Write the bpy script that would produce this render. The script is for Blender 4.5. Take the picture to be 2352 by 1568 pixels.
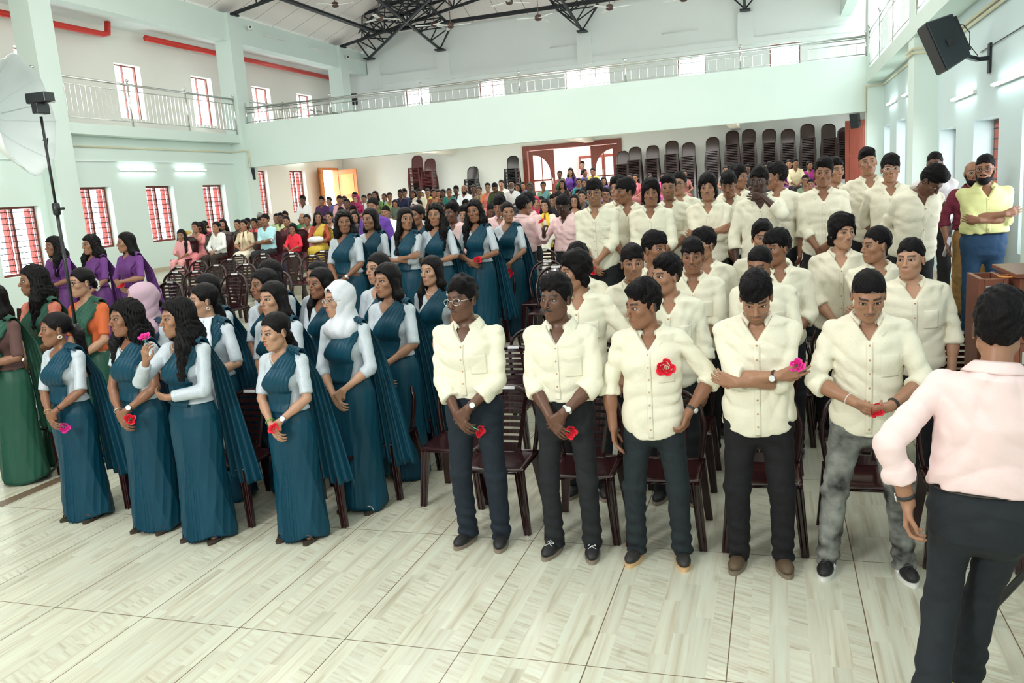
import bpy, bmesh, math, random
import numpy as np
from mathutils import Matrix, Vector, Euler
random.seed(7); np.random.seed(7)
for o in list(bpy.data.objects): bpy.data.objects.remove(o)
scn=bpy.context.scene; COL=scn.collection; PI=math.pi
# ---------------------------------------------------------------- camera, world, lights, exposure
cd=bpy.data.cameras.new('camera'); cam=bpy.data.objects.new('camera',cd); COL.objects.link(cam)
cd.sensor_width=36; cd.lens=28.957; cd.clip_end=300
R0=Vector((0.95180499,0.2986103,-0.06999391)); R1=Vector((-0.01263458,-0.18984496,-0.98173278)); R2=Vector((-0.30644352,0.93530251,-0.17692257))
M=Matrix((R0,-R1,-R2)).transposed().to_4x4(); M.translation=(0,0,2.2); cam.matrix_world=M
scn.camera=cam
scn.view_settings.view_transform='Standard'; scn.view_settings.look='None'; scn.view_settings.gamma=1
scn.view_settings.use_curve_mapping=False; scn.view_settings.exposure=-0.36
w=bpy.data.worlds.new('World'); scn.world=w; w.use_nodes=True
bg=w.node_tree.nodes['Background']; bg.inputs[0].default_value=(0.93,0.97,1,1); bg.inputs[1].default_value=9
def lamp(name,loc,rot,size,power,col=(1,1,1),sy=None,kind='AREA'):
    l=bpy.data.lights.new(name,kind); l.energy=power; l.color=col
    if kind=='AREA':
        l.shape='RECTANGLE'; l.size=size; l.size_y=sy or size
    else: l.shadow_soft_size=size
    o=bpy.data.objects.new(name,l); COL.objects.link(o); o.location=loc; o.rotation_euler=[math.radians(a) for a in rot]
    return o
lamp('stage_light',(-4.6,-2.6,4.4),(56,0,-12),1.3,430,(1,.985,.95),1.0)
lamp('stage_light_right',(1.6,-3.0,4.4),(54,0,14),1.2,150,(1,.985,.95),1.0)
lamp('hall_fill',(-6,3.0,6.6),(0,0,0),6,250,(.97,1,.98),3)  # overhead fill added above the view, since windows alone leave the hall dark
lamp('roof_fill',(-6,5.5,5.3),(132,0,0),6,640,(1,.96,.92),1.5)  # added upward light that brightens the roof, not a fixture of the hall
lamp('hall_fill_rear',(-6,13.5,8.0),(0,0,0),9,560,(.98,1,.98),6)  # unseen area light added to lift the rear of the hall
lamp('under_balcony_fill',(-6,24.5,4.05),(0,0,0),14,850,(1,.98,.95),4)  # fill added beneath the balcony to brighten the dim back wall
# ---------------------------------------------------------------- materials
MATS={}
def nod(name):
    m=bpy.data.materials.new(name); m.use_nodes=True; nt=m.node_tree; b=nt.nodes['Principled BSDF']; MATS[name]=m
    return m,nt,b
def mat(name,col,rough=.5,metal=0,noise=0,nscale=8,bump=0,bscale=40,stretch=(1,1,1),spec=.5,emit=0,coat=0,trans=0,alpha=1):
    if name in MATS: return MATS[name]
    m,nt,b=nod(name); N=nt.nodes; L=nt.links
    b.inputs['Base Color'].default_value=(*col,1); b.inputs['Roughness'].default_value=rough; b.inputs['Metallic'].default_value=metal
    b.inputs['Specular IOR Level'].default_value=spec; b.inputs['Coat Weight'].default_value=coat
    b.inputs['Transmission Weight'].default_value=trans; b.inputs['Alpha'].default_value=alpha
    if emit: b.inputs['Emission Color'].default_value=(*col,1); b.inputs['Emission Strength'].default_value=emit
    tc=N.new('ShaderNodeTexCoord'); mp=N.new('ShaderNodeMapping'); mp.inputs['Scale'].default_value=stretch; L.new(tc.outputs['Object'],mp.inputs[0])
    if noise:
        n=N.new('ShaderNodeTexNoise'); n.inputs['Scale'].default_value=nscale; n.inputs['Detail'].default_value=4; L.new(mp.outputs[0],n.inputs[0])
        h=N.new('ShaderNodeHueSaturation'); h.inputs['Color'].default_value=(*col,1)
        r=N.new('ShaderNodeMapRange'); r.inputs[3].default_value=1-noise; r.inputs[4].default_value=1+noise; L.new(n.outputs[0],r.inputs[0])
        L.new(r.outputs[0],h.inputs['Value']); L.new(h.outputs[0],b.inputs['Base Color'])
    if bump:
        n=N.new('ShaderNodeTexNoise'); n.inputs['Scale'].default_value=bscale; n.inputs['Detail'].default_value=3; L.new(mp.outputs[0],n.inputs[0])
        bp=N.new('ShaderNodeBump'); bp.inputs['Strength'].default_value=bump; bp.inputs['Distance'].default_value=.01; L.new(n.outputs[0],bp.inputs['Height']); L.new(bp.outputs[0],b.inputs['Normal'])
    return m
def objmat(name,rough=.6,bump=.3,bscale=60,stretch=(1,1,1),noise=.06,spec=.4,metal=0,feat=False,sheen=0,flecks=None,wave=None,crease=None):
    """material whose colour is the object's own colour"""
    m,nt,b=nod(name); N=nt.nodes; L=nt.links
    oi=N.new('ShaderNodeObjectInfo'); tc=N.new('ShaderNodeTexCoord'); mp=N.new('ShaderNodeMapping'); mp.inputs['Scale'].default_value=stretch; L.new(tc.outputs['Object'],mp.inputs[0])
    n=N.new('ShaderNodeTexNoise'); n.inputs['Scale'].default_value=bscale*.35; n.inputs['Detail'].default_value=3; L.new(mp.outputs[0],n.inputs[0])
    r=N.new('ShaderNodeMapRange'); r.inputs[3].default_value=1-noise; r.inputs[4].default_value=1+noise; L.new(n.outputs[0],r.inputs[0])
    h=N.new('ShaderNodeHueSaturation'); L.new(oi.outputs['Color'],h.inputs['Color']); L.new(r.outputs[0],h.inputs['Value'])
    out=h.outputs[0]
    if feat:
        at=N.new('ShaderNodeVertexColor'); at.layer_name='feat'; sp=N.new('ShaderNodeSeparateColor'); L.new(at.outputs[0],sp.inputs[0])
        mx=N.new('ShaderNodeMixRGB'); mx.blend_type='MULTIPLY'; mx.inputs[2].default_value=(1.05,.58,.6,1); L.new(sp.outputs[1],mx.inputs[0]); L.new(out,mx.inputs[1])
        m2=N.new('ShaderNodeMixRGB'); m2.inputs[2].default_value=(.012,.009,.008,1); L.new(sp.outputs[0],m2.inputs[0]); L.new(mx.outputs[0],m2.inputs[1]); out=m2.outputs[0]
    if flecks:
        v=N.new('ShaderNodeTexVoronoi'); v.inputs['Scale'].default_value=flecks[0]; L.new(tc.outputs['Object'],v.inputs[0])
        c=N.new('ShaderNodeMath'); c.operation='LESS_THAN'; c.inputs[1].default_value=flecks[1]; L.new(v.outputs['Distance'],c.inputs[0])
        mx=N.new('ShaderNodeMixRGB'); mx.inputs[2].default_value=(*flecks[2],1); L.new(c.outputs[0],mx.inputs[0]); L.new(out,mx.inputs[1]); out=mx.outputs[0]
    L.new(out,b.inputs['Base Color'])
    b.inputs['Roughness'].default_value=rough; b.inputs['Specular IOR Level'].default_value=spec; b.inputs['Metallic'].default_value=metal
    b.inputs['Sheen Weight'].default_value=sheen
    if bump:
        if wave:
            n2=N.new('ShaderNodeTexNoise'); n2.inputs['Scale'].default_value=wave; n2.inputs['Detail'].default_value=2; L.new(mp.outputs[0],n2.inputs[0])
        else:
            n2=N.new('ShaderNodeTexNoise'); n2.inputs['Scale'].default_value=bscale; n2.inputs['Detail'].default_value=3; L.new(mp.outputs[0],n2.inputs[0])
        bp=N.new('ShaderNodeBump'); bp.inputs['Strength'].default_value=bump; bp.inputs['Distance'].default_value=.006; L.new(n2.outputs[0],bp.inputs['Height']); L.new(bp.outputs[0],b.inputs['Normal'])
        if crease:
            n3=N.new('ShaderNodeTexNoise'); n3.noise_type='RIDGED_MULTIFRACTAL'; n3.inputs['Scale'].default_value=crease[0]; n3.inputs['Detail'].default_value=2.5; n3.inputs['Distortion'].default_value=1.2; mp3=N.new('ShaderNodeMapping'); mp3.inputs['Scale'].default_value=crease[2]; L.new(tc.outputs['Object'],mp3.inputs[0]); L.new(mp3.outputs[0],n3.inputs[0])
            b3=N.new('ShaderNodeBump'); b3.inputs['Strength'].default_value=crease[1]; b3.inputs['Distance'].default_value=.012; L.new(n3.outputs[0],b3.inputs['Height']); L.new(bp.outputs[0],b3.inputs['Normal']); L.new(b3.outputs[0],b.inputs['Normal'])
    return m
objmat('skin',.42,.12,120,noise=.05,feat=True,spec=.45)
objmat('shirt',.8,.35,35,noise=.03,flecks=(95,.13,(.62,.56,.40)),crease=(4.5,.5,(1,1,1.5)))
objmat('plain_cloth',.8,.4,30,noise=.05,crease=(4.5,.5,(1,1,1.4)))
objmat('silver_cloth',.45,.3,60,noise=.1,flecks=(160,.16,(1.0,1.0,1.0)),spec=.6,crease=(5,.35,(1,1,1.3)))
objmat('saree',.46,.3,22,noise=.18,stretch=(1,1,.35),spec=.3,crease=(5,.5,(1.3,1.3,.45)))
objmat('denim',.85,.4,40,noise=.22,crease=(5,.5,(1,1,1.6)))
objmat('washed_denim',.85,.5,26,noise=2.6)
objmat('hair',.40,.6,60,noise=.3,wave=240,stretch=(1,1,.12),spec=.14)
objmat('short_hair',.48,.9,60,noise=.3,wave=150,stretch=(1,1,.5),spec=.10)
objmat('plain',.5,0,noise=.02)
objmat('glossy_plastic',.16,.03,8,noise=.08,spec=.55)
mat('eye_white',(.55,.52,.50),.35,spec=.3); mat('iris',(.010,.006,.004),.4,spec=.25)
mat('steel',(.72,.72,.70),.22,1); mat('gold',(.72,.5,.2),.3,1); mat('black_plastic',(.015,.016,.018),.35); mat('black_iron',(.02,.025,.03),.5,.3)
mat('glass',(1,1,1),.02,0,trans=1,spec=.5); mat('lens',(1,1,1),.02,alpha=.12)
def wood(name,c1,c2,sc=(1,1,.15),rough=.35):
    m,nt,b=nod(name); N=nt.nodes; L=nt.links
    tc=N.new('ShaderNodeTexCoord'); mp=N.new('ShaderNodeMapping'); mp.inputs['Scale'].default_value=sc; n=N.new('ShaderNodeTexNoise'); n.inputs['Scale'].default_value=14; n.inputs['Detail'].default_value=6
    cr=N.new('ShaderNodeMixRGB'); cr.inputs[1].default_value=(*c1,1); cr.inputs[2].default_value=(*c2,1)
    L.new(tc.outputs['Object'],mp.inputs[0]); L.new(mp.outputs[0],n.inputs[0]); L.new(n.outputs[0],cr.inputs[0]); L.new(cr.outputs[0],b.inputs['Base Color']); b.inputs['Roughness'].default_value=rough
    return m
wood('teak',(.55,.15,.035),(.75,.28,.08)); wood('teak_light',(.75,.28,.05),(.95,.42,.10)); wood('mahogany',(.12,.022,.012),(.24,.05,.028)); wood('desk_wood',(.16,.045,.025),(.26,.09,.05),(.2,1,1))
def floor_mat():
    m,nt,b=nod('floor_tile'); N=nt.nodes; L=nt.links
    def nn(t,**k):
        x=N.new(t)
        for a,v in k.items(): x.inputs[a].default_value=v
        return x
    tc=nn('ShaderNodeTexCoord'); sp=nn('ShaderNodeSeparateXYZ'); L.new(tc.outputs['Object'],sp.inputs[0])
    def mth(op,a,b_=None):
        x=N.new('ShaderNodeMath'); x.operation=op
        for i,v in enumerate((a,b_)):
            if v is None: continue
            if isinstance(v,(int,float)): x.inputs[i].default_value=v
            else: L.new(v,x.inputs[i])
        return x.outputs[0]
    X,Y=sp.outputs[0],sp.outputs[1]
    TX,TY=.636,1.32
    tx=mth('DIVIDE',mth('ADD',X,100.0*TX+1.508),TX); ty=mth('DIVIDE',mth('ADD',Y,100*TY-3.428),TY)
    fx=mth('FRACT',tx); fy=mth('FRACT',ty); ix=mth('FLOOR',tx); iy=mth('FLOOR',ty)
    # planks inside tile: 6 strips across x
    px=mth('MULTIPLY',fx,7.0); ip=mth('FLOOR',px)
    cid=N.new('ShaderNodeCombineXYZ'); L.new(mth('ADD',mth('MULTIPLY',ix,7.0),ip),cid.inputs[0])
    wn=N.new('ShaderNodeTexWhiteNoise'); wn.noise_dimensions='2D'; L.new(cid.outputs[0],wn.inputs[0])
    off=wn.outputs[0]
    seg=mth('FLOOR',mth('ADD',mth('MULTIPLY',Y,1.9),mth('MULTIPLY',off,9.0)))
    cid2=N.new('ShaderNodeCombineXYZ'); L.new(mth('ADD',mth('MULTIPLY',ix,7.0),ip),cid2.inputs[0]); L.new(seg,cid2.inputs[1])
    wn2=N.new('ShaderNodeTexWhiteNoise'); wn2.noise_dimensions='2D'; L.new(cid2.outputs[0],wn2.inputs[0])
    r=wn2.outputs[0]
    # grain
    g=N.new('ShaderNodeCombineXYZ'); L.new(mth('ADD',mth('MULTIPLY',X,16.0),mth('MULTIPLY',r,50.0)),g.inputs[0]); L.new(mth('MULTIPLY',Y,.75),g.inputs[1]); L.new(mth('MULTIPLY',r,30.0),g.inputs[2])
    n1=N.new('ShaderNodeTexNoise'); n1.inputs['Scale'].default_value=1.6; n1.inputs['Detail'].default_value=6; n1.inputs['Distortion'].default_value=.6; L.new(g.outputs[0],n1.inputs[0])
    # cross-cut planks: grain runs across
    g2=N.new('ShaderNodeCombineXYZ'); L.new(mth('MULTIPLY',X,3.0),g2.inputs[0]); L.new(mth('ADD',mth('MULTIPLY',Y,34.0),mth('MULTIPLY',X,14.0)),g2.inputs[1]); L.new(mth('MULTIPLY',r,30.0),g2.inputs[2])
    n2=N.new('ShaderNodeTexNoise'); n2.inputs['Scale'].default_value=1.2; n2.inputs['Detail'].default_value=4; L.new(g2.outputs[0],n2.inputs[0])
    sel=mth('GREATER_THAN',off,.68)
    mg=N.new('ShaderNodeMixRGB'); L.new(sel,mg.inputs[0]); L.new(n1.outputs[0],mg.inputs[1]); L.new(n2.outputs[0],mg.inputs[2])
    cr=N.new('ShaderNodeValToRGB'); e=cr.color_ramp.elements; e[0].position=.28; e[0].color=(.44,.41,.31,1); e[1].position=.72; e[1].color=(.63,.67,.565,1)
    x=e.new(.40); x.color=(.54,.52,.41,1); x=e.new(.5); x.color=(.595,.595,.48,1)
    L.new(mg.outputs[0],cr.inputs[0])
    h=N.new('ShaderNodeHueSaturation'); L.new(cr.outputs[0],h.inputs['Color']); L.new(mth('ADD',mth('MULTIPLY',r,.13),.93),h.inputs['Value'])
    # sparse knots
    v=N.new('ShaderNodeTexVoronoi'); v.inputs['Scale'].default_value=2.1; mk=N.new('ShaderNodeCombineXYZ'); L.new(mth('MULTIPLY',X,2.2),mk.inputs[0]); L.new(Y,mk.inputs[1]); L.new(mk.outputs[0],v.inputs[0])
    kn=N.new('ShaderNodeMapRange'); kn.inputs[1].default_value=.03; kn.inputs[2].default_value=.13; kn.inputs[3].default_value=.35; kn.inputs[4].default_value=0; L.new(v.outputs['Distance'],kn.inputs[0])
    k2=N.new('ShaderNodeMixRGB'); k2.inputs[2].default_value=(.30,.27,.18,1); L.new(kn.outputs[0],k2.inputs[0]); L.new(h.outputs[0],k2.inputs[1])
    gx=mth('MINIMUM',fx,mth('SUBTRACT',1.0,fx)); gy=mth('MINIMUM',fy,mth('SUBTRACT',1.0,fy))
    gr=mth('MAXIMUM',mth('LESS_THAN',mth('MULTIPLY',gx,TX),.0028),mth('LESS_THAN',mth('MULTIPLY',gy,TY),.0028))
    k3=N.new('ShaderNodeMixRGB'); k3.inputs[2].default_value=(.17,.12,.08,1); L.new(gr,k3.inputs[0]); L.new(k2.outputs[0],k3.inputs[1])
    L.new(k3.outputs[0],b.inputs['Base Color']); b.inputs['Roughness'].default_value=.22; b.inputs['Specular IOR Level'].default_value=.45
    return m
floor_mat()
mat('wall_mint',(.68,.80,.75),.75,noise=.03,nscale=1.2,bump=.05,bscale=60)
mat('wall_white',(.82,.88,.86),.75,noise=.03,nscale=1,bump=.05,bscale=60)
mat('wall_blue',(.60,.735,.75),.75,noise=.03,nscale=1,bump=.05,bscale=60)
mat('wall_cream',(.84,.82,.76),.75,noise=.03,nscale=1,bump=.05,bscale=60)
mat('roof_panel',(.80,.74,.70),.6,noise=.05,nscale=.8)
mat('skirting_tile',(.52,.44,.33),.4,noise=.08); mat('brown_border',(.16,.11,.07),.4,noise=.2,nscale=20)
mat('red_pipe',(.62,.03,.02),.3); mat('red_paint',(.42,.045,.03),.45,noise=.1); mat('conduit',(.66,.62,.44),.5)
mat('pink_wall',(.75,.38,.36),.7,noise=.04); mat('tube_glow',(.86,1,.97),.4,emit=22); mat('tube_housing',(.8,.82,.8),.4)
mat('fan_brown',(.06,.03,.025),.35); mat('umbrella_cloth',(.86,.90,.90),.7,noise=.02); mat('speaker_black',(.014,.022,.027),.4,bump=.15,bscale=300)
# ---------------------------------------------------------------- mesh helpers
def tag(o,label=None,cat=None,group=None,kind=None):
    if label: o['label']=label
    if cat: o['category']=cat
    if group: o['group']=group
    if kind: o['kind']=kind
    return o
def empty(name,loc,rz=0,**k):
    o=bpy.data.objects.new(name,None); o.empty_display_size=.1; COL.objects.link(o); o.location=loc; o.rotation_euler=(0,0,rz); return tag(o,**k)
def mkmesh(name,V,F,smooth=False):
    me=bpy.data.meshes.new(name); V=np.asarray(V,np.float32)
    if isinstance(F,np.ndarray) and F.ndim==2:
        n=len(F); k=F.shape[1]
        me.vertices.add(len(V)); me.vertices.foreach_set('co',V.ravel()); me.loops.add(n*k); me.loops.foreach_set('vertex_index',F.astype(np.int32).ravel())
        me.polygons.add(n); me.polygons.foreach_set('loop_start',np.arange(0,n*k,k,dtype=np.int32)); me.polygons.foreach_set('loop_total',np.full(n,k,np.int32))
        me.update(calc_edges=True)
    else:
        me.from_pydata([tuple(map(float,v)) for v in V],[],[tuple(map(int,f)) for f in F]); me.update()
    if smooth: me.polygons.foreach_set('use_smooth',np.ones(len(me.polygons),bool))
    return me
def mobj(name,me,m=None,parent=None,col=None,**k):
    o=bpy.data.objects.new(name,me); COL.objects.link(o)
    if m is not None and len(me.materials)==0: me.materials.append(MATS[m] if isinstance(m,str) else m)
    if parent is not None: o.parent=parent
    if col: o.color=(*col[:3],1)
    return tag(o,**k)
class MB:
    def __init__(s): s.V=[];s.F=[]
    def add(s,V,F):
        n=len(s.V); s.V+=[tuple(v) for v in V]; s.F+=[tuple(i+n for i in f) for f in F]; return s
    def box(s,a,b,M=None):
        (x0,y0,z0),(x1,y1,z1)=a,b
        V=[(x0,y0,z0),(x1,y0,z0),(x1,y1,z0),(x0,y1,z0),(x0,y0,z1),(x1,y0,z1),(x1,y1,z1),(x0,y1,z1)]
        if M is not None: V=[tuple(M@Vector(v)) for v in V]
        return s.add(V,[(3,2,1,0),(4,5,6,7),(0,1,5,4),(1,2,6,5),(2,3,7,6),(3,0,4,7)])
    def bar(s,p,q,w=.03,h=None,n=4,r2=None):
        p=Vector(p);q=Vector(q);d=(q-p).normalized(); h=h or w
        up=Vector((0,0,1)) if abs(d.z)<.95 else Vector((0,1,0)); a=d.cross(up).normalized(); b=a.cross(d)
        V=[]
        for t,c in ((0,p),(1,q)):
            for i in range(n):
                an=2*PI*(i+.5)/n; k=(r2/w if (t and r2) else 1)*(1.4142 if n==4 else 1)
                V.append(c+(a*math.cos(an)*w*.5+b*math.sin(an)*h*.5)*k)
        return s.add(V,[(i,(i+1)%n,n+(i+1)%n,n+i) for i in range(n)]+[tuple(range(n-1,-1,-1)),tuple(range(n,2*n))])
    def tube(s,pts,r,n=8,closed=False,flat=1.0,upv=None):
        P=[Vector(p) for p in pts]; m=len(P); V=[]; F=[]
        rr=r if hasattr(r,'__len__') else [r]*m
        pa=None
        for i,p in enumerate(P):
            d=((P[(i+1)%m]-P[i-1]) if (closed or 0<i<m-1) else (P[1]-P[0] if i==0 else P[-1]-P[-2])).normalized()
            if pa is None:
                up=Vector(upv) if upv else (Vector((0,0,1)) if abs(d.z)<.9 else Vector((0,1,0))); a=d.cross(up).normalized()
            else: a=(pa-d*pa.dot(d)).normalized()
            pa=a; b=a.cross(d)
            for j in range(n):
                an=2*PI*j/n; V.append(p+a*math.cos(an)*rr[i]+b*math.sin(an)*rr[i]*flat)
        for i in range(m if closed else m-1):
            for j in range(n): F.append((i*n+j,i*n+(j+1)%n,((i+1)%m)*n+(j+1)%n,((i+1)%m)*n+j))
        if not closed: F+= [tuple(range(n-1,-1,-1)),tuple(range((m-1)*n,m*n))]
        return s.add(V,F)
    def lathe(s,prof,c=(0,0,0),n=16,M=None):
        V=[];F=[];m=len(prof)
        for r,z in prof:
            for j in range(n):
                an=2*PI*j/n; v=Vector((c[0]+r*math.cos(an),c[1]+r*math.sin(an),c[2]+z)); V.append(M@v if M else v)
        for i in range(m-1):
            for j in range(n): F.append((i*n+j,i*n+(j+1)%n,(i+1)*n+(j+1)%n,(i+1)*n+j))
        F+=[tuple(range(n-1,-1,-1)),tuple(range((m-1)*n,m*n))]
        return s.add(V,F)
    def mesh(s,name,smooth=False): return mkmesh(name,s.V,s.F,smooth)
    def obj(s,name,m,parent=None,smooth=False,col=None,bevel=0,**k):
        o=mobj(name,s.mesh(name,smooth),m,parent,col,**k)
        if bevel: bv=o.modifiers.new('bevel','BEVEL'); bv.width=bevel; bv.segments=2; bv.limit_method='ANGLE'
        return o
def grid(fn,nu,nv,closed=False):
    """fn(U,V arrays)->(nu,nv,3); u wraps if closed"""
    u=np.linspace(0,1,nu,endpoint=not closed); v=np.linspace(0,1,nv); U,Vv=np.meshgrid(u,v,indexing='ij')
    P=np.stack(fn(U,Vv),-1).reshape(-1,3)
    iu=np.arange(nu if closed else nu-1); iv=np.arange(nv-1); A,B=np.meshgrid(iu,iv,indexing='ij'); A2=(A+1)%nu
    F=np.stack([A*nv+B,A2*nv+B,A2*nv+B+1,A*nv+B+1],-1).reshape(-1,4)
    return P,F
def solid(o,t,off=0):
    s=o.modifiers.new('solid','SOLIDIFY'); s.thickness=t; s.offset=off; return o
def copy_tree(o,parent=None):
    c=o.copy(); COL.objects.link(c)
    if parent is not None: c.parent=parent
    for ch in list(o.children): copy_tree(ch,c)
    return c
# ---------------------------------------------------------------- implicit surfaces -> one continuous mesh
def rot(axis,a):
    return np.array(Matrix.Rotation(a,4,axis),float)
def tr(x,y,z):
    m=np.eye(4); m[:3,3]=(x,y,z); return m
def ap(M,p):
    p=np.asarray(p,float); return (M[:3,:3]@p+M[:3,3]) if M is not None else p
def axis(lo,hi,base,fine=()):
    out=[lo]
    while out[-1]<hi:
        x=out[-1]; st=base
        for a,b,s in fine:
            if a-.5*base<=x<=b: st=min(st,s)
        out.append(x+st)
    return np.array(out,np.float32)
class Vol:
    def __init__(s,ops,base,fine=(),pad=.03):
        bb=np.array([o[1] for o in ops if o[0]=='u']); lo=bb[:,0].min(0)-pad; hi=bb[:,1].max(0)+pad
        s.ax=[axis(lo[i],hi[i],base,[(f[i][0],f[i][1],f[3]) for f in fine]) for i in range(3)]
        s.F=np.full([len(a) for a in s.ax],.5,np.float32)
        for mode,(b0,b1),fn,k in ops:
            p=k+base*2+.012
            sl=[slice(max(0,np.searchsorted(a,b0[i]-p)),np.searchsorted(a,b1[i]+p)) for i,a in enumerate(s.ax)]
            if any(q.stop-q.start<1 for q in sl): continue
            X=s.ax[0][sl[0]][:,None,None]; Y=s.ax[1][sl[1]][None,:,None]; Z=s.ax[2][sl[2]][None,None,:]
            d=fn(X,Y,Z); f=s.F[tuple(sl)]
            if mode=='u':
                if k>0: h=np.maximum(k-np.abs(f-d),0)/k; r=np.minimum(f,d)-h*h*k*.25
                else: r=np.minimum(f,d)
            elif mode=='s':
                e=-d; h=np.maximum(k-np.abs(f-e),0)/max(k,1e-6); r=np.maximum(f,e)+h*h*k*.25
            else: r=f+d          # displacement
            s.F[tuple(sl)]=r
    def mesh(s):
        F=s.F; S=F<0; ax=s.ax
        c=S[:-1,:-1,:-1].astype(np.int8)
        for dx,dy,dz in ((1,0,0),(0,1,0),(0,0,1),(1,1,0),(1,0,1),(0,1,1),(1,1,1)):
            c=c+S[dx:F.shape[0]-1+dx,dy:F.shape[1]-1+dy,dz:F.shape[2]-1+dz]
        I=np.argwhere((c>0)&(c<8)); idx=np.full(c.shape,-1,np.int32); idx[I[:,0],I[:,1],I[:,2]]=np.arange(len(I))
        acc=np.zeros((len(I),3)); cnt=np.zeros(len(I)); i,j,k=I.T
        for (a,b) in [((0,0,0),(1,0,0)),((0,1,0),(1,1,0)),((0,0,1),(1,0,1)),((0,1,1),(1,1,1)),((0,0,0),(0,1,0)),((1,0,0),(1,1,0)),((0,0,1),(0,1,1)),((1,0,1),(1,1,1)),((0,0,0),(0,0,1)),((1,0,0),(1,0,1)),((0,1,0),(0,1,1)),((1,1,0),(1,1,1))]:
            fa=F[i+a[0],j+a[1],k+a[2]]; fb=F[i+b[0],j+b[1],k+b[2]]; m=(fa<0)!=(fb<0); t=np.where(m,fa/(fa-fb+1e-12),0)
            pa=np.stack([ax[0][i+a[0]],ax[1][j+a[1]],ax[2][k+a[2]]],1); pb=np.stack([ax[0][i+b[0]],ax[1][j+b[1]],ax[2][k+b[2]]],1)
            acc+=np.where(m[:,None],pa+(pb-pa)*t[:,None],0); cnt+=m
        V=acc/cnt[:,None]; Q=[]
        for d in range(3):
            n=[slice(None)]*3; p=[slice(None)]*3; n[d]=slice(0,-1); p[d]=slice(1,None)
            A=S[tuple(n)]; B=S[tuple(p)]; E=np.argwhere(A!=B); o1,o2=[(1,2),(2,0),(0,1)][d]
            sh=c.shape; ok=(E[:,o1]>0)&(E[:,o2]>0)&(E[:,o1]<sh[o1])&(E[:,o2]<sh[o2]); E=E[ok]
            sgn=S[tuple(E.T)]
            def at(a,b):
                e=E.copy(); e[:,o1]-=a; e[:,o2]-=b; return idx[tuple(e.T)]
            q=np.stack([at(0,0),at(1,0),at(1,1),at(0,1)],1); q=np.where(sgn[:,None],q,q[:,::-1]); Q.append(q)
        return V.astype(np.float32),np.concatenate(Q)
def loc(M,X,Y,Z):
    if M is None: return X,Y,Z
    I=np.linalg.inv(M).astype(np.float32); return tuple(I[r,0]*X+I[r,1]*Y+I[r,2]*Z+I[r,3] for r in range(3))
def caps(a,b,r1,r2=None,k=.02,M=None,mode='u'):
    a=ap(M,a); b=ap(M,b); r2=r1 if r2 is None else r2; ba=b-a; L2=float(ba@ba)+1e-9; R=max(r1,r2)
    def fn(X,Y,Z):
        x,y,z=X-a[0],Y-a[1],Z-a[2]; h=np.clip((x*ba[0]+y*ba[1]+z*ba[2])/L2,0,1)
        return np.sqrt((x-h*ba[0])**2+(y-h*ba[1])**2+(z-h*ba[2])**2)-(r1+(r2-r1)*h)
    return (mode,(np.minimum(a,b)-R,np.maximum(a,b)+R),fn,k)
def cylr(a,b,r1,r2=None,k=.01,M=None,mode='u',rd=.006):
    a=ap(M,a); b=ap(M,b); r2=r1 if r2 is None else r2; ba=b-a; L=float(np.sqrt(ba@ba)); u=ba/L; R=max(r1,r2)
    def fn(X,Y,Z):
        x,y,z=X-a[0],Y-a[1],Z-a[2]; t=x*u[0]+y*u[1]+z*u[2]; h=np.clip(t/L,0,1)
        rr=np.sqrt(np.maximum(x*x+y*y+z*z-t*t,0))-(r1+(r2-r1)*h)+rd; q=np.abs(t-L/2)-L/2+rd
        return np.minimum(np.maximum(rr,q),0)+np.sqrt(np.maximum(rr,0)**2+np.maximum(q,0)**2)-rd
    return (mode,(np.minimum(a,b)-R,np.maximum(a,b)+R),fn,k)
def ell(c,r,k=.02,M=None,mode='u'):
    cc=ap(M,c); R=max(r); r=np.asarray(r,float)
    def fn(X,Y,Z):
        x,y,z=loc(M,X,Y,Z); x,y,z=x-c[0],y-c[1],z-c[2]
        k0=np.sqrt((x/r[0])**2+(y/r[1])**2+(z/r[2])**2); k1=np.sqrt((x/r[0]**2)**2+(y/r[1]**2)**2+(z/r[2]**2)**2)+1e-6
        return k0*(k0-1)/k1
    return (mode,(cc-R,cc+R),fn,k)
def prof(zs,A,B,CY,k=.02,M=None,n=2.2,zcut=None,off=0.0,CX=None):
    zs=np.array(zs);A=np.array(A)+off;B=np.array(B)+off;CY=np.array(CY); z0,z1=zs[0],zs[-1]; cs=np.array([ap(M,(x,y,z)) for x in (-A.max(),A.max()) for y in (-B.max(),B.max()) for z in (z0,z1)])
    def fn(X,Y,Z):
        x,y,z=loc(M,X,Y,Z); a=np.interp(z,zs,A); b=np.interp(z,zs,B); cy=np.interp(z,zs,CY)
        if CX is not None: x=x-np.interp(z,zs,CX)
        kk=((np.abs(x)/a)**n+(np.abs(y-cy)/b)**n)**(1/n); d=(kk-1)*np.minimum(a,b)
        lo=z0+(zcut(x) if zcut else 0)
        return np.maximum(np.maximum(d,z-z1),lo-z).astype(np.float32)
    return ('u',(cs.min(0),cs.max(0)),fn,k)
def func(mode,b0,b1,f,k=.01,M=None):
    cs=np.array([ap(M,(x,y,z)) for x in (b0[0],b1[0]) for y in (b0[1],b1[1]) for z in (b0[2],b1[2])])
    return (mode,(cs.min(0),cs.max(0)),lambda X,Y,Z: f(*loc(M,X,Y,Z)).astype(np.float32),k)
LASTVOL=[None]
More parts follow.
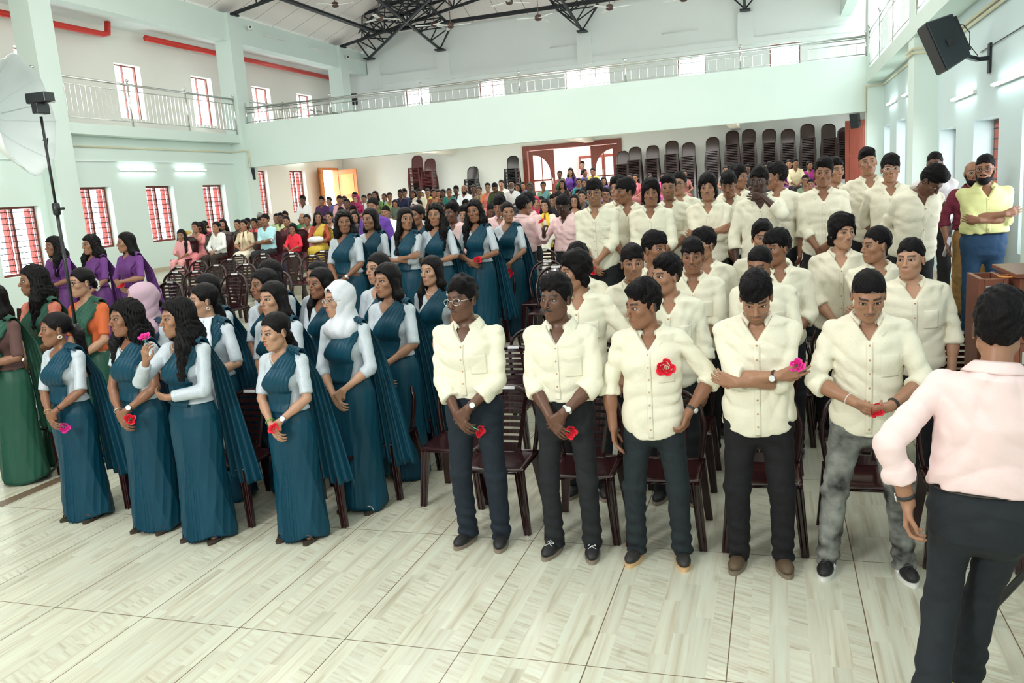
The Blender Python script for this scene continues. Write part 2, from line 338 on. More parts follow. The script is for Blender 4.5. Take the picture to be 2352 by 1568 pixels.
def surf_y(vol,x,z,guess):
    x,z=np.broadcast_arrays(np.asarray(x,float),np.asarray(z,float)); g=np.broadcast_to(guess,x.shape); ax=vol.ax
    def col(ix,iz):
        C=vol.F[ix,:,iz]; neg=C<0; j=np.argmax(neg,-1); ok=neg.any(-1)&(j>0); j=np.clip(j,1,len(ax[1])-1)
        a=np.take_along_axis(C,(j-1)[...,None],-1)[...,0]; b=np.take_along_axis(C,j[...,None],-1)[...,0]; t=np.where(a!=b,a/(a-b+1e-9),0)
        return np.where(ok,ax[1][j-1]+(ax[1][j]-ax[1][j-1])*t,np.nan)
    fx=np.interp(x,ax[0],np.arange(len(ax[0]))); fz=np.interp(z,ax[2],np.arange(len(ax[2]))); i0=np.minimum(fx.astype(int),len(ax[0])-2); k0=np.minimum(fz.astype(int),len(ax[2])-2); tx=fx-i0; tz=fz-k0
    y=(col(i0,k0)*(1-tx)+col(i0+1,k0)*tx)*(1-tz)+(col(i0,k0+1)*(1-tx)+col(i0+1,k0+1)*tx)*tz
    return np.where(np.isnan(y),g,np.clip(y,g-.016,g+.02))
def sdfmesh(name,ops,base,fine=(),feat=None):
    vol=Vol(ops,base,fine); LASTVOL[0]=vol; V,F=vol.mesh(); me=mkmesh(name,V,F,True)
    if feat is not None:
        c=np.zeros((len(V),4),np.float32); c[:,3]=1; a,b=feat(V); c[:,0]=a; c[:,1]=b
        at=me.color_attributes.new('feat','FLOAT_COLOR','POINT'); at.data.foreach_set('color',c.ravel())
    return me
# ---------------------------------------------------------------- people
def nrm(v): v=np.asarray(v,float); return v/(np.linalg.norm(v)+1e-9)
def ik(S,W,l1,l2,pole):
    S=np.array(S,float);W=np.array(W,float); d=W-S; L=np.linalg.norm(d)
    if L>(l1+l2)*.995: W=S+d/L*(l1+l2)*.995; d=W-S; L=np.linalg.norm(d)
    L=max(L,abs(l1-l2)+.02); u=d/np.linalg.norm(d); a=(l1*l1-l2*l2+L*L)/(2*L); h=math.sqrt(max(l1*l1-a*a,0))
    p=np.array(pole,float); p=p-u*(p@u); return S+u*a+nrm(p)*h, W
def hand(W,f,n,side,s,curl=.5,spread=1.0,fine=True,fingers=None):
    """palm + five separate fingers; f along the hand, n out of the palm, thumb on `side`*(f x n)"""
    f=nrm(f); n=np.asarray(n,float); n=nrm(n-f*(n@f)); t=np.cross(f,n)*side; W=np.asarray(W,float); O=[]
    offs=[.028,.0095,-.0095,-.027]; ln=[(.038,.024,.019),(.043,.028,.020),(.040,.026,.019),(.031,.019,.017)]
    for i,o in enumerate(offs):
        kn=W+(f*(.083-.004*abs(i-1))+t*o)*s
        O.append(caps(W+(f*.008+t*o*.55)*s,kn,.0135*s,.0115*s,.012*s))
    for i,o in enumerate(offs):
        p=W+(f*(.083-.004*abs(i-1))+t*o)*s; cu=curl if fingers is None else fingers[i]; a=cu*.55+.04*i; sp=(1.5-i)*.05*spread
        for j,l in enumerate(ln[i]):
            dv=f*math.cos(a)+n*math.sin(a)+t*sp; q=p+nrm(dv)*l*s; r=(.0086-.0007*j)*s
            O.append(caps(p,q,r,r-.0006,.003*s)); p=q; a+=cu*(.75 if j==0 else .55)
    a=W+(f*.018+t*.016)*s; b=W+(f*.046+t*.044+n*.012)*s; c=b+(f*.028+t*.004+n*(.010+.012*curl))*s; d=c+(f*.022-t*.006*curl+n*.008)*s
    O+=[caps(a,b,.0150*s,.0110*s,.012*s),caps(b,c,.0102*s,.0092*s,.003*s),caps(c,d,.0090*s,.0074*s,.002*s)]
    return O
MZ=[.78,.86,.93,1.00,1.06,1.15,1.25,1.33,1.39,1.43,1.465]
MA=[.150,.165,.168,.158,.146,.152,.164,.168,.138,.080,.056]
MBt=[.095,.108,.112,.100,.095,.104,.115,.112,.092,.070,.056]
MC=[.012,.012,.01,.0,.0,.0,.0,.002,.008,.014,.018]
FA=[.150,.172,.178,.160,.128,.124,.138,.142,.122,.078,.048]
FB=[.100,.112,.116,.100,.084,.086,.096,.096,.084,.062,.048]
POSES={ # right wrist, left wrist, hand dirs, palm normals, poles, curls
'clasp':(((-.035,-.185,.915),(.6,-.25,-.75),(.2,.9,.1),(-1,.35,-.2),.7),((.045,-.20,.955),(-.75,-.1,-.65),(-.1,.9,.0),(1,.35,-.2),.75)),
'clasp_high':(((-.03,-.215,1.03),(.75,-.25,-.45),(.2,.9,.1),(-1,.4,-.3),.8),((.05,-.225,1.06),(-.85,-.1,-.4),(-.1,.9,.0),(1,.4,-.3),.8)),
'fold':(((.115,-.215,1.175),(.9,.05,.28),(.1,.95,.1),(-1,.05,-.8),.5),((-.10,-.20,1.135),(-.9,.15,.2),(.1,.95,.1),(1,.05,-.8),.6)),
'down':(((-.235,-.03,.86),(0,-.12,-1),(1,0,0),(-1,.6,0),.45),((.235,-.03,.86),(0,-.12,-1),(-1,0,0),(1,.6,0),.45)),
'behind':(((-.05,.17,.93),(.8,0,-.4),(0,-1,0),(-1,.4,0),.6),((.05,.18,.95),(-.8,0,-.4),(0,-1,0),(1,.4,0),.6)),
'flower_up':(((-.10,-.26,1.34),(.25,-.35,.9),(.2,.9,-.1),(-.8,-.2,-1),.9),((-.03,-.20,1.075),(-.9,.1,.12),(0,.8,.5),(1,.05,-.8),.7)),
'face':(((-.22,-.05,.86),(0,-.12,-1),(1,0,0),(-1,.6,0),.45),((.02,-.21,1.455),(-.95,-.05,.12),(0,.95,.1),(.8,-.6,-.9),.8)),
'pocket':(((-.235,-.06,.86),(.1,-.12,-1),(1,0,0),(-1,.6,0),.45),((.215,-.085,.965),(-.25,-.1,-.9),(-.9,.3,0),(1,.6,0),.8)),
'fiddle':(((-.075,-.235,1.045),(.85,-.25,-.35),(.2,.7,.5),(-1,.4,-.3),.85),((.085,-.235,1.025),(-.85,-.25,-.2),(-.1,.7,.6),(1,.4,-.3),.85)),
'lap':(((-.035,-.27,1.015),(.6,-.5,-.5),(.2,.4,-.9),(-1,.3,-.2),.6),((.045,-.28,1.03),(-.7,-.4,-.4),(-.1,.4,-.9),(1,.3,-.2),.6)),
'phone':(((-.09,-.33,1.40),(.1,-.1,1),(.9,.2,0),(-.8,-.1,-1),1.0),((.09,-.33,1.40),(-.1,-.1,1),(-.9,.2,0),(.8,-.1,-1),1.0)),
'show':(((-.16,-.27,1.24),(.1,-.3,.9),(.5,.8,0),(-.8,.1,-1),1.3),((.235,-.03,.86),(0,-.12,-1),(-1,0,0),(1,.6,0),.45)),
'lean':(((-.10,-.16,.92),(.6,-.25,-.75),(.2,.9,.1),(-1,.35,-.2),.7),((.30,-.12,.92),(.05,-.5,-.85),(-.1,.2,-.9),(1,.3,-.2),.6)),
'walk':(((-.30,-.10,1.0),(.0,-.6,-.8),(1,0,0),(-1,.5,0),1.1),((.25,.10,.92),(0,.1,-1),(-1,0,0),(1,.6,0),.9)),
'stepback':(((-.05,.17,.93),(.8,0,-.4),(0,-1,0),(-1,.4,0),.6),((.235,-.03,.86),(0,-.12,-1),(-1,0,0),(1,.6,0),.45)),
}
SK={'dark':(.125,.055,.033),'brown':(.26,.118,.066),'tan':(.34,.17,.10),'light':(.46,.25,.16),'deep':(.055,.024,.016)}
def head_ops(M,s,fem,lod,jaw=1.0):
    E=[]; f=.93 if fem else 1.0
    def e(c,r,k=.02,mode='u'): E.append(ell([v*s for v in c],[v*s for v in r],k*s,M,mode))
    def c(a,b,r1,r2,k=.01,mode='u'): E.append(caps([v*s for v in a],[v*s for v in b],r1*s,r2*s,k*s,M,mode))
    e((0,.012,.032),(.073,.091,.080)); e((0,-.028,-.018),(.060*f,.062,.080),.03); c((-.018*f,-.036,-.082),(.018*f,-.036,-.082),.028,.028,.03)
    e((0,-.070,-.097),(.019,.017,.015),.025); c((-.044*f**2*jaw,-.002,-.058),(-.012,-.060,-.097),.018*f,.012,.025); c((.044*f**2*jaw,-.002,-.058),(.012,-.060,-.097),.018*f,.012,.025)
    c((-.034,-.076,.022),(.034,-.076,.022),.010 if not fem else .008,.010 if not fem else .008,.018)
    e((-.043,-.060,-.022),(.018,.018,.016),.022); e((.043,-.060,-.022),(.018,.018,.016),.022)
    e((0,-.072,-.060),(.028,.022,.026),.02)
    for q in (-1,1): e((q*.031,-.100,.003),(.0170,.0135,.0085),.010,'s')
    c((0,-.084,.012),(0,-.107,-.026),.0068,.0088,.010); e((0,-.108,-.030),(.0095,.0095,.0085),.006)
    for q in (-1,1): e((q*.0115,-.097,-.034),(.0075,.0085,.0062),.005)
    e((0,-.0935,-.0575),(.021,.0075,.0050),.005); e((0,-.0915,-.0675),(.018,.0080,.0060),.005)
    if lod<2: e((0,-.1015,-.0622),(.022,.0055,.0018),.003,'s')
    for q in (-1,1):
        e((q*.074,.012,-.008),(.0085,.018,.031),.006); e((q*.083,.006,-.006),(.006,.010,.019),.004,'s')
    return E
def face_feat(M,s,p):
    I=np.linalg.inv(M); fem=p.get('fem'); beard=p.get('beard','')
    def f(V):
        q=(V@I[:3,:3].T.astype(np.float32)+I[:3,3].astype(np.float32))/s; x,y,z=q[:,0],q[:,1],q[:,2]; ax=np.abs(x)
        fr=(y<-.045)&(ax<.075)&(np.abs(z)<.12)
        g=lambda d,w: np.clip(1-d/w,0,1)
        by=.0245+.0045*np.sin(np.clip((ax-.010)/.040,0,1)*2.6); dz=np.abs(z-by); bm=np.where((ax>.010)&(ax<.050),g(np.maximum(dz-(.0022 if fem else .0036),0),.0030),0)
        rr=((ax-.031)/.0175)**2+((z-.003)/.0085)**2; em=np.where(rr<1.2,.9,0)*np.where(z>.002,1,.6)*(1 if fem else .8)
        dark=np.maximum(bm*.92,em)
        if 'm' in beard: dark=np.maximum(dark,np.where((ax<.028)&(z>-.0545+ax*-.25)&(z<-.040-ax*.35),.92,0)*np.where(y<-.07,1,0))
        if 'l' in beard: dark=np.maximum(dark,np.where((ax<.026)&(z>-.0555+ax*-.25)&(z<-.042-ax*.35),.5,0)*np.where(y<-.07,1,0))
        if 's' in beard: dark=np.maximum(dark,np.where((z<-.050+.9*np.maximum(ax-.045,0)*1.2)&(z>-.125)&~((ax<.022)&(z>-.074)&(z<-.052)),.32,0)*(y<.01))
        if 'b' in beard: dark=np.maximum(dark,np.where((z<-.040+1.3*np.maximum(ax-.045,0))&(z>-.135)&~((ax<.022)&(z>-.073)&(z<-.054))&(y<.0),.96,0))
        sc=(z>.055)|((y>.01)&(z>-.03))
        if not p.get('bald'): dark=np.where(sc&(ax<.085)&(y>-.085)&(z<.14)&(z>-.07),np.maximum(dark,.8),dark)
        lip=np.where((((x)/.0215)**2+((z+.0625)/.0105)**2<1)&(y<-.085),.75 if fem else .35,0)
        inside=(ax<.09)&(np.abs(z)<.16)&(np.abs(y)<.13)
        nostr=np.where((ax>.003)&(ax<.010)&(z<-.0375)&(z>-.043)&(y<-.095),.6,0)
        return np.where(inside,np.where(fr|sc,np.maximum(dark,nostr),0)*1.0,0).astype(np.float32),np.where(inside,lip,0).astype(np.float32)
    return f
HAIRC=(.006,.005,.006)
def hair_ops(M,U,s,style,seed):
    rs=np.random.RandomState(seed); ph=rs.rand(6)*6.28; O=[]
    def e(c,r,k=.02,mode='u'): O.append(ell([v*s for v in c],[v*s for v in r],k*s,M,mode))
    base,top,side,curl={'short':(.0,.015,.003,.0040),'crop':(.0,.006,.002,.0022),'full':(.0,.028,.006,.0044),'curly':(.0,.024,.008,.008),'fringe':(.0,.024,.006,.0042),'mop':(.0,.028,.015,.0075),'quiff':(0,.024,.002,.0044),
      'long':(0,.010,.010,.0018),'long_wavy':(0,.012,.014,.006),'bob':(0,.012,.014,.002),'pony':(0,.007,.005,.0012),'bun':(0,.007,.005,.0012),'bushy':(0,.012,.018,.008),'low':(0,.007,.006,.0015)}[style]
    fem=style in('long','long_wavy','bob','pony','bun','bushy','low')
    e((0,.014,.036+top*.35),(.074+side,.094+side*.9,.082+top))
    if not fem and style not in('crop','short'):
        q=1 if seed%2 else -1
        e((q*.018,-.045,.082+top*.5),(.052,.040,.030+top*.4),.025)
        if style in('quiff','full'): e((0,-.060,.098),(.045,.028,.022),.02)
        if style=='fringe': e((q*.01,-.072,.052),(.056,.026,.030),.02)
        if style=='mop':
            for qq in (-1,1): e((qq*.066,-.020,.015),(.022,.045,.055),.02); e((qq*.060,.03,-.05),(.030,.035,.05),.02)
    # hairline
    if fem: ys=[-.2,-.098,-.08,-.062,-.045,-.035,.0,.05,.2]; zs=[.072,.076,.072,.055,.015,-.03,-.10,-.14,-.16]
    elif style=='mop': ys=[-.2,-.098,-.075,-.05,-.03,.02,.05,.2]; zs=[.040,.048,.046,.00,-.05,-.09,-.13,-.14]
    elif style=='fringe': ys=[-.2,-.098,-.075,-.05,-.032,-.012,.012,.035,.09,.2]; zs=[.030,.038,.042,.030,-.012,-.020,.012,-.045,-.085,-.09]
    else: ys=[-.2,-.098,-.075,-.05,-.032,-.012,.012,.035,.09,.2]; zs=[.056,.060,.060,.035,-.008,-.018,.014,-.040,-.080,-.085]
    ys=np.array(ys)*s; zs=np.array(zs)*s
    def cut(X,Y,Z):
        zl=np.interp(Y,ys,zs)+(.003 if fem else .008)*s*np.sin(X/s*75+ph[0]+2*np.sin(X/s*31+ph[1])); return (Z-zl)*.8
    O.append(func('s',(-.14*s,-.16*s,-.17*s),(.14*s,.16*s,.09*s),cut,.006*s,M))
    if fem:   # face window
        O.append(ell((0,-.118*s,-.028*s),(.063*s,.078*s,.099*s),.012*s,M,'s'))
        w=1.35 if style in('long_wavy','bushy') else 1.0
        b=lambda x,y,z: ap(M,(x*s,y*s,z*s))
        dn=np.array([0,0,-1.0])
        if style in('long','long_wavy','bob','bushy'):
            L={'long':.34,'long_wavy':.33,'bob':.13,'bushy':.22}[style]*s
            for q in (-1,1):
                a=b(q*.066,.012,-.01); m=a+np.array([q*.014,.012,-.10*s*1.0]); O.append(caps(a,m,.030*s*w,.036*s*w,.03*s))
                e2=m+np.array([q*.012,.030,-L*.55]); O.append(caps(m,e2,.036*s*w,.034*s*w,.03*s))
            a=b(0,.05,.0); m=a+np.array([0,.030,-.12*s]); O.append(caps(a,m,.066*s,.066*s*w,.03*s)); m2=m+np.array([0,.035,-L]); O.append(caps(m,m2,.064*s*w,.045*s*w,.03*s))
            if style=='long_wavy' or (style=='long' and seed%3==0):
                q=-1 if seed%2 else 1; a=b(q*.072,-.005,-.05); m=a+np.array([q*.022,-.055,-.12*s]); m2=m+np.array([-q*.004,-.035,-.19*s]); O+= [caps(a,m,.026*s*w,.030*s*w,.03*s),caps(m,m2,.030*s*w,.020*s*w,.03*s)]
        elif style=='pony':
            a=b(0,.098,-.005); m=a+np.array([.02,.045,-.06]); m2=m+np.array([.02,.02,-.30]); O+=[caps(a,m,.022*s,.036*s,.02),caps(m,m2,.040*s,.018*s,.02)]
        elif style=='low':
            a=b(0,.085,-.05); m=a+np.array([0,.03,-.08]); m2=m+np.array([.0,.02,-.30]); O+=[caps(a,m,.030*s,.034*s,.02),caps(m,m2,.036*s,.020*s,.02)]
        else: O.append(ell((0,.108*s,-.03*s),(.036*s,.030*s,.036*s),.015,M))
    iM=np.linalg.inv(M).astype(np.float32)
    def disp(X,Y,Z):
        x=iM[0,0]*X+iM[0,1]*Y+iM[0,2]*Z+iM[0,3]; y=iM[1,0]*X+iM[1,1]*Y+iM[1,2]*Z+iM[1,3]; z=iM[2,0]*X+iM[2,1]*Y+iM[2,2]*Z+iM[2,3]
        if curl>.0060: return curl*(np.sin(x*62+ph[0]+2*np.sin(z*38+ph[1]))*np.sin(y*58+ph[2]+2*np.sin(x*33))*np.sin(z*55+ph[3]))+.0012*np.sin(x*240+z*120)
        th=np.arctan2(x,y+.02+1e-5)
        return (curl*.7*np.sin(th*(34 if fem else 17)+3*np.sin(z*22+ph[0])+ph[1])*(1 if fem else np.sin(x*48+y*40+ph[4]+2*np.sin(z*40)))+curl*.6*np.sin(x*(150 if fem else 95)+60*y+5*np.sin(z*30+ph[2]))+.0012*np.sin(th*90+z*40))
    bb=np.array([o[1] for o in O if o[0]=='u']); O.append(('d',(bb[:,0].min(0)-.02,bb[:,1].max(0)+.02),lambda X,Y,Z:disp(X,Y,Z).astype(np.float32),.02))
    return O
def folds(ops,amp,seed,vert=1.0):
    rs=np.random.RandomState(seed); p=rs.rand(8)*6.28
    bb=np.array([o[1] for o in ops if o[0]=='u'])
    def f(X,Y,Z):
        w=2.2*np.sin(9*X+p[0]+5*Z)+1.8*np.sin(11*Z+p[1]-6*Y)
        r=lambda q:1-2*np.abs(np.sin(q))**.7
        return (amp*(r(13*Z+8*X+w+p[2])*.6+r(19*X-12*Z+6*Y+w*1.3+p[3])*.45+np.sin(60*Z+22*Y-17*X+w*1.7+p[4])*.25*np.sin(7*X+5*Z+p[5]))).astype(np.float32)
    return [('d',(bb[:,0].min(0)-.02,bb[:,1].max(0)+.02),f,.02)]
MESHC={}
def torus_mesh(name,R,r,n=28,m=8,sx=1,sy=1):
    mb=MB(); mb.tube([(R*sx*math.cos(2*PI*i/n),R*sy*math.sin(2*PI*i/n),0) for i in range(n)],r,m,closed=True); return mb.mesh(name,True)
def shared(key,fn):
    if key not in MESHC: MESHC[key]=fn()
    return MESHC[key]
def frame_obj(name,me,m,parent,pos,zdir,xdir=(0,1,0),**k):
    z=nrm(zdir); x=np.asarray(xdir,float); x=nrm(x-z*(x@z)); y=np.cross(z,x)
    o=mobj(name,me,m,parent,**k); A=np.eye(4); A[:3,0]=x;A[:3,1]=y;A[:3,2]=z;A[:3,3]=pos; o.matrix_local=Matrix(A.tolist()); return o
def eye_me():
    mb=MB(); n=14; prof_=[(math.sin(PI*i/10),-math.cos(PI*i/10)) for i in range(11)]
    V=[(0,0,-1)];F=[]
    for i in range(1,10):
        for j in range(n): V.append((prof_[i][0]*math.cos(2*PI*j/n),prof_[i][0]*math.sin(2*PI*j/n),prof_[i][1]))
    V.append((0,0,1)); top=len(V)-1
    for j in range(n): F.append((0,1+(j+1)%n,1+j)); F.append((top,1+8*n+j,1+8*n+(j+1)%n))
    for i in range(8):
        for j in range(n): F.append((1+i*n+j,1+i*n+(j+1)%n,1+(i+1)*n+(j+1)%n,1+(i+1)*n+j))
    # y axis = pole towards front(-y)
    V=[(x,-z,y) for x,y,z in V]
    me=mkmesh('eye',V,F,True); me.materials.append(MATS['eye_white']); me.materials.append(MATS['iris'])
    for p_ in me.polygons:
        if abs(p_.center.x)<.50 and p_.center.y<-.2: p_.material_index=1
    return me
def shoe_mesh(kind):
    s=1; O=[ell((0,-.075,.038),(.044,.085,.034),.02),ell((0,.045,.05),(.036,.055,.045),.03),caps((0,.05,.06),(0,.04,.095),.036,.036,.02),func('s',(-.1,-.2,-.05),(.1,.2,.018),lambda X,Y,Z:Z-.018+0*X+0*Y,.002)]
    return sdfmesh('shoe',O,.008)
def sole_mesh():
    pts=[]; n=28
    for i in range(n):
        a=2*PI*i/n; x=math.cos(a); y=math.sin(a); pts.append((.047*x*(1-.12*(y>0)*y),-.035+.132*y))
    V=[(x,y,z) for z in (0,.024) for x,y in pts]; F=[(i,(i+1)%n,n+(i+1)%n,n+i) for i in range(n)]+[tuple(range(n-1,-1,-1)),tuple(range(n,2*n))]
    return mkmesh('sole',V,F)
def laces_mesh():
    mb=MB()
    for i in range(4):
        y=-.085+.026*i; z=.066+.009*i; mb.tube([(-.024,y,z),(0,y+.01,z+.012),(.024,y,z)],.0025,5)
        mb.tube([(-.022,y,z),(0,y+.016,z+.014),(.022,y+.024,z+.008)],.0025,5)
    return mb.mesh('laces')
def body_front(fem,x,z,off):
    A,B=(FA,FB) if fem else (MA,MBt)
    a=np.interp(z,MZ,A)+off; b=np.interp(z,MZ,B)+off; cy=np.interp(z,MZ,MC)
    d=b*np.sqrt(np.maximum(1-(np.abs(x)/a)**2.2,.0))**.95
    if fem:
        xx=np.maximum(np.abs(x)-.058,0); rr=1-(xx/.075)**2-((z-1.235)/.095)**2; d=np.maximum(d,np.where(rr>0,.070+off+.060*np.sqrt(np.maximum(rr,0)),0))
    return cy-d
def flower_obj(pos,up,col,label,stemdir,grp,s=1.0,stemlen=.13):
    root=empty('paper_rose',pos,label=label,cat='flower',group=grp)
    def bloom():
        mb=MB(); 
        for k in range(16):
            a=k*2.4; r=.006+.0022*k; t=.25+.07*k; w=.014+.0007*k; c=Vector((math.cos(a)*r,math.sin(a)*r,0)); tdir=Vector((-math.sin(a),math.cos(a),0)); out=Vector((math.cos(a),math.sin(a),0))
            V=[];n=4
            for i in range(n+1):
                for j in range(4):
                    u=(i/n-.5)*2; v=j/3; V.append(c+tdir*u*w*(1-.3*v*v)+out*(v*.016*t-.004*u*u)+Vector((0,0,-.012+.024*v*(1-.35*t*v)-.003*u*u)))
            mb.add(V,[(i*4+j,i*4+j+1,(i+1)*4+j+1,(i+1)*4+j) for i in range(n) for j in range(3)])
        return mb.mesh('bloom')
    o=frame_obj('bloom',shared('bloom',bloom),'plain',root,(0,0,0),up,col=col); o.scale=(s,s,s); solid(o,.0012)
    mb=MB(); d=Vector(nrm(stemdir)); mb.tube([(0,0,0),tuple(d*stemlen*.5+Vector((0,0,.004))),tuple(d*stemlen)],.0028,6); mb.obj('stem','plain',root,col=(.08,.42,.22))
    return root
ROSE={'red':(.75,.012,.035),'pink':(.85,.03,.34)}
def person(p,lod=1,shape_only=False):
    """builds one person; local frame faces -Y, feet at z=0"""
    fem=p.get('fem',False); H=p['H']; s=H/1.72; seat=p.get('seat',False); seed=p.get('seed',1); rs=np.random.RandomState(seed)
    root=empty('person',(p['x'],p['y'],p['z']),p.get('yaw',0),label=p['label'],cat='person',group=p.get('group'))
    hs=p.get('hs',1.07)*s**.6; w=p.get('w',1.0)
    U=tr(0,0,-.40*s) if seat else np.eye(4)
    if p.get('bend'): U=U@tr(0,0,.93*s)@rot('X',p['bend'])@rot('Y',p.get('tilt',0))@tr(0,0,-.93*s)
    A,B=(FA,FB) if fem else (MA,MBt)
    z_=[v*s for v in MZ]; a_=[v*s*w for v in A]; b_=[v*s*(1+(w-1)*1.4) for v in B]; c_=[v*s for v in MC]
    Mh=U@tr(0,.008*s,1.475*s)@rot('Z',p.get('hy',0))@rot('X',p.get('hp',0))@rot('Y',p.get('hr',0))@tr(0,-.022*s,(1.72-1.475)*s-.118*hs)
    sx=(.148 if fem else .172)*s*(1+(w-1)*.6); sz=(1.362 if fem else 1.372)*s
    pose=POSES[p.get('pose','clasp')]; arms=[]
    ja=rs.randn(4,3)*.010
    for q,(Wt,hd,pn,pole,cu) in zip((-1,1),pose):
        S=np.array((q*sx,.012*s,sz)); W=np.array(Wt)*s+ja[0 if q<0 else 1]*(0 if lod==0 else 1)
        if w>1: W=W+np.array([0,-(w-1)*.12,0])
        Eb,W=ik(S,W,.285*s,.252*s,pole); arms.append((ap(U,S),ap(U,Eb),ap(U,W),U[:3,:3]@np.array(hd,float),U[:3,:3]@np.array(pn,float),q,cu))
    r1,r2,r3=(.038,.033,.0225) if fem else (.045,.038,.027)
    af=p.get('armfat',1.0); r1*=af;r2*=af
    # legs
    if seat:
        kn=[np.array((q*.11*s,-.43*s,.50*s)) for q in (-1,1)]; an=[np.array((q*.12*s,-.42*s,.09*s)) for q in (-1,1)]; hp=[np.array((q*.09*s,0,.50*s)) for q in (-1,1)]
    elif p.get('pose')=='walk':
        hp=[np.array((q*.09*s,.0,.90*s)) for q in (-1,1)]; kn=[np.array((-.12*s,-.20*s,.50*s)),np.array((.08*s,.02*s,.48*s))]; an=[np.array((-.13*s,.12*s,.16*s)),np.array((.12*s,.16*s,.10*s))]
        an[0]=np.array((.05*s,-.16*s,.09*s)); kn[0]=np.array((-.005*s,-.13*s,.50*s)); kn[1]=np.array((.135*s,-.01*s,.49*s)); an[1]=np.array((.17*s,.22*s,.17*s))
    else:
        st=p.get('stance',.105); hp=[np.array((q*.088*s,.01*s,.88*s)) for q in (-1,1)]; kn=[np.array((q*(st*.5+.06)*s,-.012*s,.49*s)) for q in (-1,1)]; an=[np.array((q*st*s,.03*s,.085*s)) for q in (-1,1)]
    # ---- body: one continuous skin
    O=[prof(z_,a_,b_,c_,.02,U,off=-.012*s)]
    O.append(caps((0,.022*s,1.40*s),ap(np.linalg.inv(U),ap(Mh,(0,.012*s,-.045*s))),(.046 if fem else .053)*s,(.042 if fem else .049)*s,.025*s,U))
    for S,Eb,W,hd,pn,q,cu in arms:
        O+=[caps(S,Eb,(r1-.004)*s,r2*s,.02*s),caps(Eb,W,r2*s*1.02,r3*s,.015*s)]
        mid=Eb*.7+W*.3; O.append(caps(mid,Eb*.55+W*.45,r2*s*1.07,r2*s*.98,.02*s))
    legk=.8
    for h,k_,a2 in zip(hp,kn,an):
        O+=[caps(h,k_,.068*s,.048*s,.03*s),caps(k_,a2,.046*s,.034*s,.02*s),caps(a2+np.array((0,.0,-.03*s)),a2+np.array((0,(-.13 if fem else -.075)*s,-.05*s)),.03*s,(.022 if fem else .016)*s,.02*s)]
    O+=head_ops(Mh,hs,fem,lod,p.get('jaw',1.0))
    hc=ap(Mh,(0,0,0)); fine=[]
    hres,hdres,base={0:(.0036,.0042,.016),1:(.0052,.0062,.018),2:(.0085,.011,.022)}[lod]
    fine.append(((hc[0]-.11,hc[0]+.11),(hc[1]-.13,hc[1]+.13),(hc[2]-.14,hc[2]+.13),hres))
    for S,Eb,W,hd,pn,q,cu in arms:
        O+=hand(W,hd,pn,q*1.0 if p.get('pose') not in('behind',) else q,s*(.93 if fem else 1.0),cu)
        if lod<2 or p.get('hands'):
            c2=W+nrm(hd)*.08*s; fine.append(((c2[0]-.10,c2[0]+.10),(c2[1]-.085,c2[1]+.085),(c2[2]-.09,c2[2]+.09),hdres))
    skin=SK[p['skin']] if isinstance(p['skin'],str) else p['skin']
    body=mobj('body',sdfmesh('body',O,base,fine,face_feat(Mh,hs,p)),'skin',root,skin)
    # ---- eyes
    if lod<2 or p.get('eyes'):
        gz=p.get('gaze',0)
        for q in (-1,1):
            m4=Mh@tr(q*.031*hs,-.0785*hs,.0025*hs)@rot('Z',gz+q*.12)@np.diag([.0128*hs,  .0095*hs,.0058*hs*p.get('open',1),1])
            e=mobj('eye',shared('eye',eye_me),None,root); e.matrix_local=Matrix(m4.tolist())
    hb=None
    # ---- hair or head scarf
    hres2={0:.0052,1:.008,2:.012}[lod]
    if p.get('hijab'):
        HO=[ell((0,.016*hs,.030*hs),(.087*hs,.106*hs,.098*hs),.02,Mh),caps(ap(Mh,(0,.02*hs,-.06*hs)),ap(U,(0,.02*s,1.40*s)),.082*hs,.105*s,.04)]
        HO+=[ell((0,-.03*s,1.375*s),(.135*s,.12*s,.085*s),.04,U)]
        fo=folds(HO,.007 if lod<2 else .004,seed+9); HO+=fo
        HO+=[ell((0,-.105*hs,-.008*hs),(.056*hs,.10*hs,.092*hs),.006,Mh,'s'),ell((0,-.06*hs,.0),(.050*hs,.07*hs,.080*hs),.008,Mh,'s')]
        mobj('headscarf',sdfmesh('headscarf',HO,hres2*1.1),'plain_cloth',root,p['hijab'])
        HH=hair_ops(Mh,U,hs*.97,'bun',seed); mobj('hair',sdfmesh('hair',HH,hres2*1.2),'hair',root,HAIRC)
    elif not p.get('bald'):
        st_=p.get('hair','short'); HO=hair_ops(Mh,U,hs,st_,seed)
        hb=mobj('hair',sdfmesh('hair',HO,hres2),'hair' if fem else 'short_hair',root,p.get('hairc',HAIRC))
    if p.get('fullbeard'):
        BO=[ell((0,-.050*hs,-.090*hs),(.052*hs,.050*hs,.045*hs),.02,Mh),caps((-.062*hs,-.01*hs,-.03*hs),(-.045*hs,-.035*hs,-.08*hs),.014*hs,.018*hs,.02,Mh),caps((.062*hs,-.01*hs,-.03*hs),(.045*hs,-.035*hs,-.08*hs),.014*hs,.018*hs,.02,Mh),caps((-.024*hs,-.090*hs,-.050*hs),(.024*hs,-.090*hs,-.050*hs),.007*hs,.007*hs,.01,Mh),ell((0,-.105*hs,-.064*hs),(.021*hs,.022*hs,.0105*hs),.004,Mh,'s')]
        mobj('beard',sdfmesh('beard',BO,hres2*.8),'short_hair',root,p.get('beardc',HAIRC))
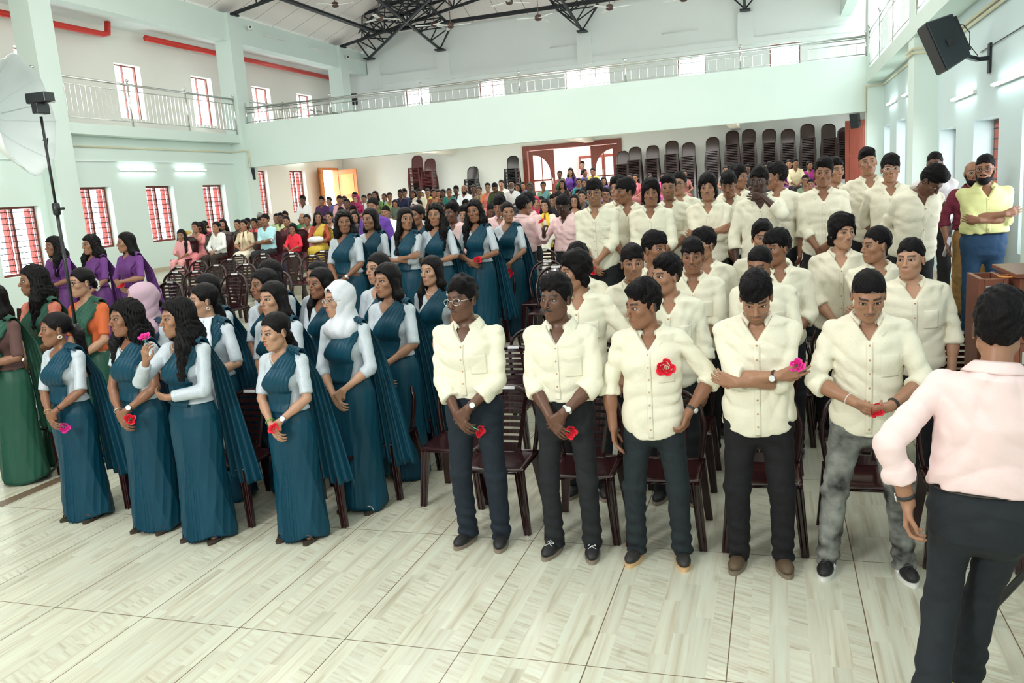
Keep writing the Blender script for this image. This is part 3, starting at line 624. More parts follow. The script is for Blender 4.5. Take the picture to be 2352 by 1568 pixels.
    if p.get('glasses'):
        gc=p['glasses']; mb=MB()
        for q in (-1,1):
            mb.tube([ap(Mh,((q*.034+.024*math.cos(t)*(1 if abs(math.cos(t))<.8 else 1.05))*hs,(-.104+.010*abs(q*.034+.024*math.cos(t))/.05)*hs,(-.002+.019*math.sin(t))*hs)) for t in [2*PI*i/20 for i in range(20)]],.0016 if gc!='black' else .0022,6,closed=True)
            mb.tube([ap(Mh,(q*.058*hs,-.094*hs,.004*hs)),ap(Mh,(q*.076*hs,-.05*hs,.006*hs)),ap(Mh,(q*.080*hs,.01*hs,.004*hs))],.0016,6)
        mb.tube([ap(Mh,(-.011*hs,-.104*hs,.002*hs)),ap(Mh,(0,-.109*hs,.006*hs)),ap(Mh,(.011*hs,-.104*hs,.002*hs))],.0015,6)
        g=mb.obj('glasses','black_plastic' if gc=='black' else 'steel',root,True)
    # ---- clothes
    c=p['cloth']; col=p['col']
    cres={0:.0085,1:.013,2:.019}[lod]
    sh_off=.016*s
    def sleeve(upto,r_add,k=.02,cuff=True):
        o=[]
        for S,Eb,W,hd,pn,q,cu in arms:
            o.append(ell((0,0,0),((r1+r_add+.006)*s,)*3,.03*s,tr(*S)))
            o.append(caps((q*.055*s,.014*s,1.400*s),(q*sx*.88,.012*s,sz+.010*s),.036*s,(r1+r_add-.006)*s,.03*s,U))
            if upto<=1:
                e=S+(Eb-S)*upto; o.append(cylr(S,e,(r1+r_add+.005)*s,(r2+r_add+.012)*s,k*s))
                if cuff: o.append(cylr(S+(e-S)*.9,e,(r2+r_add+.019)*s,(r2+r_add+.019)*s,.004))
            else:
                t=upto-1; o.append(caps(S,Eb,(r1+r_add+.005)*s,(r2+r_add+.009)*s,k*s)); e=Eb+(W-Eb)*t; rr=(r2+(r3-r2)*t+r_add+.012)*s
                o.append(cylr(Eb,e,(r2+r_add+.012)*s,rr,k*s))
                if cuff:
                    cf=e-(e-Eb)/np.linalg.norm(e-Eb)*.055*s; o.append(cylr(cf,e,rr+.008*s,rr+.012*s,.0,rd=.003)); 
        return o
    def neck_cut(vz,wd,dz=0):
        return [func('s',(-.12*s,-.30*s,1.18*s),(.12*s,.02*s,1.6*s),lambda X,Y,Z:np.maximum(np.abs(X)-np.maximum(Z-vz*s,0)*wd,Y-.0*s)+0*Z,.004*s,U),cylr(ap(U,(0,.012*s,1.40*s)),ap(U,(0,.012*s,1.56*s)),.062*s,.066*s,.006,None,'s')]
    if c in('shirt','tee'):
        tuck=p.get('tuck',False); zb=(1.0 if tuck else p.get('hem',.83))
        zz=[zb*s]+[v*s for v in MZ if v>zb+.02]; A2=[max(np.interp(v,z_,a_),(.150*s*w if not tuck else .166*s*w if v<1.08*s else 0))+(.016 if v<1.3*s else .010)*s for v in zz]; B2=[max(np.interp(v,z_,b_),.100*s*(1+(w-1)*1.4))+(.020 if v<1.3*s else .012)*s for v in zz]; C2=[np.interp(v,z_,c_) for v in zz]
        if p.get('belly'): B2=[b+p['belly']*math.exp(-((v/s-1.10)/.12)**2) for b,v in zip(B2,zz)]
        A2[-1]=.074*s; B2[-1]=.070*s; A2[-2]+=.004*s
        SO=[prof(zz,A2,B2,C2,.02,U,zcut=None if tuck else (lambda x:.05*s*np.minimum((np.abs(x)/(.17*s))**2,1)))]
        SO+=sleeve(p.get('slv',1.28 if c=='shirt' else .62),.003 if c=='shirt' else .002,.009,cuff=(c=='shirt'))
        SO+=folds(SO,{0:.0075,1:.0065,2:.004}[lod],seed)
        SO+=neck_cut(1.335 if c=='shirt' else 1.40,.62)
        shirt=mobj('shirt',sdfmesh('shirt',SO,cres),p.get('fab','shirt'),root,col)
        if c=='shirt' and lod<2:
            vol=LASTVOL[0]; flat=not p.get('bend')
            # collar
            def colf(u,v):
                ang=(u-.5)*2*2.70; fr=np.abs(u-.5)*2; t=np.clip((v-.35)/.65,0,1); R=(.070+.032*t)*s; x=np.sin(ang)*R*(1+.06*fr); y=(.014*s)+np.cos(ang)*R*1.0
                zt=(1.490-.046*fr**2.2)*s; drop=(.040+.040*np.clip((fr-.6)/.4,0,1))*s
                z=np.where(v<.35,zt-.03*s*(1-v/.35),zt-drop*((v-.35)/.65)**1.1)
                q_=t*np.clip((fr-.45)*2,0,1); y=y-.026*s*q_; x=x+np.sign(ang)*.018*s*q_
                Q=np.stack([x,y,z],-1)@U[:3,:3].T+U[:3,3]; return Q[...,0],Q[...,1],Q[...,2]
            P_,F_=grid(colf,41,9); cl=mobj('collar',mkmesh('collar',P_,F_,True),p.get('fab','shirt'),shirt,col); solid(cl,.004*s)
            # placket, buttons, pocket on the front
            bel=p.get('belly',0)
            def fy(x,z):
                return np.interp(z,zz,C2)-np.interp(z,zz,B2)*np.maximum(1-(np.abs(x)/np.interp(z,zz,A2))**2.2,.02)**(1/2.2)
            def pl(x0,x1,z0,z1,off):
                def f(u,v):
                    x=x0+(x1-x0)*u; z=z0+(z1-z0)*v; g=fy(x,z); yy=surf_y(vol,x,z,g) if flat else g
                    Q=np.stack([x,yy-off,z],-1)@U[:3,:3].T+U[:3,3]; return Q[...,0],Q[...,1],Q[...,2]
                return f
            P_,F_=grid(pl(-.016*s,.016*s,(zb+.015)*s,1.335*s,.0012*s),4,40); o=mobj('placket',mkmesh('placket',P_,F_,True),p.get('fab','shirt'),shirt,col); solid(o,.0022,1)
            if p.get('pose') not in('fold',):
                P_,F_=grid(pl(.055*s,.145*s,1.15*s,1.27*s,.001*s),14,14); o=mobj('pocket',mkmesh('pocket',P_,F_,True),p.get('fab','shirt'),shirt,col); solid(o,.0014,1)
            for i in range(7 if lod==0 else 5):
                z=(1.32-.075*i*(1 if lod==0 else 1.25))*s
                if z<(zb+.03)*s: break
                bt=ap(U,(0,(float(surf_y(vol,0.,z,float(fy(0,z)))) if flat else float(fy(0,z)))-.004*s,z)); bm=shared('button',lambda:MB().lathe([(.0055,0),(.0055,.0015),(.0035,.003),(.001,.0032)],n=10).mesh('button',True))
                frame_obj('button',bm,'plain',shirt,bt,U[:3,:3]@np.array((0,-1,0)),(1,0,0),col=p.get('btn',(.55,.30,.16)))
        # trousers
        ww=1+(w-1)*1.4; tc=p.get('tcol',(.012,.014,.017)); TO=[caps((-.05*s,.01*s,.84*s),(.05*s,.01*s,.84*s),.104*s*ww,.104*s*ww,.04*s),prof([.80*s,.88*s,.93*s,(.995 if p.get('tuck') else .955)*s],*([[.156*s*w,.172*s*w,.176*s*w,.164*s*w],[.108*s*ww,.122*s*ww,.122*s*ww,.110*s*ww]] if p.get('tuck') else [[.154*s*w,.166*s*w,.162*s*w,.145*s*w],[.106*s*ww,.114*s*ww,.108*s*ww,.092*s*ww]]),[.012*s]*3+[.0],.02,U)]
        if seat: TO=[prof([.80*s,.88*s,.95*s,1.02*s],[.155*s]*4,[.115*s]*4,[.01*s]*4,.02,U)]
        lr=p.get('legr',1.0)
        for h,k_,a2 in zip(hp,kn,an):
            TO+=[caps(h,k_,.088*s*lr*w**.5,.066*s*lr,.03*s),cylr(k_+(k_-a2)*.0,a2+np.array((0,0,-.045*s if not seat else -.01)),.066*s*lr,.056*s*p.get('hemr',1.0),.03*s)]
            if lod<2:
                a3=a2.copy()
                b0=a3-np.array([.09,.09,.06]); b1=a3+np.array([.09,.09,.25])
                TO.append(('d',(b0,b1),(lambda az:(lambda X,Y,Z:(.006*np.sin(85*Z+12*X+8*Y+seed)*np.clip(1-(Z-az)/.25,0,1)).astype(np.float32)+0*X+0*Y))(a3[2]),.0))
        TO+=folds(TO,.005 if lod<2 else .003,seed+3)
        mobj('trousers',sdfmesh('trousers',TO,cres*1.1),p.get('tfab','denim'),root,tc)
        if tuck and lod<2:
            mb=MB(); R=lambda t:(.166*s*w*math.cos(t),.0+(.108*s*(1+(w-1)*1.4)+p.get('belly',0)*.6)*math.sin(t),1.0*s)
            mb.tube([R(2*PI*i/32) for i in range(32)],.018*s,6,closed=True,flat=.30,upv=(0,0,1)); mb.obj('belt','plain',root,True,col=p.get('belt',(.012,.010,.010)))
        if not p.get('noshoes'):
            k_='sneaker'
            sm=shared('shoe',lambda:shoe_mesh(0)); so=shared('sole',sole_mesh); lc=shared('laces',laces_mesh)
            for i,a2 in enumerate(an):
                q=-1 if i==0 else 1; yw=q*.18
                pitch=0
                pos=(a2[0],a2[1]-.01*s,max(a2[2]-.085*s,0))
                sh=mobj('shoe',sm,'plain',root,col=p.get('shoe',(.02,.02,.022))); sh.location=pos; sh.rotation_euler=(0,0,yw); sh.scale=(s*1.02,s*1.02,s*1.02)
                if p.get('pose')=='walk' and i==1: sh.rotation_euler=(-.9,0,0); sh.location=(a2[0],a2[1]-.02,a2[2]-.060)
                mobj('sole',so,'plain',sh,col=p.get('sole',(.25,.2,.16)))
                if p.get('stripes'):
                    mb=MB()
                    for sd in (-1,1):
                        for t in range(3): mb.bar((sd*.044,-.035+.022*t,.024),(sd*.034,-.015+.022*t,.060),.009,.006)
                    mb.obj('side_stripes','plain',sh,col=(.75,.75,.75))
                if lod==0 and p.get('lace'): mobj('laces',lc,'plain',sh,col=p['lace'])
    elif c in('saree','kurta'):
        sc=p['scol'] if 'scol' in p else col
        fab=p.get('bfab','silver_cloth'); zb=1.03 if c=='saree' else .55
        zz=[v*s for v in MZ if v>=1.0]
        A2=[np.interp(v,z_,a_)+.006*s for v in zz]; B2=[np.interp(v,z_,b_)+.006*s for v in zz]; C2=[np.interp(v,z_,c_) for v in zz]; A2[-1]=.055*s
        SO=[prof(zz,A2,B2,C2,.02,U)]
        for q in (-1,1): SO.append(ell((q*.062*s,-.075*s,1.235*s),(.062*s,.060*s,.066*s),.03*s,U))
        SO+=sleeve(p.get('slv',.92),.002,.02,cuff=False)
        SO+=folds(SO,.0025,seed)
        vn=p.get('vneck',1.30)
        SO+=[func('s',(-.12*s,-.30*s,1.2*s),(.12*s,.04*s,1.6*s),lambda X,Y,Z:np.maximum(np.abs(X)-(.012*s+np.maximum(Z-vn*s,0)*.62),np.maximum(Y-.0*s,vn*s-Z)),.006*s,U),cylr(ap(U,(0,-.01*s,1.405*s)),ap(U,(0,.0,1.56*s)),.078*s,.08*s,.006,None,'s')]
        blouse=mobj('blouse',sdfmesh('blouse',SO,cres*.95),fab,root,col)
        if seat:
            TO=[prof([.80*s,.88*s,.95*s,1.02*s],[.165*s,.17*s,.165*s,.14*s],[.13*s,.125*s,.12*s,.1*s],[.01*s]*4,.03,U),caps((-.07*s,-.05*s,.52*s),(-.09*s,-.42*s,.50*s),.095*s,.085*s,.05),caps((.07*s,-.05*s,.52*s),(.09*s,-.42*s,.50*s),.095*s,.085*s,.05),caps((0,-.1*s,.52*s),(0,-.42*s,.50*s),.09*s,.08*s,.06),
                cylr((-.05*s,-.42*s,.50*s),(-.06*s,-.44*s,.06*s),.095*s,.13*s,.05),cylr((.05*s,-.42*s,.50*s),(.06*s,-.44*s,.06*s),.095*s,.13*s,.05)]
            TO+=folds(TO,.006,seed+3); mobj('skirt',sdfmesh('skirt',TO,cres*1.2),'saree' if c=='saree' else 'plain_cloth',root,sc)
        else:
            n1,n2={0:(260,70),1:(150,36),2:(60,16)}[lod]; ph=rs.rand(4)*6
            zt=1.005*s
            def sk(u,v):
                th=u*2*PI-PI/2; z=zt*(1-v)+.025*s*v; t=v
                A_=np.interp(t,[0,.10,.22,.5,1],[.146,.182,.188,.180,.205])*s*w; B_=np.interp(t,[0,.10,.22,.5,1],[.106,.128,.132,.130,.165])*s
                cx=np.cos(th); sy=np.sin(th)
                x=A_*np.sign(cx)*np.abs(cx)**.92; y=B_*sy
                fx=(x-.02*s+.03*s*t)/((.014+.058*t**.8)*s)                     # pleat fan coordinate at the front
                front=np.clip((-sy-.35)/.35,0,1)*np.clip(1.25-np.abs(fx),0,1)
                saw=(((fx*2.6+.13*np.sin(t*9+ph[1]))%1))**1.4
                r=1+front*(saw-.45)*(.035+.13*t)
                fo=lambda q:1-2*np.abs(np.sin(q))**.8
                dg=fo(th*2.5+t*5+ph[0])*.024*t+fo(th*4-t*6+ph[1])*.022*t**.5+fo(th*8.5+t*9+ph[2])*.013*t**.4*(1-front)
                r=r+dg*(1-front*.6)+.03*front*t
                hem=.018*s*np.sin(th*3+ph[3])*v**6
                return x*r,y*r+.006*s-.02*s*t*front,z+hem
            P_,F_=grid(sk,n1,n2,True); sko=mobj('skirt',mkmesh('skirt',P_,F_,True),'saree',root,sc); solid(sko,.004)
        if c=='saree':
            n1,n2={0:(40,90),1:(26,50),2:(12,22)}[lod]; pl=p.get('pallu',.40)
            if seat: pl=1.02
            bp=rs.rand(3)*6
            def dr(u,v):
                # v 0..0.42 front band, .42..0.5 over the shoulder, rest hanging behind
                f=np.clip(v/.42,0,1); g=np.clip((v-.42)/.08,0,1); h=np.clip((v-.50)/.50,0,1)
                xa=np.interp(f,[0,.25,.6,1],[-.172,-.120,-.025,.068]); za=np.interp(f,[0,.25,.6,1],[1.02,1.20,1.335,1.438])
                xb=np.interp(f,[0,.25,.6,1],[.060,.085,.115,.158]);   zb_=np.interp(f,[0,.25,.6,1],[.985,1.09,1.235,1.412])
                x=(xa+(xb-xa)*u)*s; z=(za+(zb_-za)*u)*s
                x=np.where(f<1,np.clip(x,-.174*s,.174*s),x)
                y=body_front(True,x/s/w,z/s,.006)*s*(1+(w-1)*1.4)-.004*s; ridge=.0075*s*np.abs(np.sin(u*PI*5.5+f*1.2+bp[0]))*(.35+.65*f)
                y=y-(.012*s+ridge)
                # over shoulder
                top=(1.448-.030*u)*s; ys=-.045*s+g*.105*s
                y=np.where(v>.42,ys-.004*np.sin(u*30),y); z=np.where(v>.42,top+.022*s*np.sin(g*PI)+.006*s*np.sin(u*26+bp[1]),z)
                # hanging
                wdt=(.09+.21*h**.8)*s; xh=.068*s+(.03*h)*s+u*wdt; yh=.060*s+.085*s*np.clip(h*5,0,1)+.02*s*np.sin(u*PI*9+bp[2])*np.clip(h*4,0,1)*(.5+.7*h)+.03*s*h
                zh=(1.418-.02*u)*s-(1.418-pl)*s*h+.02*s*np.sin(u*8+1)*h
                x=np.where(h>0,xh,x); y=np.where(h>0,yh,y); z=np.where(h>0,zh,z)
                Q=np.stack([x,y,z],-1)@U[:3,:3].T+U[:3,3]; return Q[...,0],Q[...,1],Q[...,2]
            P_,F_=grid(dr,n1,n2); d=mobj('saree_drape',mkmesh('saree_drape',P_,F_,True),'saree',root,sc); solid(d,.004,1)
        elif p.get('dup'):
            def du(u,v):
                a=(v-.5)*2; x=np.sign(a)*np.minimum(np.abs(a)*1.6,1)*.10*s+(u-.5)*.06*s; z=np.where(np.abs(a)<.2,1.46,1.46-(np.abs(a)-.2)*.9)*s; y=np.where(np.abs(a)<.2,.06,-.0)*s; y=np.where(np.abs(a)>=.2,body_front(True,x/s,z/s,.02)*s-.01,y)
                Q=np.stack([x,y,z+.006*np.sin(u*15)],-1)@U[:3,:3].T+U[:3,3]; return Q[...,0],Q[...,1],Q[...,2]
            P_,F_=grid(du,8,40); d=mobj('dupatta',mkmesh('dupatta',P_,F_,True),'plain_cloth',root,p['dup']); solid(d,.005)
        if not seat and lod==0 or p.get('sandal'):
            for i,a2 in enumerate(an):
                q=-1 if i==0 else 1; sd=empty('sandal',(0,0,0)); del_=sd; sd.parent=root; sd.location=(a2[0]*.9,a2[1]-.045*s,0); sd.rotation_euler=(0,0,q*.15)
                mobj('sole',shared('sole',sole_mesh),'plain',sd,col=(.05,.035,.025)).scale=(.9,.95,.8)
                mb=MB()
                for yy in (-.10,-.06,-.02): mb.tube([(-.040,yy,.018),(-.025,yy,.048),(0,yy-.005,.056),(.025,yy,.048),(.040,yy,.018)],.006,6,flat=.5)
                mb.obj('strap','plain',sd,True,col=p.get('sandal',(.06,.05,.045)))
    # ---- small worn items
    def wrist(i): S,Eb,W,hd,pn,q,cu=arms[i]; return W+(Eb-W)/np.linalg.norm(Eb-W)*.030*s, (Eb-W), pn
    for it in p.get('worn',()):
        nm,i=it[0],it[1]
        if nm in('watch','smartwatch'):
            pos,dz,pn=wrist(i); o=frame_obj('watch',shared('wstrap',lambda:torus_mesh('watch',.0285,.0055,24,6)),'plain' ,root,pos,dz,col=it[2] if len(it)>2 else (.015,.015,.015))
            o.scale=(s,s,s*1.6)
            c_n=-nrm(pn-nrm(dz)*(pn@nrm(dz)))
            dial=shared('wdial',lambda:MB().lathe([(.017,0),(.018,.006),(.0165,.008),(.0145,.0075)],n=18).mesh('watch_dial',True)); d2=frame_obj('watch_dial',dial,'steel' if nm=='watch' else 'black_plastic',root,pos+c_n*.030*s,c_n)
            f2=shared('wface',lambda:MB().lathe([(.0145,.0),(.0142,.0012)],n=18).mesh('watch_face')); o=mobj('watch_face',f2,'plain',d2,col=(.75,.78,.78) if nm=='watch' else (.01,.01,.012)); o.location=(0,0,.0072)
        elif nm=='bracelet':
            pos,dz,pn=wrist(i); o=frame_obj('bracelet',shared('bracelet',lambda:torus_mesh('bracelet',.029,.0026,24,6)),'plain',root,pos+nrm(dz)*.012,dz,col=it[2])
        elif nm=='necklace':
            mb=MB(); R=.070*s
            for k2 in range(25):
                t=-1.45+2.9*k2/24; x=R*math.sin(t)*.95; z=(1.445-.085*math.cos(t)**1*it[1])*s if abs(t)<1.5 else 0; y=float(body_front(True,x/s,z/s,.0))*s*.93
                y=min(y,-.035*s) if z<1.43*s else -.04*s
                mb.lathe([(.0005,-.0042),(.0042,0),(.0005,.0042)],(x,y-.004,z),8)
            mb.obj('necklace','plain',root,True,col=it[2])
        elif nm=='earring':
            for q in (-1,1):
                e=frame_obj('earring',shared('earring',lambda:torus_mesh('earring',.013,.0042,18,6,.8,1.2)),'plain',root,ap(Mh,(q*.080*hs,.008*hs,-.052*hs)),Mh[:3,:3]@np.array((1,.5,0)),(0,0,1),col=it[2])
        elif nm=='clip': mobj('hair_clip',torus_mesh('hair_clip',.022,.008,12,6),'plain',root,col=it[2]).location=tuple(ap(Mh,(0,.11*hs,-.01*hs)))
    if p.get('rose'):
        i,colr,lab=p['rose'][:3]; S,Eb,W,hd,pn,q,cu=arms[i]; R3=Matrix.Rotation(p.get('yaw',0),3,'Z')
        off=nrm(hd)*.085*s+pn/np.linalg.norm(pn)*.02; ext=np.array(p['rose'][3]) if len(p['rose'])>3 else np.array((.04,-.03,-.06))
        base=W+off; bl=base+ext
        flower_obj(Vector((p['x'],p['y'],p['z']))+R3@Vector(bl),R3@Vector(nrm(ext+np.array((0,-.04,.0)))),ROSE[colr],lab,R3@Vector(-nrm(ext)),'paper roses held or worn by the students',(.74 if lod==0 else .9),float(np.linalg.norm(ext))+.05)
    p['_arms']=arms; p['_Mh']=Mh
    return root
# ---------------------------------------------------------------- the hall
def st(o): o['kind']='structure'; return o
def wall(name,axis_,a0,a1,u0,u1,z0,z1,holes,m):
    """wall slab between a0..a1 across `axis_`, spanning u,z, with rectangular openings"""
    us=sorted({u0,u1,*[h[0] for h in holes],*[h[1] for h in holes]}); zs=sorted({z0,z1,*[h[2] for h in holes],*[h[3] for h in holes]})
    mb=MB()
    for i in range(len(us)-1):
        run=None
        for j in range(len(zs)-1):
            uc=(us[i]+us[i+1])/2; zc=(zs[j]+zs[j+1])/2; hole=any(h[0]<uc<h[1] and h[2]<zc<h[3] for h in holes)
            if not hole: run=(run[0],zs[j+1]) if run else (zs[j],zs[j+1])
            if (hole or j==len(zs)-2) and run:
                A=(a0,us[i],run[0]) if axis_=='x' else (us[i],a0,run[0]); B=(a1,us[i+1],run[1]) if axis_=='x' else (us[i+1],a1,run[1]); mb.box(A,B); run=None
    return st(mb.obj(name,m))
WN=[0]
def window(axis_,a,u0,u1,z0,z1,side,nb=11,m='mahogany',panes=2,shut=True,bars=True):
    WN[0]+=1; n=WN[0]; f=.05 if bars else .032; dpt=.06
    def bx(mb,ua,ub,za,zb,d0=0,d1=dpt):
        lo,hi=sorted((a+side*d0,a+side*d1))
        mb.box((lo,ua,za),(hi,ub,zb)) if axis_=='x' else mb.box((ua,lo,za),(ub,hi,zb))
    root=empty('window_%d'%n,((a,(u0+u1)/2,z0) if axis_=='x' else ((u0+u1)/2,a,z0)),kind='structure'); inv=Matrix.Translation(-root.location)
    def fin(mb,nm,mm): o=mb.obj(nm,mm,root); o.matrix_parent_inverse=inv; return o
    mb=MB(); bx(mb,u0,u1,z0,z0+f);bx(mb,u0,u1,z1-f,z1);bx(mb,u0,u0+f,z0+f,z1-f);bx(mb,u1-f,u1,z0+f,z1-f); fin(mb,'window_frame',m)
    for k in range(1,panes):
        mb=MB(); c=u0+(u1-u0)*k/panes; bx(mb,c-f*(.6 if bars else .3),c+f*(.6 if bars else .3),z0+f,z1-f); fin(mb,'mullion',m)
    if bars:
        mb=MB()
        for i in range(nb):
            z=z0+f+(z1-z0-2*f)*(i+.5)/nb; bx(mb,u0+f,u1-f,z-.008,z+.008,-.0,-.016)
        fin(mb,'grille','black_iron')
    if shut:
        for k in range(panes):
            c0=u0+(u1-u0)*(k+1)/panes-f; w_=(u1-u0)/panes*.24
            mb=MB(); lo,hi=sorted((a+side*(dpt+.01),a+side*(dpt+.04)))
            M_=Matrix.Translation(((a+side*.08),c0,0))@Matrix.Rotation(side*1.42,4,'Z') if axis_=='x' else Matrix.Translation((c0,a+side*.08,0))
            mb.box((-.012,-w_,z0+f),(.012,0,z1-f),M_) if axis_=='x' else mb.box((-w_,-.012,z0+f),(0,.012,z1-f),M_)
            for i in range(nb):
                z=z0+f+(z1-z0-2*f)*(i)/nb+.02; 
                if axis_=='x': mb.box((-side*.012-.006,-w_+.03,z),(-side*.012+.006,-.03,z+.09),M_)
            fin(mb,'shutter','red_paint')
    return root
YB=28.7
# floor tiers (the hall steps up towards the back)
for i,(y0,y1,z) in enumerate([(-6,7.9,0),(7.9,14.2,.5),(14.2,20.5,.9),(20.5,24.6,1.3),(24.6,YB+6,1.5)]):
    st(MB().box((-16.2,y0,-.3),(4.2,y1,z)).obj('floor' if i==0 else 'floor_tier','floor_tile'))
tag(MB().box((-6.10,4.75,0),(-5.98,7.9,.003)).obj('trim_1','brown_border'),kind='structure'); tag(MB().box((-7.62,4.6,0),(-7.50,7.9,.003)).obj('trim_2','brown_border'),kind='structure')
# left side
LW=[(12.45,13.57,1.24,2.63),(14.58,15.58,1.62,2.99),(16.7,17.68,1.62,2.99),(18.83,19.77,1.62,2.99),(10.3,11.4,1.24,2.63)]
wall('wall_left','x',-14.72,-14.5,-6,20.95,0,4.12,LW,'wall_mint')
for h in LW: window('x',-14.66,*h,-1)
wall('wall_left_end','y',20.75,20.95,-15.7,-14.5,.9,4.1,[],'wall_cream')
OW=[(22.8,23.7,2.06,3.48),(25.0,26.0,2.06,3.48),(26.9,28.25,1.5,3.52)]; UW=[(14.7,15.6,4.75,6.1),(17.6,18.5,4.75,6.1),(20.5,21.4,4.75,6.1),(23.4,24.4,4.75,6.1),(26.0,27.0,4.75,6.1)]
wall('wall_left_outer','x',-15.9,-15.7,-6,YB+.2,4.1,8.6,UW,'wall_cream'); wall('wall_left_back','x',-15.9,-15.7,20.75,YB+.2,-.3,4.1,OW,'wall_cream')
wall('wall_right_lower_back','y',20.9,21.0,2.3,2.95,.9,4.1,[],'wall_mint')
for h in OW[:2]: window('x',-15.85,*h,-1)
for h in UW: window('x',-15.86,*h,-1,shut=False,bars=False)
st(MB().box((-15.7,-6,4.10),(-14.2,20.5,4.33)).obj('floor_gallery_left','wall_mint'))
st(MB().box((-14.5,-6,3.55),(-14.46,20.3,3.57)).obj('trim_3','wall_white'))
st(MB().box((-15.7,-6,6.95),(-14.4,YB,7.1)).obj('ceiling_gallery_left','wall_white'))
for k,y in enumerate((7.4,13.75,20.3,26.45)):
    z0=0 if y<20 else .9
    if y>25: z0=4.33
    st(MB().box((-14.62,y,z0),(-14.12,y+.55,7.56)).obj('column','wall_mint'))
st(MB().box((-14.55,-6,6.84),(-14.22,YB,7.56)).obj('beam_left','wall_mint'))
# back
BW=[(-9.98,-9.02,4.7,6.2),(-12.85,-11.88,4.7,6.2),(-6.83,-5.27,4.7,6.2),(-3.01,-2.11,4.7,6.2),(-.11,.81,4.7,6.25)]
wall('wall_back','y',YB,YB+.25,-15.9,4.2,-.3,9.9,BW+[(-8.42,-5.05,1.5,3.7)],'wall_white')
for i,h in enumerate(BW): window('y',YB+.15,*h,1,shut=False,bars=False,panes=3 if i==2 else 2)
st(MB().box((-14.2,YB-.10,6.45),(-11.0,YB,6.75)).obj('ledge','wall_white')); st(MB().box((-11.0,YB-.10,6.35),(2.4,YB,6.52)).obj('ledge','wall_white'))
for x in (-13.93,-11.2,-6.07,-.83): st(MB().box((x-.25,YB-.14,6.3),(x+.25,YB,7.30)).obj('pilaster','wall_white'))
st(MB().box((-15.7,20.72,4.10),(3.6,YB,4.30)).obj('floor_gallery_back','wall_cream'))
st(MB().box((-14.5,20.5,3.43),(1.97,20.72,4.62)).obj('gallery_parapet','wall_mint'))
for x in (-11.2,-6.07,-1.2): st(MB().box((x-.15,20.72,3.72),(x+.15,YB,4.1)).obj('beam_gallery','wall_cream'))
# right side
RW=[(12.55,13.72,1.25,2.66),(10.3,11.5,1.25,2.66),(7.9,9.4,1.25,2.66),(17.1,18.3,1.65,3.06),(19.3,20.25,1.65,3.06)]
wall('wall_right','x',2.3,2.62,-6,20.9,0,4.035,RW,'wall_blue')
for h in RW: window('x',2.52,*h,1,m='mahogany')
wall('wall_right_back','x',2.72,2.95,20.9,YB,.9,4.3,[(26.5,28.1,1.5,3.6)],'wall_white')
wall('wall_right_outer','x',3.9,4.1,-6,YB,3.9,8.6,[(y,y+1,4.8,6.2) for y in (6,9,12,15,18,21,24)],'wall_mint')
st(MB().box((1.95,-6,4.04),(4.0,20.6,4.29)).obj('floor_gallery_right','wall_mint'))
for y in (7.4,13.9,20.4):
    st(MB().box((1.97,y,0 if y<20 else .9),(2.36,y+.55,8.4)).obj('column','wall_mint'))
st(MB().box((1.98,-6,6.84),(2.3,YB,7.6)).obj('beam_right','wall_mint'))
wall('wall_front','y',-6.3,-6,-15.9,4.2,-.3,10,[],'wall_white')
# skirting
st(MB().box((-14.5,14.2,.9),(-14.485,20.3,1.0)).obj('baseboard_left','skirting_tile')); st(MB().box((2.285,7.9,.5),(2.3,13.9,.6)).obj('baseboard_right','skirting_tile'))
# roof: three sloping panelled planes
def roof_mat(name,ax):
    m,nt,b=nod(name); N=nt.nodes; L=nt.links; tc=N.new('ShaderNodeTexCoord'); sp=N.new('ShaderNodeSeparateXYZ'); L.new(tc.outputs['Object'],sp.inputs[0])
    def mt(op,a,c):
        x=N.new('ShaderNodeMath'); x.operation=op; L.new(a,x.inputs[0]); x.inputs[1].default_value=c; return x.outputs[0]
    f=mt('FRACT',mt('ADD',sp.outputs[ax],100),0); f2=mt('LESS_THAN',f,.025); g=mt('LESS_THAN',mt('FRACT',mt('MULTIPLY',mt('ADD',sp.outputs[ax],100),5),0),.12)
    mx=N.new('ShaderNodeMixRGB'); mx.inputs[1].default_value=(.92,.86,.82,1); mx.inputs[2].default_value=(.74,.66,.62,1); L.new(g,mx.inputs[0]); mx.inputs[0].default_value=0
    ml=N.new('ShaderNodeMath'); ml.operation='MULTIPLY'; L.new(g,ml.inputs[0]); ml.inputs[1].default_value=.18; L.new(ml.outputs[0],mx.inputs[0])
    m2=N.new('ShaderNodeMixRGB'); m2.inputs[2].default_value=(.35,.32,.30,1); L.new(mx.outputs[0],m2.inputs[1]); L.new(f2,m2.inputs[0]); L.new(m2.outputs[0],b.inputs['Base Color']); b.inputs['Roughness'].default_value=.6
roof_mat('roof_x',0); roof_mat('roof_y',1)
zl,zb_,sl=7.6,8.08,.42; rx=-6.1; rz=zl+sl*(rx+14.6); yh=YB-(rz-zb_)/sl; yc=YB; xc=-14.6+(zb_-zl)/sl
def poly(name,V,m): 
    V=[Vector(v) for v in V]; n=len(V); W=V+[v+Vector((0,0,.12)) for v in V]
    return st(mobj(name,mkmesh(name,W,[tuple(range(n)),tuple(range(2*n-1,n-1,-1))]+[(i,(i+1)%n,n+(i+1)%n,n+i) for i in range(n)]),m))
poly('ceiling_left',[(-14.6,-6,zl),(-14.6,YB+.2,zl),(xc,YB+.2,zb_),(rx,yh,rz),(rx,-6,rz)],'roof_y')
poly('ceiling_back',[(xc,YB+.2,zb_),(-xc-12.2,YB+.2,zb_),(rx,yh,rz)],'roof_x')
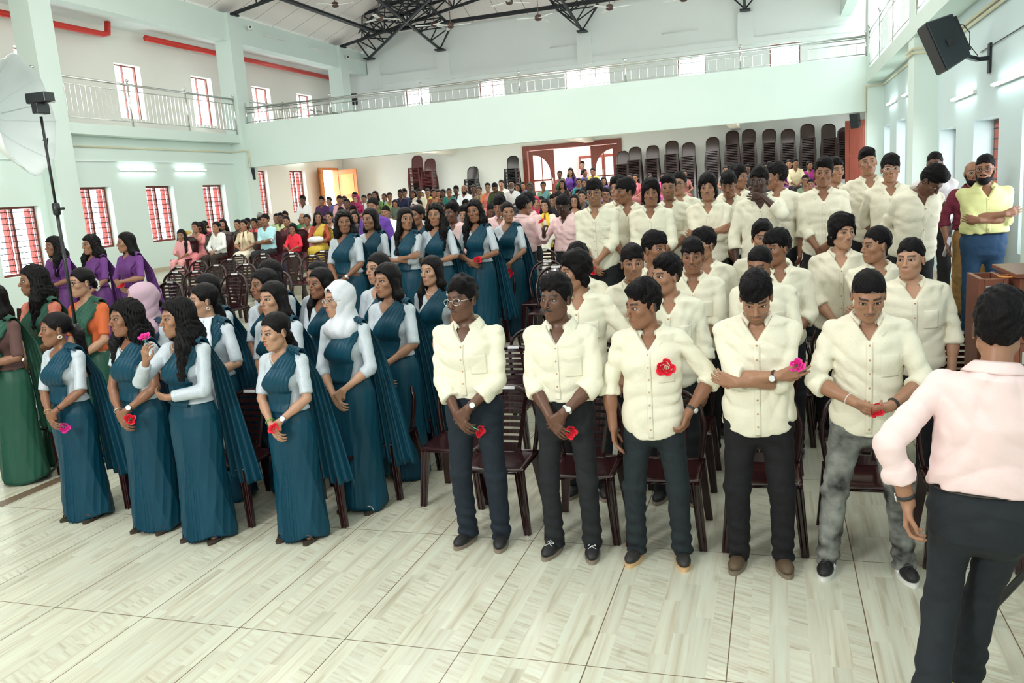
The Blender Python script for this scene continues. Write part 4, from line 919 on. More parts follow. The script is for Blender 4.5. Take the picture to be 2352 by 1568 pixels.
poly('ceiling_right',[(2.4,-6,zl),(2.4,YB+.2,zl),(-xc-12.2,YB+.2,zb_),(rx,yh,rz),(rx,-6,rz)],'roof_y')
# trusses
def truss(node,d,L_,lab,st0=.5):
    root=empty('roof_truss',node,label=lab,cat='roof truss',group='black steel trusses under the roof'); d=Vector(d); s=Vector((d.y,-d.x,0)).normalized(); up=Vector((0,0,1))
    chords={}
    for nm,off,st_ in (('bottom',Vector((0,0,0)),0),('l',s*.66+up*.55,st0),('r',-s*.66+up*.55,st0)):
        p=off+d*st_; q=off*1.0+d*L_; mb=MB(); mb.bar(p,q,.10,n=8); mb.obj('chord','black_iron',root); chords[nm]=off
    mb=MB(); n=int(L_/.85)
    for i in range(int(st0),n):
        a=d*(i*.85); b=d*((i+.5)*.85); c=d*((i+1)*.85)
        for k in ('l','r'):
            mb.bar(a+chords['bottom'],b+chords[k],.045,n=6); mb.bar(b+chords[k],c+chords['bottom'],.045,n=6)
        mb.bar(b+chords['l'],b+chords['r'],.045,n=6)
        if i%2==0: mb.bar(b+chords['l'],b+d*.85+chords['r'],.035,n=6)
    if st0<1:
        for k in ('l','r'): mb.bar(Vector((0,0,0)),d*st0+chords[k],.05,n=6)
    mb.obj('web','black_iron',root); MB().box((-.16,-.16,-.05),(.16,.16,0)).obj('bearing_plate','black_iron',root)
sl2=.17
truss((-11.2,YB-.3,7.36),(0,-1,sl2),11,'black steel truss rising from the back wall, left of its wall bracket row')
truss((-6.07,YB-.3,7.36),(0,-1,sl2),7,'black steel truss rising from the middle bracket of the back wall')
truss((-.83,YB-.3,7.36),(0,-1,sl2),7,'black steel truss at the right end of the back wall')
truss((-13.93,YB-.4,7.36),(.72,-.7,sl2*.72),12,'black corner truss rising where the left beam meets the back wall')
truss((-14.2,20.6,7.56),(1,0,sl2),8,'black steel truss over the left gallery column nearest the umbrella',1.35)
truss((-14.2,26.7,7.56),(1,0,sl2),8,'black steel truss on the left gallery column beside the corner truss',1.35)
pr=empty('purlin',(-13,-6,7.97),label='long black steel purlin under the left roof slope',cat='purlin'); pr.name='purlin'
COL.objects.unlink(pr); bpy.data.objects.remove(pr)
tag(MB().bar((-13.0,2,7.96),(-13.0,27.3,7.96),.14,n=8).obj('purlin','black_iron'),'long black steel purlin under the left roof slope','purlin')
tag(MB().bar((-13.0,27.25,7.98),(1.0,27.25,7.98),.14,n=8).obj('purlin','black_iron'),'long black steel purlin along the back wall below the roof panels','purlin')
tag(MB().bar((-10.2,2,9.2),(-10.2,24.4,9.2),.12,n=8).obj('purlin','black_iron'),'upper black steel purlin crossing the left trusses','purlin')
# ceiling fans
def fan(x,y,z,a,lab):
    r=empty('ceiling_fan',(x,y,z),a,label=lab,cat='ceiling fan',group='ceiling fans below the trusses')
    MB().lathe([(.02,.09),(.07,.07),(.09,.02),(.09,-.02),(.06,-.05),(.02,-.06)][::-1],n=18).obj('motor','fan_brown',r,True)
    zt=min(zl+sl*(x+14.6),zb_+sl*(YB-y),rz)-z
    MB().bar((0,0,.1),(0,0,zt),.02,n=6).obj('rod','fan_brown',r)
    for k in range(3):
        mb=MB(); mb.box((.08,-.045,-.004),(.52,.045,.004),Matrix.Rotation(k*2*PI/3,4,'Z')@Matrix.Rotation(.12,4,'X')); mb.obj('blade','tube_housing',r)
for i,(x,y,z,lab) in enumerate([(-10.66,20,7.23,'small ceiling fan beside the left purlin, leftmost of the fans'),(-9.45,20,6.75,'ceiling fan hanging just under the tangle of truss bars'),(-9.2,23,7.05,'dark ceiling fan between the corner truss and first back truss'),(-7.56,20,6.34,'silver-lit ceiling fan in front of the second back truss'),(-6.01,20,6.69,'ceiling fan at the top edge left of the long-rod fan'),(-5.32,20,6.24,'ceiling fan hanging on the longest rod'),(-3.6,20,6.25,'ceiling fan to the right of the middle truss'),(-1.91,20,6.22,'ceiling fan farthest to the right at the top edge')]): fan(x,y,z,i*.7,lab)
# fire pipe, conduits
mb=MB(); mb.tube([(-15.3,18.4,6.75),(-15.3,YB-.05,6.75)],.075,12); tag(mb.obj('fire_pipe','red_pipe',None,True),'long red fire pipe under the left gallery ceiling','pipe')
mb=MB(); mb.tube([(-15.3,9,6.62),(-15.3,16.9,6.62),(-15.3,17.1,6.66),(-15.3,17.15,6.93)],.075,12); tag(mb.obj('fire_pipe','red_pipe',None,True),'short red pipe ending in an upward elbow, left gallery','pipe')
mb=MB(); mb.tube([(-14.47,8,3.87),(-14.47,20.28,3.87),(-14.1,20.28,3.87),(-14.1,20.46,3.87),(-14.1,20.46,3.44)],.02,6); tag(mb.obj('conduit','conduit'),'thin cream conduit running along the left wall','conduit')
for j,dz in enumerate((0,.06)):
    mb=MB(); mb.tube([(2.27,-3,3.80+dz),(2.27,13.85,3.80+dz),(1.94,13.85,3.80+dz),(1.94,14.47,3.80+dz)],.018,6); tag(mb.obj('conduit','conduit'),['lower','upper'][j]+' cream conduit of the pair along the right wall above the speaker arm','conduit')
mb=MB(); mb.tube([(2.27,14.5,3.96),(2.27,20.35,3.96),(1.93,20.37,3.96),(1.93,20.45,3.96),(1.93,20.46,3.44)],.02,6); tag(mb.obj('conduit','conduit'),'cream conduit turning down at the right end of the back balcony','conduit')
mb=MB(); mb.tube([(2.285,4,3.45),(2.285,11.2,3.42)],.006,6); tag(mb.obj('cable','black_plastic'),'thin dark cable stretched along the right wall','cable')
# tube lights
def tube(ax,a,u0,u1,z,side,lab,lit=True):
    r=empty('tube_light',(a,(u0+u1)/2,z) if ax=='x' else ((u0+u1)/2,a,z),label=lab,cat='tube light',group='lit tube lights on the walls' if lit else 'unlit tube lights high on the beams'); L_=(u1-u0)/2
    q=(lambda u,d,zz:(side*d,u,zz)) if ax=='x' else (lambda u,d,zz:(u,side*d,zz))
    MB().box(*[tuple(map(f,zip(q(-L_,.0,-.02),q(L_,.04,.02)))) for f in (min,max)]).obj('housing','tube_housing',r)
    mb=MB(); mb.tube([q(-L_+.03,.062,0),q(L_-.03,.062,0)],.014,8); mb.obj('tube','tube_glow' if lit else 'tube_housing',r,True)
tube('x',-14.5,15.9,17.1,3.36,1,'lit tube light above the second left window'); tube('x',-14.5,17.8,19.0,3.37,1,'lit tube light above the third and fourth left windows'); tube('x',-14.5,11.5,12.7,3.3,1,'lit tube light on the left wall behind the umbrella')
tube('x',2.3,11.4,12.6,3.0,-1,'lit tube light on the right wall below the big speaker'); tube('x',2.3,9.2,10.4,2.98,-1,'lit tube light on the right wall, nearest the camera'); tube('x',2.3,18.2,19.4,3.46,-1,'lit tube light on the right wall, farthest back'); tube('x',2.3,15.9,17.1,3.44,-1,'lit tube light on the right wall just beyond the column')
for y,l in ((22.0,'unlit tube light on the left beam past the camera bracket'),(24.6,'unlit tube light on the left beam, middle of three'),(27.4,'unlit tube light on the left beam next to the corner')): tube('x',-14.22,y,y+1.2,7.25,1,l,False)
tube('y',YB,-7.3,-6.1,6.98,-1,'unlit tube light on the back wall left of centre',False); tube('y',YB,-3.5,-2.3,6.98,-1,'unlit tube light on the back wall right of centre',False)
tube('x',-15.68,24.8,26,3.85,1,'lit tube light at the soffit above the orange door'); tube('y',24,2.0-.9,2.0+.2,3.7,-1,'lit tube light under the right end of the balcony')
# railings
def railing(ax,a,u0,u1,z0,zt,lab,post=(3.3),gap=.14,short=False,z_lo=.12):
    P=(lambda u,z:(a,u,z)) if ax=='x' else (lambda u,z:(u,a,z))
    r=empty('railing',P(u0,z0),label=lab,cat='railing'); o=Vector(P(u0,z0)); Q=lambda u,z:Vector(P(u,z))-o
    mb=MB(); mb.tube([Q(u0,zt),Q(u1,zt)],.028,8); mb.obj('handrail','steel',r,True)
    mb=MB(); mb.tube([Q(u0,zt-.14),Q(u1,zt-.14)],.012,6); mb.obj('rail','steel',r,True)
    mb=MB(); mb.tube([Q(u0,z0+z_lo),Q(u1,z0+z_lo)],.012,6); mb.obj('rail','steel',r,True)
    if short: mb=MB(); mb.tube([Q(u0,zt-.05),Q(u1,zt-.05)],.014,6); mb.obj('rail','steel',r,True)
    n=int((u1-u0)/post)+1
    for i in range(n+1):
        u=u0+(u1-u0)*i/n; mb=MB(); mb.tube([Q(u,z0),Q(u,zt+.06)],.022,8); mb.lathe([(.001,-.045),(.035,-.02),(.045,0),(.035,.03),(.001,.045)],tuple(Q(u,zt+.09)),10); mb.obj('post','steel',r,True)
    mb=MB(); k=int((u1-u0)/gap)
    for i in range(1,k): u=u0+(u1-u0)*i/k; mb.bar(Q(u,z0+z_lo),Q(u,zt-.14),.014,n=6)
    mb.obj('balusters','steel',r)['kind']='stuff'
railing('x',-14.25,14.32,20.28,4.33,5.28,'steel railing of the left gallery between the columns',post=2.9)
railing('x',-14.25,8.0,13.7,4.33,5.28,'steel railing of the left gallery beyond the umbrella',post=2.9)
railing('y',20.6,-14.1,1.95,4.62,5.05,'steel railing along the top of the back balcony',post=2.7,gap=.2,short=True,z_lo=.05)
railing('x',2.0,14.5,20.35,4.29,5.12,'steel railing of the right gallery above the corner',post=2.9,gap=.13); railing('x',2.0,8.0,13.85,4.29,5.12,'steel railing of the right gallery nearest the camera',post=2.9,gap=.13)
railing('x',-14.25,20.9,26.4,4.33,5.28,'steel railing of the left gallery beyond the back balcony corner',post=2.7)
# doors
def door_leaf(name,mm,panel,w,h,loc,rz,lab=None):
    r=empty(name,loc,rz,kind='structure'); MB().box((0,-.02,0),(w,.02,h)).obj('door_panel',mm,r,bevel=.004)
    for z0,z1 in ((.15,h*.48),(h*.54,h-.15)): MB().box((.13,-.035,z0),(w-.13,.035,z1)).obj('raised_panel',panel,r,bevel=.01)
    for s_ in (-1,1): mb=MB(); mb.tube([(w-.06,s_*.02,h*.45),(w-.06,s_*.07,h*.46),(w-.06,s_*.07,h*.53),(w-.06,s_*.02,h*.54)],.010,6); mb.obj('door_handle','steel',r,True)
    return r
mb=MB(); [mb.box(a,b) for a,b in (((-15.88,26.84,1.5),(-15.66,26.92,3.5)),((-15.88,28.23,1.5),(-15.66,28.31,3.5)),((-15.88,26.84,3.5),(-15.66,28.31,3.58)))]; st(mb.obj('door_frame','teak'))
door_leaf('door_1','teak','teak_light',.8,2.0,(-15.66,26.88,1.5),-.9); door_leaf('door_2','teak','teak_light',.82,2.0,(-15.66,28.27,1.5),-.12)
# main arched-glass door, inner leaves open
fr=MB(); [fr.box(a,b) for a,b in (((-8.5,YB-.06,1.5),(-8.34,YB+.3,3.62)),((-5.13,YB-.06,1.5),(-4.97,YB+.3,3.62)),((-8.5,YB-.06,3.62),(-4.97,YB+.3,3.78)))]; st(fr.obj('door_frame','mahogany'))
def arch_leaf(name,x0,w,flip,rz,y=YB+.02):
    """timber leaf with a quarter-arch glazed opening over two rows of panes"""
    h=2.1; r=empty(name,(x0,y,1.5),rz,kind='structure'); n=14; V=[];F=[]
    def ring(pts): 
        mb=MB(); m_=len(pts); W=[(px,-.03,pz) for px,pz in pts]+[(px,.03,pz) for px,pz in pts]; return W
    ax0,ax1,az0,az1=.12*w+.04,w*.86,1.08,1.95
    # panel above/beside the arch as strips
    mb=MB(); k=16
    for i in range(k):
        xa=ax0+(ax1-ax0)*i/k; xb=ax0+(ax1-ax0)*(i+1)/k
        t=lambda xx:(az0+.12+(az1-az0-.12)*math.sqrt(max(0,1-((xx-ax0)/(ax1-ax0))**2)))
        za,zb=t(xa),t(xb); fx=(lambda v:v) if not flip else (lambda v:w-v)
        V=[(fx(xa),-.025,za),(fx(xb),-.025,zb),(fx(xb),-.025,h),(fx(xa),-.025,h)]; V+=[(a,.025,c) for a,b_,c in V]
        mb.add(V,[(0,1,2,3),(7,6,5,4),(0,4,5,1),(1,5,6,2),(2,6,7,3),(3,7,4,0)])
    bx=lambda xa,xb,za,zb:mb.box((min(fx(xa),fx(xb)),-.025,za),(max(fx(xa),fx(xb)),.025,zb))
    bx(0,ax0,0,h); bx(ax1,w,0,h); bx(ax0,ax1,0,.28)
    for z in (.28,.66,1.04): bx(ax0,ax1,z,z+.05)
    bx((ax0+ax1)/2-.012,(ax0+ax1)/2+.012,.28,az1-.1)
    mb.obj('door_panel','mahogany',r); MB().box((min(fx(ax0),fx(ax1)),-.004,.28),(max(fx(ax0),fx(ax1)),.004,1.3)).obj('pane','lens',r)
    m2=MB(); m2.tube([(fx(w*.93),-.025,.9),(fx(w*.93),-.08,.93),(fx(w*.93),-.08,1.12),(fx(w*.93),-.025,1.15)],.012,6); m2.obj('door_handle','steel',r,True)
arch_leaf('door_3',-8.30,.92,False,0); arch_leaf('door_4',-6.06,.92,True,0)
# porch beyond the door
st(MB().box((-9.5,YB+3.2,1.0),(-2,YB+3.4,5)).obj('wall_porch','pink_wall')); st(MB().box((-7.2,YB+3.1,2.3),(-5.2,YB+3.2,3.4)).obj('window_glow_frame','mahogany'))
st(MB().box((-7.1,YB+3.05,2.35),(-6.3,YB+3.1,3.3)).obj('window_outside','tube_housing')); st(MB().box((-6.15,YB+3.05,2.35),(-5.3,YB+3.1,3.3)).obj('window_outside','tube_housing'))
door_leaf('door_5','mahogany','mahogany',.66,2.13,(2.04,27.6,1.5),0)
# speakers, cameras
def speaker(loc,R3,sc,lab,arm=None):
    r=empty('loudspeaker',loc,label=lab,cat='loudspeaker'); M_=R3.to_4x4()
    def fin(o): o.matrix_local=M_@Matrix.Scale(sc,4); return o
    w0,w1,d,h=.20,.13,.17,.33   # front half width, back half width, half depth, half height
    V=[(-w0,-d,-h),(w0,-d,-h),(w1,d,-h*.86),(-w1,d,-h*.86),(-w0,-d,h),(w0,-d,h),(w1,d,h*.86),(-w1,d,h*.86)]
    fin(MB().add(V,[(3,2,1,0),(4,5,6,7),(0,1,5,4),(1,2,6,5),(2,3,7,6),(3,0,4,7)]).obj('cabinet','speaker_black',r,bevel=.015))
    fin(MB().box((-w0+.015,-d-.012,-h+.02),(w0-.015,-d,h-.02)).obj('grille','black_iron',r,bevel=.01))
    for s_ in (-1,1): fin(MB().box((s_*.185-.006,-.04,-.07),(s_*.185+.006,.03,.03)).obj('handle_recess','black_plastic',r))
    fin(MB().box((-.10,d-.03,-.22),(.10,d+.035,.24)).obj('amplifier_panel','black_iron',r))
    if arm:
        mb=MB(); a=Vector(arm)-Vector(loc); 
        mb.bar(R3@Vector((0,.12,-.24))*sc,Vector((a.x-.12,a.y,a.z)),.05,.04); mb.bar(Vector((a.x-.14,a.y,a.z)),a,.045,.045); mb.bar(a+Vector((0,0,-.16)),a+Vector((0,0,.16)),.03,.10); mb.obj('wall_bracket','black_iron',r)
        mb=MB(); mb.tube([R3@Vector((0,.2,.15))*sc,R3@Vector((0,.27,.10))*sc,R3@Vector((0,.30,-.02))*sc,R3@Vector((0,.24,-.16))*sc,Vector((a.x-.12,a.y,a.z+.04))],.005,6); mb.obj('cable','black_plastic',r)
    return r
speaker((1.78,10.4,3.47),Matrix.Rotation(-.40,3,'Y')@Matrix.Rotation(-1.45,3,'Z'),.86,'large black loudspeaker tilted on a wall arm, top right',(2.29,10.75,3.30))
speaker((-14.18,20.62,3.262),Euler((.2,0,.6)).to_matrix(),.5,'small black loudspeaker hung under the left end of the balcony')
speaker((1.75,20.62,3.262),Euler((.2,0,-.6)).to_matrix(),.5,'small black loudspeaker under the right end of the balcony')
speaker((-14.6,27.7,5.9),Euler((0,1.57,.3)).to_matrix(),1.0,'black loudspeaker lying sideways in the left gallery corner',(-14.35,27.02,5.9))
for x,y,z,rz,lab in ((-14.1,21.3,7.3,.6,'white security camera on the left beam'),(-14.05,26.9,7.2,.5,'dark security camera on the column beside the corner')):
    r=empty('security_camera',(x,y,z),rz,label=lab,cat='security camera'); MB().box((-.07,-.16,-.05),(.05,.08,.05)).obj('housing','tube_housing',r,bevel=.01); MB().lathe([(.03,0),(.03,.02)],n=12,M=Matrix.Translation((0,-.16,0))@Matrix.Rotation(PI/2,4,'X')).obj('lens','black_plastic',r)
r=empty('security_camera',(2.2,14.9,3.72),0,label='black box camera on the right wall beyond the column',cat='security camera'); MB().box((-.16,-.06,-.06),(.02,.06,.06)).obj('housing','black_plastic',r,bevel=.01); MB().bar((0,0,0),(.1,0,0),.03).obj('mount','black_plastic',r)
# strobe umbrella on its stand
r=empty('light_stand',(-5.50,5.3,0),label='tall black light stand between the saree rows',cat='light stand')
for i,(a,b,w_) in enumerate(((.25,1.35,.034),(1.30,2.35,.028),(2.3,3.05,.022))): mb=MB(); mb.bar((0,0,a),(0,0,b),w_,n=10); mb.obj('pole','black_plastic',r,True)
for z in (1.35,2.33): mb=MB(); mb.lathe([(.02,-.05),(.03,-.04),(.03,.04),(.02,.05)],(0,0,z),12); mb.bar((.02,0,z),(.08,0,z),.02,n=6); mb.obj('clamp','black_plastic',r,True)
for a in (2.9,5.9,4.6): mb=MB(); mb.bar((0,0,.55),(.68*math.cos(a),.25*math.sin(a)-.0,.02),.024,n=8); mb.obj('leg','black_plastic',r,True)
r=empty('umbrella_flash',(-5.50,5.3,3.05),label='white photo umbrella with a flash head, top of the light stand',cat='photo umbrella')
MB().box((-.02,-.06,.02),(.04,.06,.10)).obj('bracket','black_plastic',r,bevel=.005); MB().box((-.08,-.05,.10),(.12,.05,.18)).obj('flash_head','black_plastic',r,bevel=.01)
mb=MB(); mb.bar((.20,-.02,.10),(-.62,.05,.06),.010,n=8); mb.obj('shaft','steel',r)
def canopy(u,v):
    th=u*2*PI; sc=.93+.07*np.abs(np.cos(4*th)); rr=.47*v*(1-.07*v*v*(1-np.abs(np.cos(4*th)))); d=.30*(1-v**2)
    Y=rr*np.cos(th); Z=rr*np.sin(th); return -.13-d+0*u,Y+.03,Z+.02
P_,F_=grid(canopy,64,12,True); o=mobj('canopy',mkmesh('canopy',P_,F_,True),'umbrella_cloth',r); o.rotation_euler=(0,0,.35); solid(o,.003)
for k in range(8):
    th=k*PI/4+PI/4*0; mb=MB(); mb.tube([(-.125-.30*(1-v*v),.47*v*math.cos(th)+.03,.47*v*math.sin(th)+.02) for v in (.05,.3,.6,.85,1.02)],.002,5); q=mb.obj('rib','umbrella_cloth',r); q.rotation_euler=(0,0,.35)
# printed mark on the umbrella: small dark swirl and lines
mb=MB(); mb.tube([(-.158,.34,-.19),(-.155,.35,-.16),(-.152,.36,-.13)],.007,5); mb.tube([(-.165,.31,-.15),(-.16,.33,-.135),(-.155,.345,-.155)],.006,5); q=mb.obj('printed_mark','black_plastic',r); q.rotation_euler=(0,0,.35)
# tripod stand whose leg shows at the right edge
r=empty('tripod_stand',(1.45,3.95,0),label='black tripod stand leg at the lower right edge',cat='tripod stand'); mb=MB(); mb.bar((0,0,.4),(0,0,1.9),.035,n=10); mb.obj('pole','black_plastic',r,True)
for dx,dy in ((-.53,.19),(.3,.4),(.2,-.5)):
    mb=MB(); mb.bar((0,0,.95),(dx,dy,.02),.036,n=12); l=mb.obj('leg','black_plastic',r,True); mb=MB(); mb.bar((dx*.96,dy*.96,.055),(dx*1.01,dy*1.01,.0),.046,n=12); mb.obj('rubber_foot','black_plastic',l,True)
# wooden cabinets on the right
def cabinet(x,y,w_,d,h,lab,open_=True):
    r=empty('wooden_cabinet',(x,y,0),label=lab,cat='cabinet'); t=.03
    for nm,a,b in (('side_panel',(0,0,0),(t,d,h)),('side_panel',(w_-t,0,0),(w_,d,h)),('front_panel',(t+.001,.004,0),(w_-t-.001,t,h-.004)),('back_panel',(t+.001,d-t,0),(w_-t-.001,d-.004,h-.004)),('shelf',(t+.001,t+.001,h*.55),(w_-t-.001,d-t-.001,h*.55+t))): MB().box(a,b).obj(nm,'desk_wood',r,bevel=.004)
    if not open_: MB().box((-.03,-.03,h+.001),(w_+.03,d+.03,h+.03)).obj('top','desk_wood',r,bevel=.004)
    MB().box((.04,-.006,h-.12),(.07,0,h-.05)).obj('hinge','steel',r)
cabinet(1.32,6.3,.18,.4,1.40,'open-topped brown wooden cabinet behind the boy in the pink shirt'); cabinet(1.54,6.2,.7,.6,1.41,'taller brown wooden desk at the right edge by the wall',False); cabinet(1.25,5.1,.6,.5,1.19,'lower brown wooden desk at the right edge with a yellow bangle',False)
tag(mobj('bangle',torus_mesh('bangle',.05,.004,24,6),'plain',None,(.8,.6,.05)),'yellow bangle lying on the lower wooden desk','bangle').location=(1.38,5.22,1.195)
tag(mobj('bangle',torus_mesh('bangle',.06,.005,24,6),'plain',None,(.75,.3,.08)),'orange band hung on the corner of the open wooden cabinet','bangle').location=(1.50,6.33,1.41)
# ---------------------------------------------------------------- plastic chairs
def chair_full():
    """armless moulded chair facing -Y: arched back with slots, dished seat, four ribbed legs"""
    r=bpy.data.objects.new('plastic_chair',None); C=(.026,.007,.008)
    def bk(x,z):    # back surface y: reclines and curves round the sitter
        t=(z-.42)/.45; return .17+.09*t-.9*x*x*(.6+.4*t)
    hw=lambda z:(.185+.030*math.sin(PI*min(max((z-.42)/.40,0),1)*.8)) if z<.72 else (.2013)*math.sqrt(max(0,1-((z-.72)/.155)**2))
    pts=[]
    zs_=[.43+.29*i/8 for i in range(9)]; pts=[(-hw(z),bk(-hw(z),z),z) for z in zs_]; 
    for i in range(1,12):
        a=PI-PI*i/12; x=.2013*math.cos(a); z=.72+.155*math.sin(a); pts.append((x,bk(x,z),z))
    pts+=[(hw(z),bk(hw(z),z),z) for z in reversed(zs_)]
    mb=MB(); mb.tube(pts,[.016]*len(pts),8,flat=1.5); o=mb.obj('back_frame','glossy_plastic',r,True,col=C)
    # central slotted panel
    mb=MB(); rows=[(.42,.49)]; z=.49
    for k in range(7): rows.append((z+.018,z+.046)); z+=.046
    rows.append((z+.018,.855))
    def strip(za,zb,xw):
        n=8; V=[]
        for i in range(n+1):
            for zz in (za,zb):
                w_=xw(zz); x=-w_+2*w_*i/n; V.append((x,bk(x,zz)-.004+.0*x,zz)); V.append((x,bk(x,zz)+.006,zz))
        F=[]
        for i in range(n):
            b=i*4; F+=[(b,b+4,b+6,b+2),(b+1,b+3,b+7,b+5),(b,b+1,b+5,b+4),(b+2,b+6,b+7,b+3)]
        F+=[(0,2,3,1),(n*4,n*4+1,n*4+3,n*4+2)]; mb.add(V,F)
    pw=lambda z:.085+.055*min(max((z-.45)/.35,0),1)
    pw2=lambda z:min(pw(z),max(.02,hw(z)-.012))
    for i,(za,zb) in enumerate(rows):
        if i==len(rows)-1:
            for q in range(3): strip(za+(zb-za)*q/3,za+(zb-za)*(q+1)/3,pw2)
        else: strip(za,zb,pw2)
    for s_ in (-1,1):
        for k in range(10):
            za=.46+.038*k; zb=za+.038; 
            xa,xb=s_*pw2(za)*.98,s_*pw2(zb)*.98; V=[(xa,bk(xa,za)-.008,za),(xa-s_*.022,bk(xa,za)-.008,za),(xb-s_*.022,bk(xb,zb)-.008,zb),(xb,bk(xb,zb)-.008,zb)]; V+=[(a,b+.018,c) for a,b,c in V]
            mb.add(V,[(0,1,2,3),(7,6,5,4),(0,4,5,1),(1,5,6,2),(2,6,7,3),(3,7,4,0)])
    mb.obj('back_panel','glossy_plastic',r,col=C)
    def seat(u,v):
        x=(u-.5)*2; y=(v-.5)*2; sx_=.205+.01*(1-v); X=x*sx_; Y=-.02+y*.20; Z=.435-.018*(1-x*x)*(1-y*y*.5)-.03*np.clip(-y-.75,0,1)*1.2; return X,Y,Z
    P_,F_=grid(seat,13,13); o=mobj('seat',mkmesh('seat',P_,F_,True),'glossy_plastic',r,C); solid(o,.012); 
    mb=MB(); mb.tube([(-.2,-.215,.418),(.2,-.215,.418),(.205,.18,.43),(-.205,.18,.43)],.016,8,closed=True); mb.obj('seat_rim','glossy_plastic',o,True,col=C)
    for sx_ in (-1,1):
        for sy in (-1,1):
            mb=MB(); a=Vector((sx_*.185,-.20 if sy<0 else .17,.425)); b=Vector((sx_*.225,-.235 if sy<0 else .245,0)); mb.bar(a,b,.062,.045,r2=.046)
            for q in (-.012,.012): mb.bar(a+Vector((q,-.024*(1 if sy<0 else -1),0)),b+Vector((q,-.019*(1 if sy<0 else -1),.0)),.008,.012)
            mb.obj('leg','glossy_plastic',r,col=C,bevel=.006)
    st_=MB().box((-.05,-.003,-.011),(.05,.0,.011)).obj('sticker','plain',o.parent and [c for c in r.children if c.name.startswith('back_frame')][0],col=(.75,.76,.78)); st_.location=(0,bk(0,.875)-.024,.872); st_.rotation_euler=(-.25,0,0)
    return r
CHAIR=chair_full(); COL.objects.link(CHAIR); first_chair=[True]
def chair(x,y,z,rz,lab,grp='plastic chairs in rows',col=None,single=False):
    c=CHAIR if first_chair[0] else copy_tree(CHAIR); first_chair[0]=False
    c.location=(x,y,z); c.rotation_euler=(0,0,rz); tag(c,lab,'chair',grp)
    return c
def stack_mesh():
    mb=MB(); bk=lambda x,z:.15+.10*((z-.42)/.45)-.5*x*x
    n=10; top=[]
    V=[];F=[]
    zz=[.40,.5,.6,.7,.76,.80,.83,.85,.862]
    for z in zz:
        w_=.20 if z<.72 else .20*math.sqrt(max(.02,1-((z-.72)/.15)**2))
        for i in range(n+1): x=-w_+2*w_*i/n; V.append((x,bk(x,z),z))
    m=len(zz)
    for j in range(m-1):
        for i in range(n): a=j*(n+1)+i; F.append((a,a+1,a+n+2,a+n+1))
    k=len(V); V+=[(x,y+.014,z) for x,y,z in V]; F+=[tuple(k+i for i in reversed(f)) for f in F]
    mb.add(V,F); mb.tube([V[j*(n+1)] for j in range(m)]+[V[j*(n+1)+n] for j in range(m-1,-1,-1)],.015,6)
    mb.box((-.205,-.22,.405),(.205,.16,.437)); mb.bar((-.20,-.225,.42),(.20,-.225,.42),.03,n=6)
    for a in (-1,1):
        for b,c_ in ((-.2,-.235),(.16,.235)): mb.bar((a*.19,b,.42),(a*.222,c_,0),.05,.04)
    return mb.mesh('plastic_chair',False)
SM=stack_mesh(); SM.materials.append(MATS['glossy_plastic'])
ORD=['topmost','second from top','third from top','fourth from top','fifth from top','sixth from top','seventh from top','eighth from top','ninth from top','tenth from top','eleventh from top','twelfth from top','thirteenth from top']
def stack(x,y,z,ztop,nind,name,col,grp,rz=0):
    n=int(round((ztop-z-.87)/.05)); allv=MB()
    for i in range(n+1):
        zi=z+i*.05; k=n-i; lean=-.0025*i
        if k<nind:
            o=bpy.data.objects.new('plastic_chair',SM); COL.objects.link(o); o.location=(x,y+lean,zi); o.rotation_euler=(0,0,rz); o.color=(*col,1)
            tag(o,'stacked plastic chair, %s %s'%(ORD[k],name),'chair',grp)
    return [(x,y-.0025*i,z+i*.05,rz) for i in range(n+1-nind)]
REST=[]
SX=[1432,1461,1502,1547,1584,1638,1682,1718,1762,1802,1843,1888,1922]
SXX=[-4.92,-4.50,-3.91,-3.26,-2.72,-1.94,-1.31,-.79,-.16,.41,1.00,1.62,2.10]; SZ=[3.34,3.42,3.43,3.5,3.43,3.53,3.68,3.66,3.60,3.56,3.66,3.63,3.47]
NUM=['in the dark stack right beside the arched door','in the second dark stack right of the arched door','in the third dark stack from the arched door','in the tall fourth stack from the arched door','in the stack left of the bare wall gap','in the stack right of the bare wall gap','in the tall stack second past the wall gap','in the third stack past the wall gap','in the fourth stack past the wall gap','in the fifth stack past the wall gap','in the sixth stack past the wall gap','in the tall stack second from the brown door','in the stack touching the brown door']
for x,zt,nm in zip(SXX,SZ,NUM): REST+=stack(x*.985,YB-.7,1.5,zt,11,nm,(.025,.012,.012),'dark stacked chairs on the right of the back wall')
for x,zt,k,nm,c in ((-12.52,3.75,11,'in the left maroon stack near the orange door',(.10,.03,.035)),(-12.02,3.6,11,'in the right maroon stack near the orange door',(.09,.026,.03)),(-10.39,3.2,5,'in the shorter black stack at mid back wall',(.012,.012,.014)),(-8.85,3.46,8,'in the black stack left of the arched door',(.014,.014,.016))):
    REST+=stack(x*.985,YB-.7,1.5,zt,k,nm,c,'stacked chairs on the left of the back wall')
V=np.array([v.co for v in SM.vertices]); PF=[tuple(p_.vertices) for p_ in SM.polygons]; AV=[];AF=[]
for (x,y,z,rz) in REST:
    n=len(AV); AV+=[(v[0]+x,v[1]+y,v[2]+z) for v in V]; AF+=[tuple(i+n for i in f) for f in PF]
o=mobj('stacked_plastic_chairs',mkmesh('stacked_plastic_chairs',AV,AF),'glossy_plastic',None,(.020,.010,.010)); tag(o,'lower chairs of the tall stacks, hidden behind the seated crowd','chairs',kind='stuff')
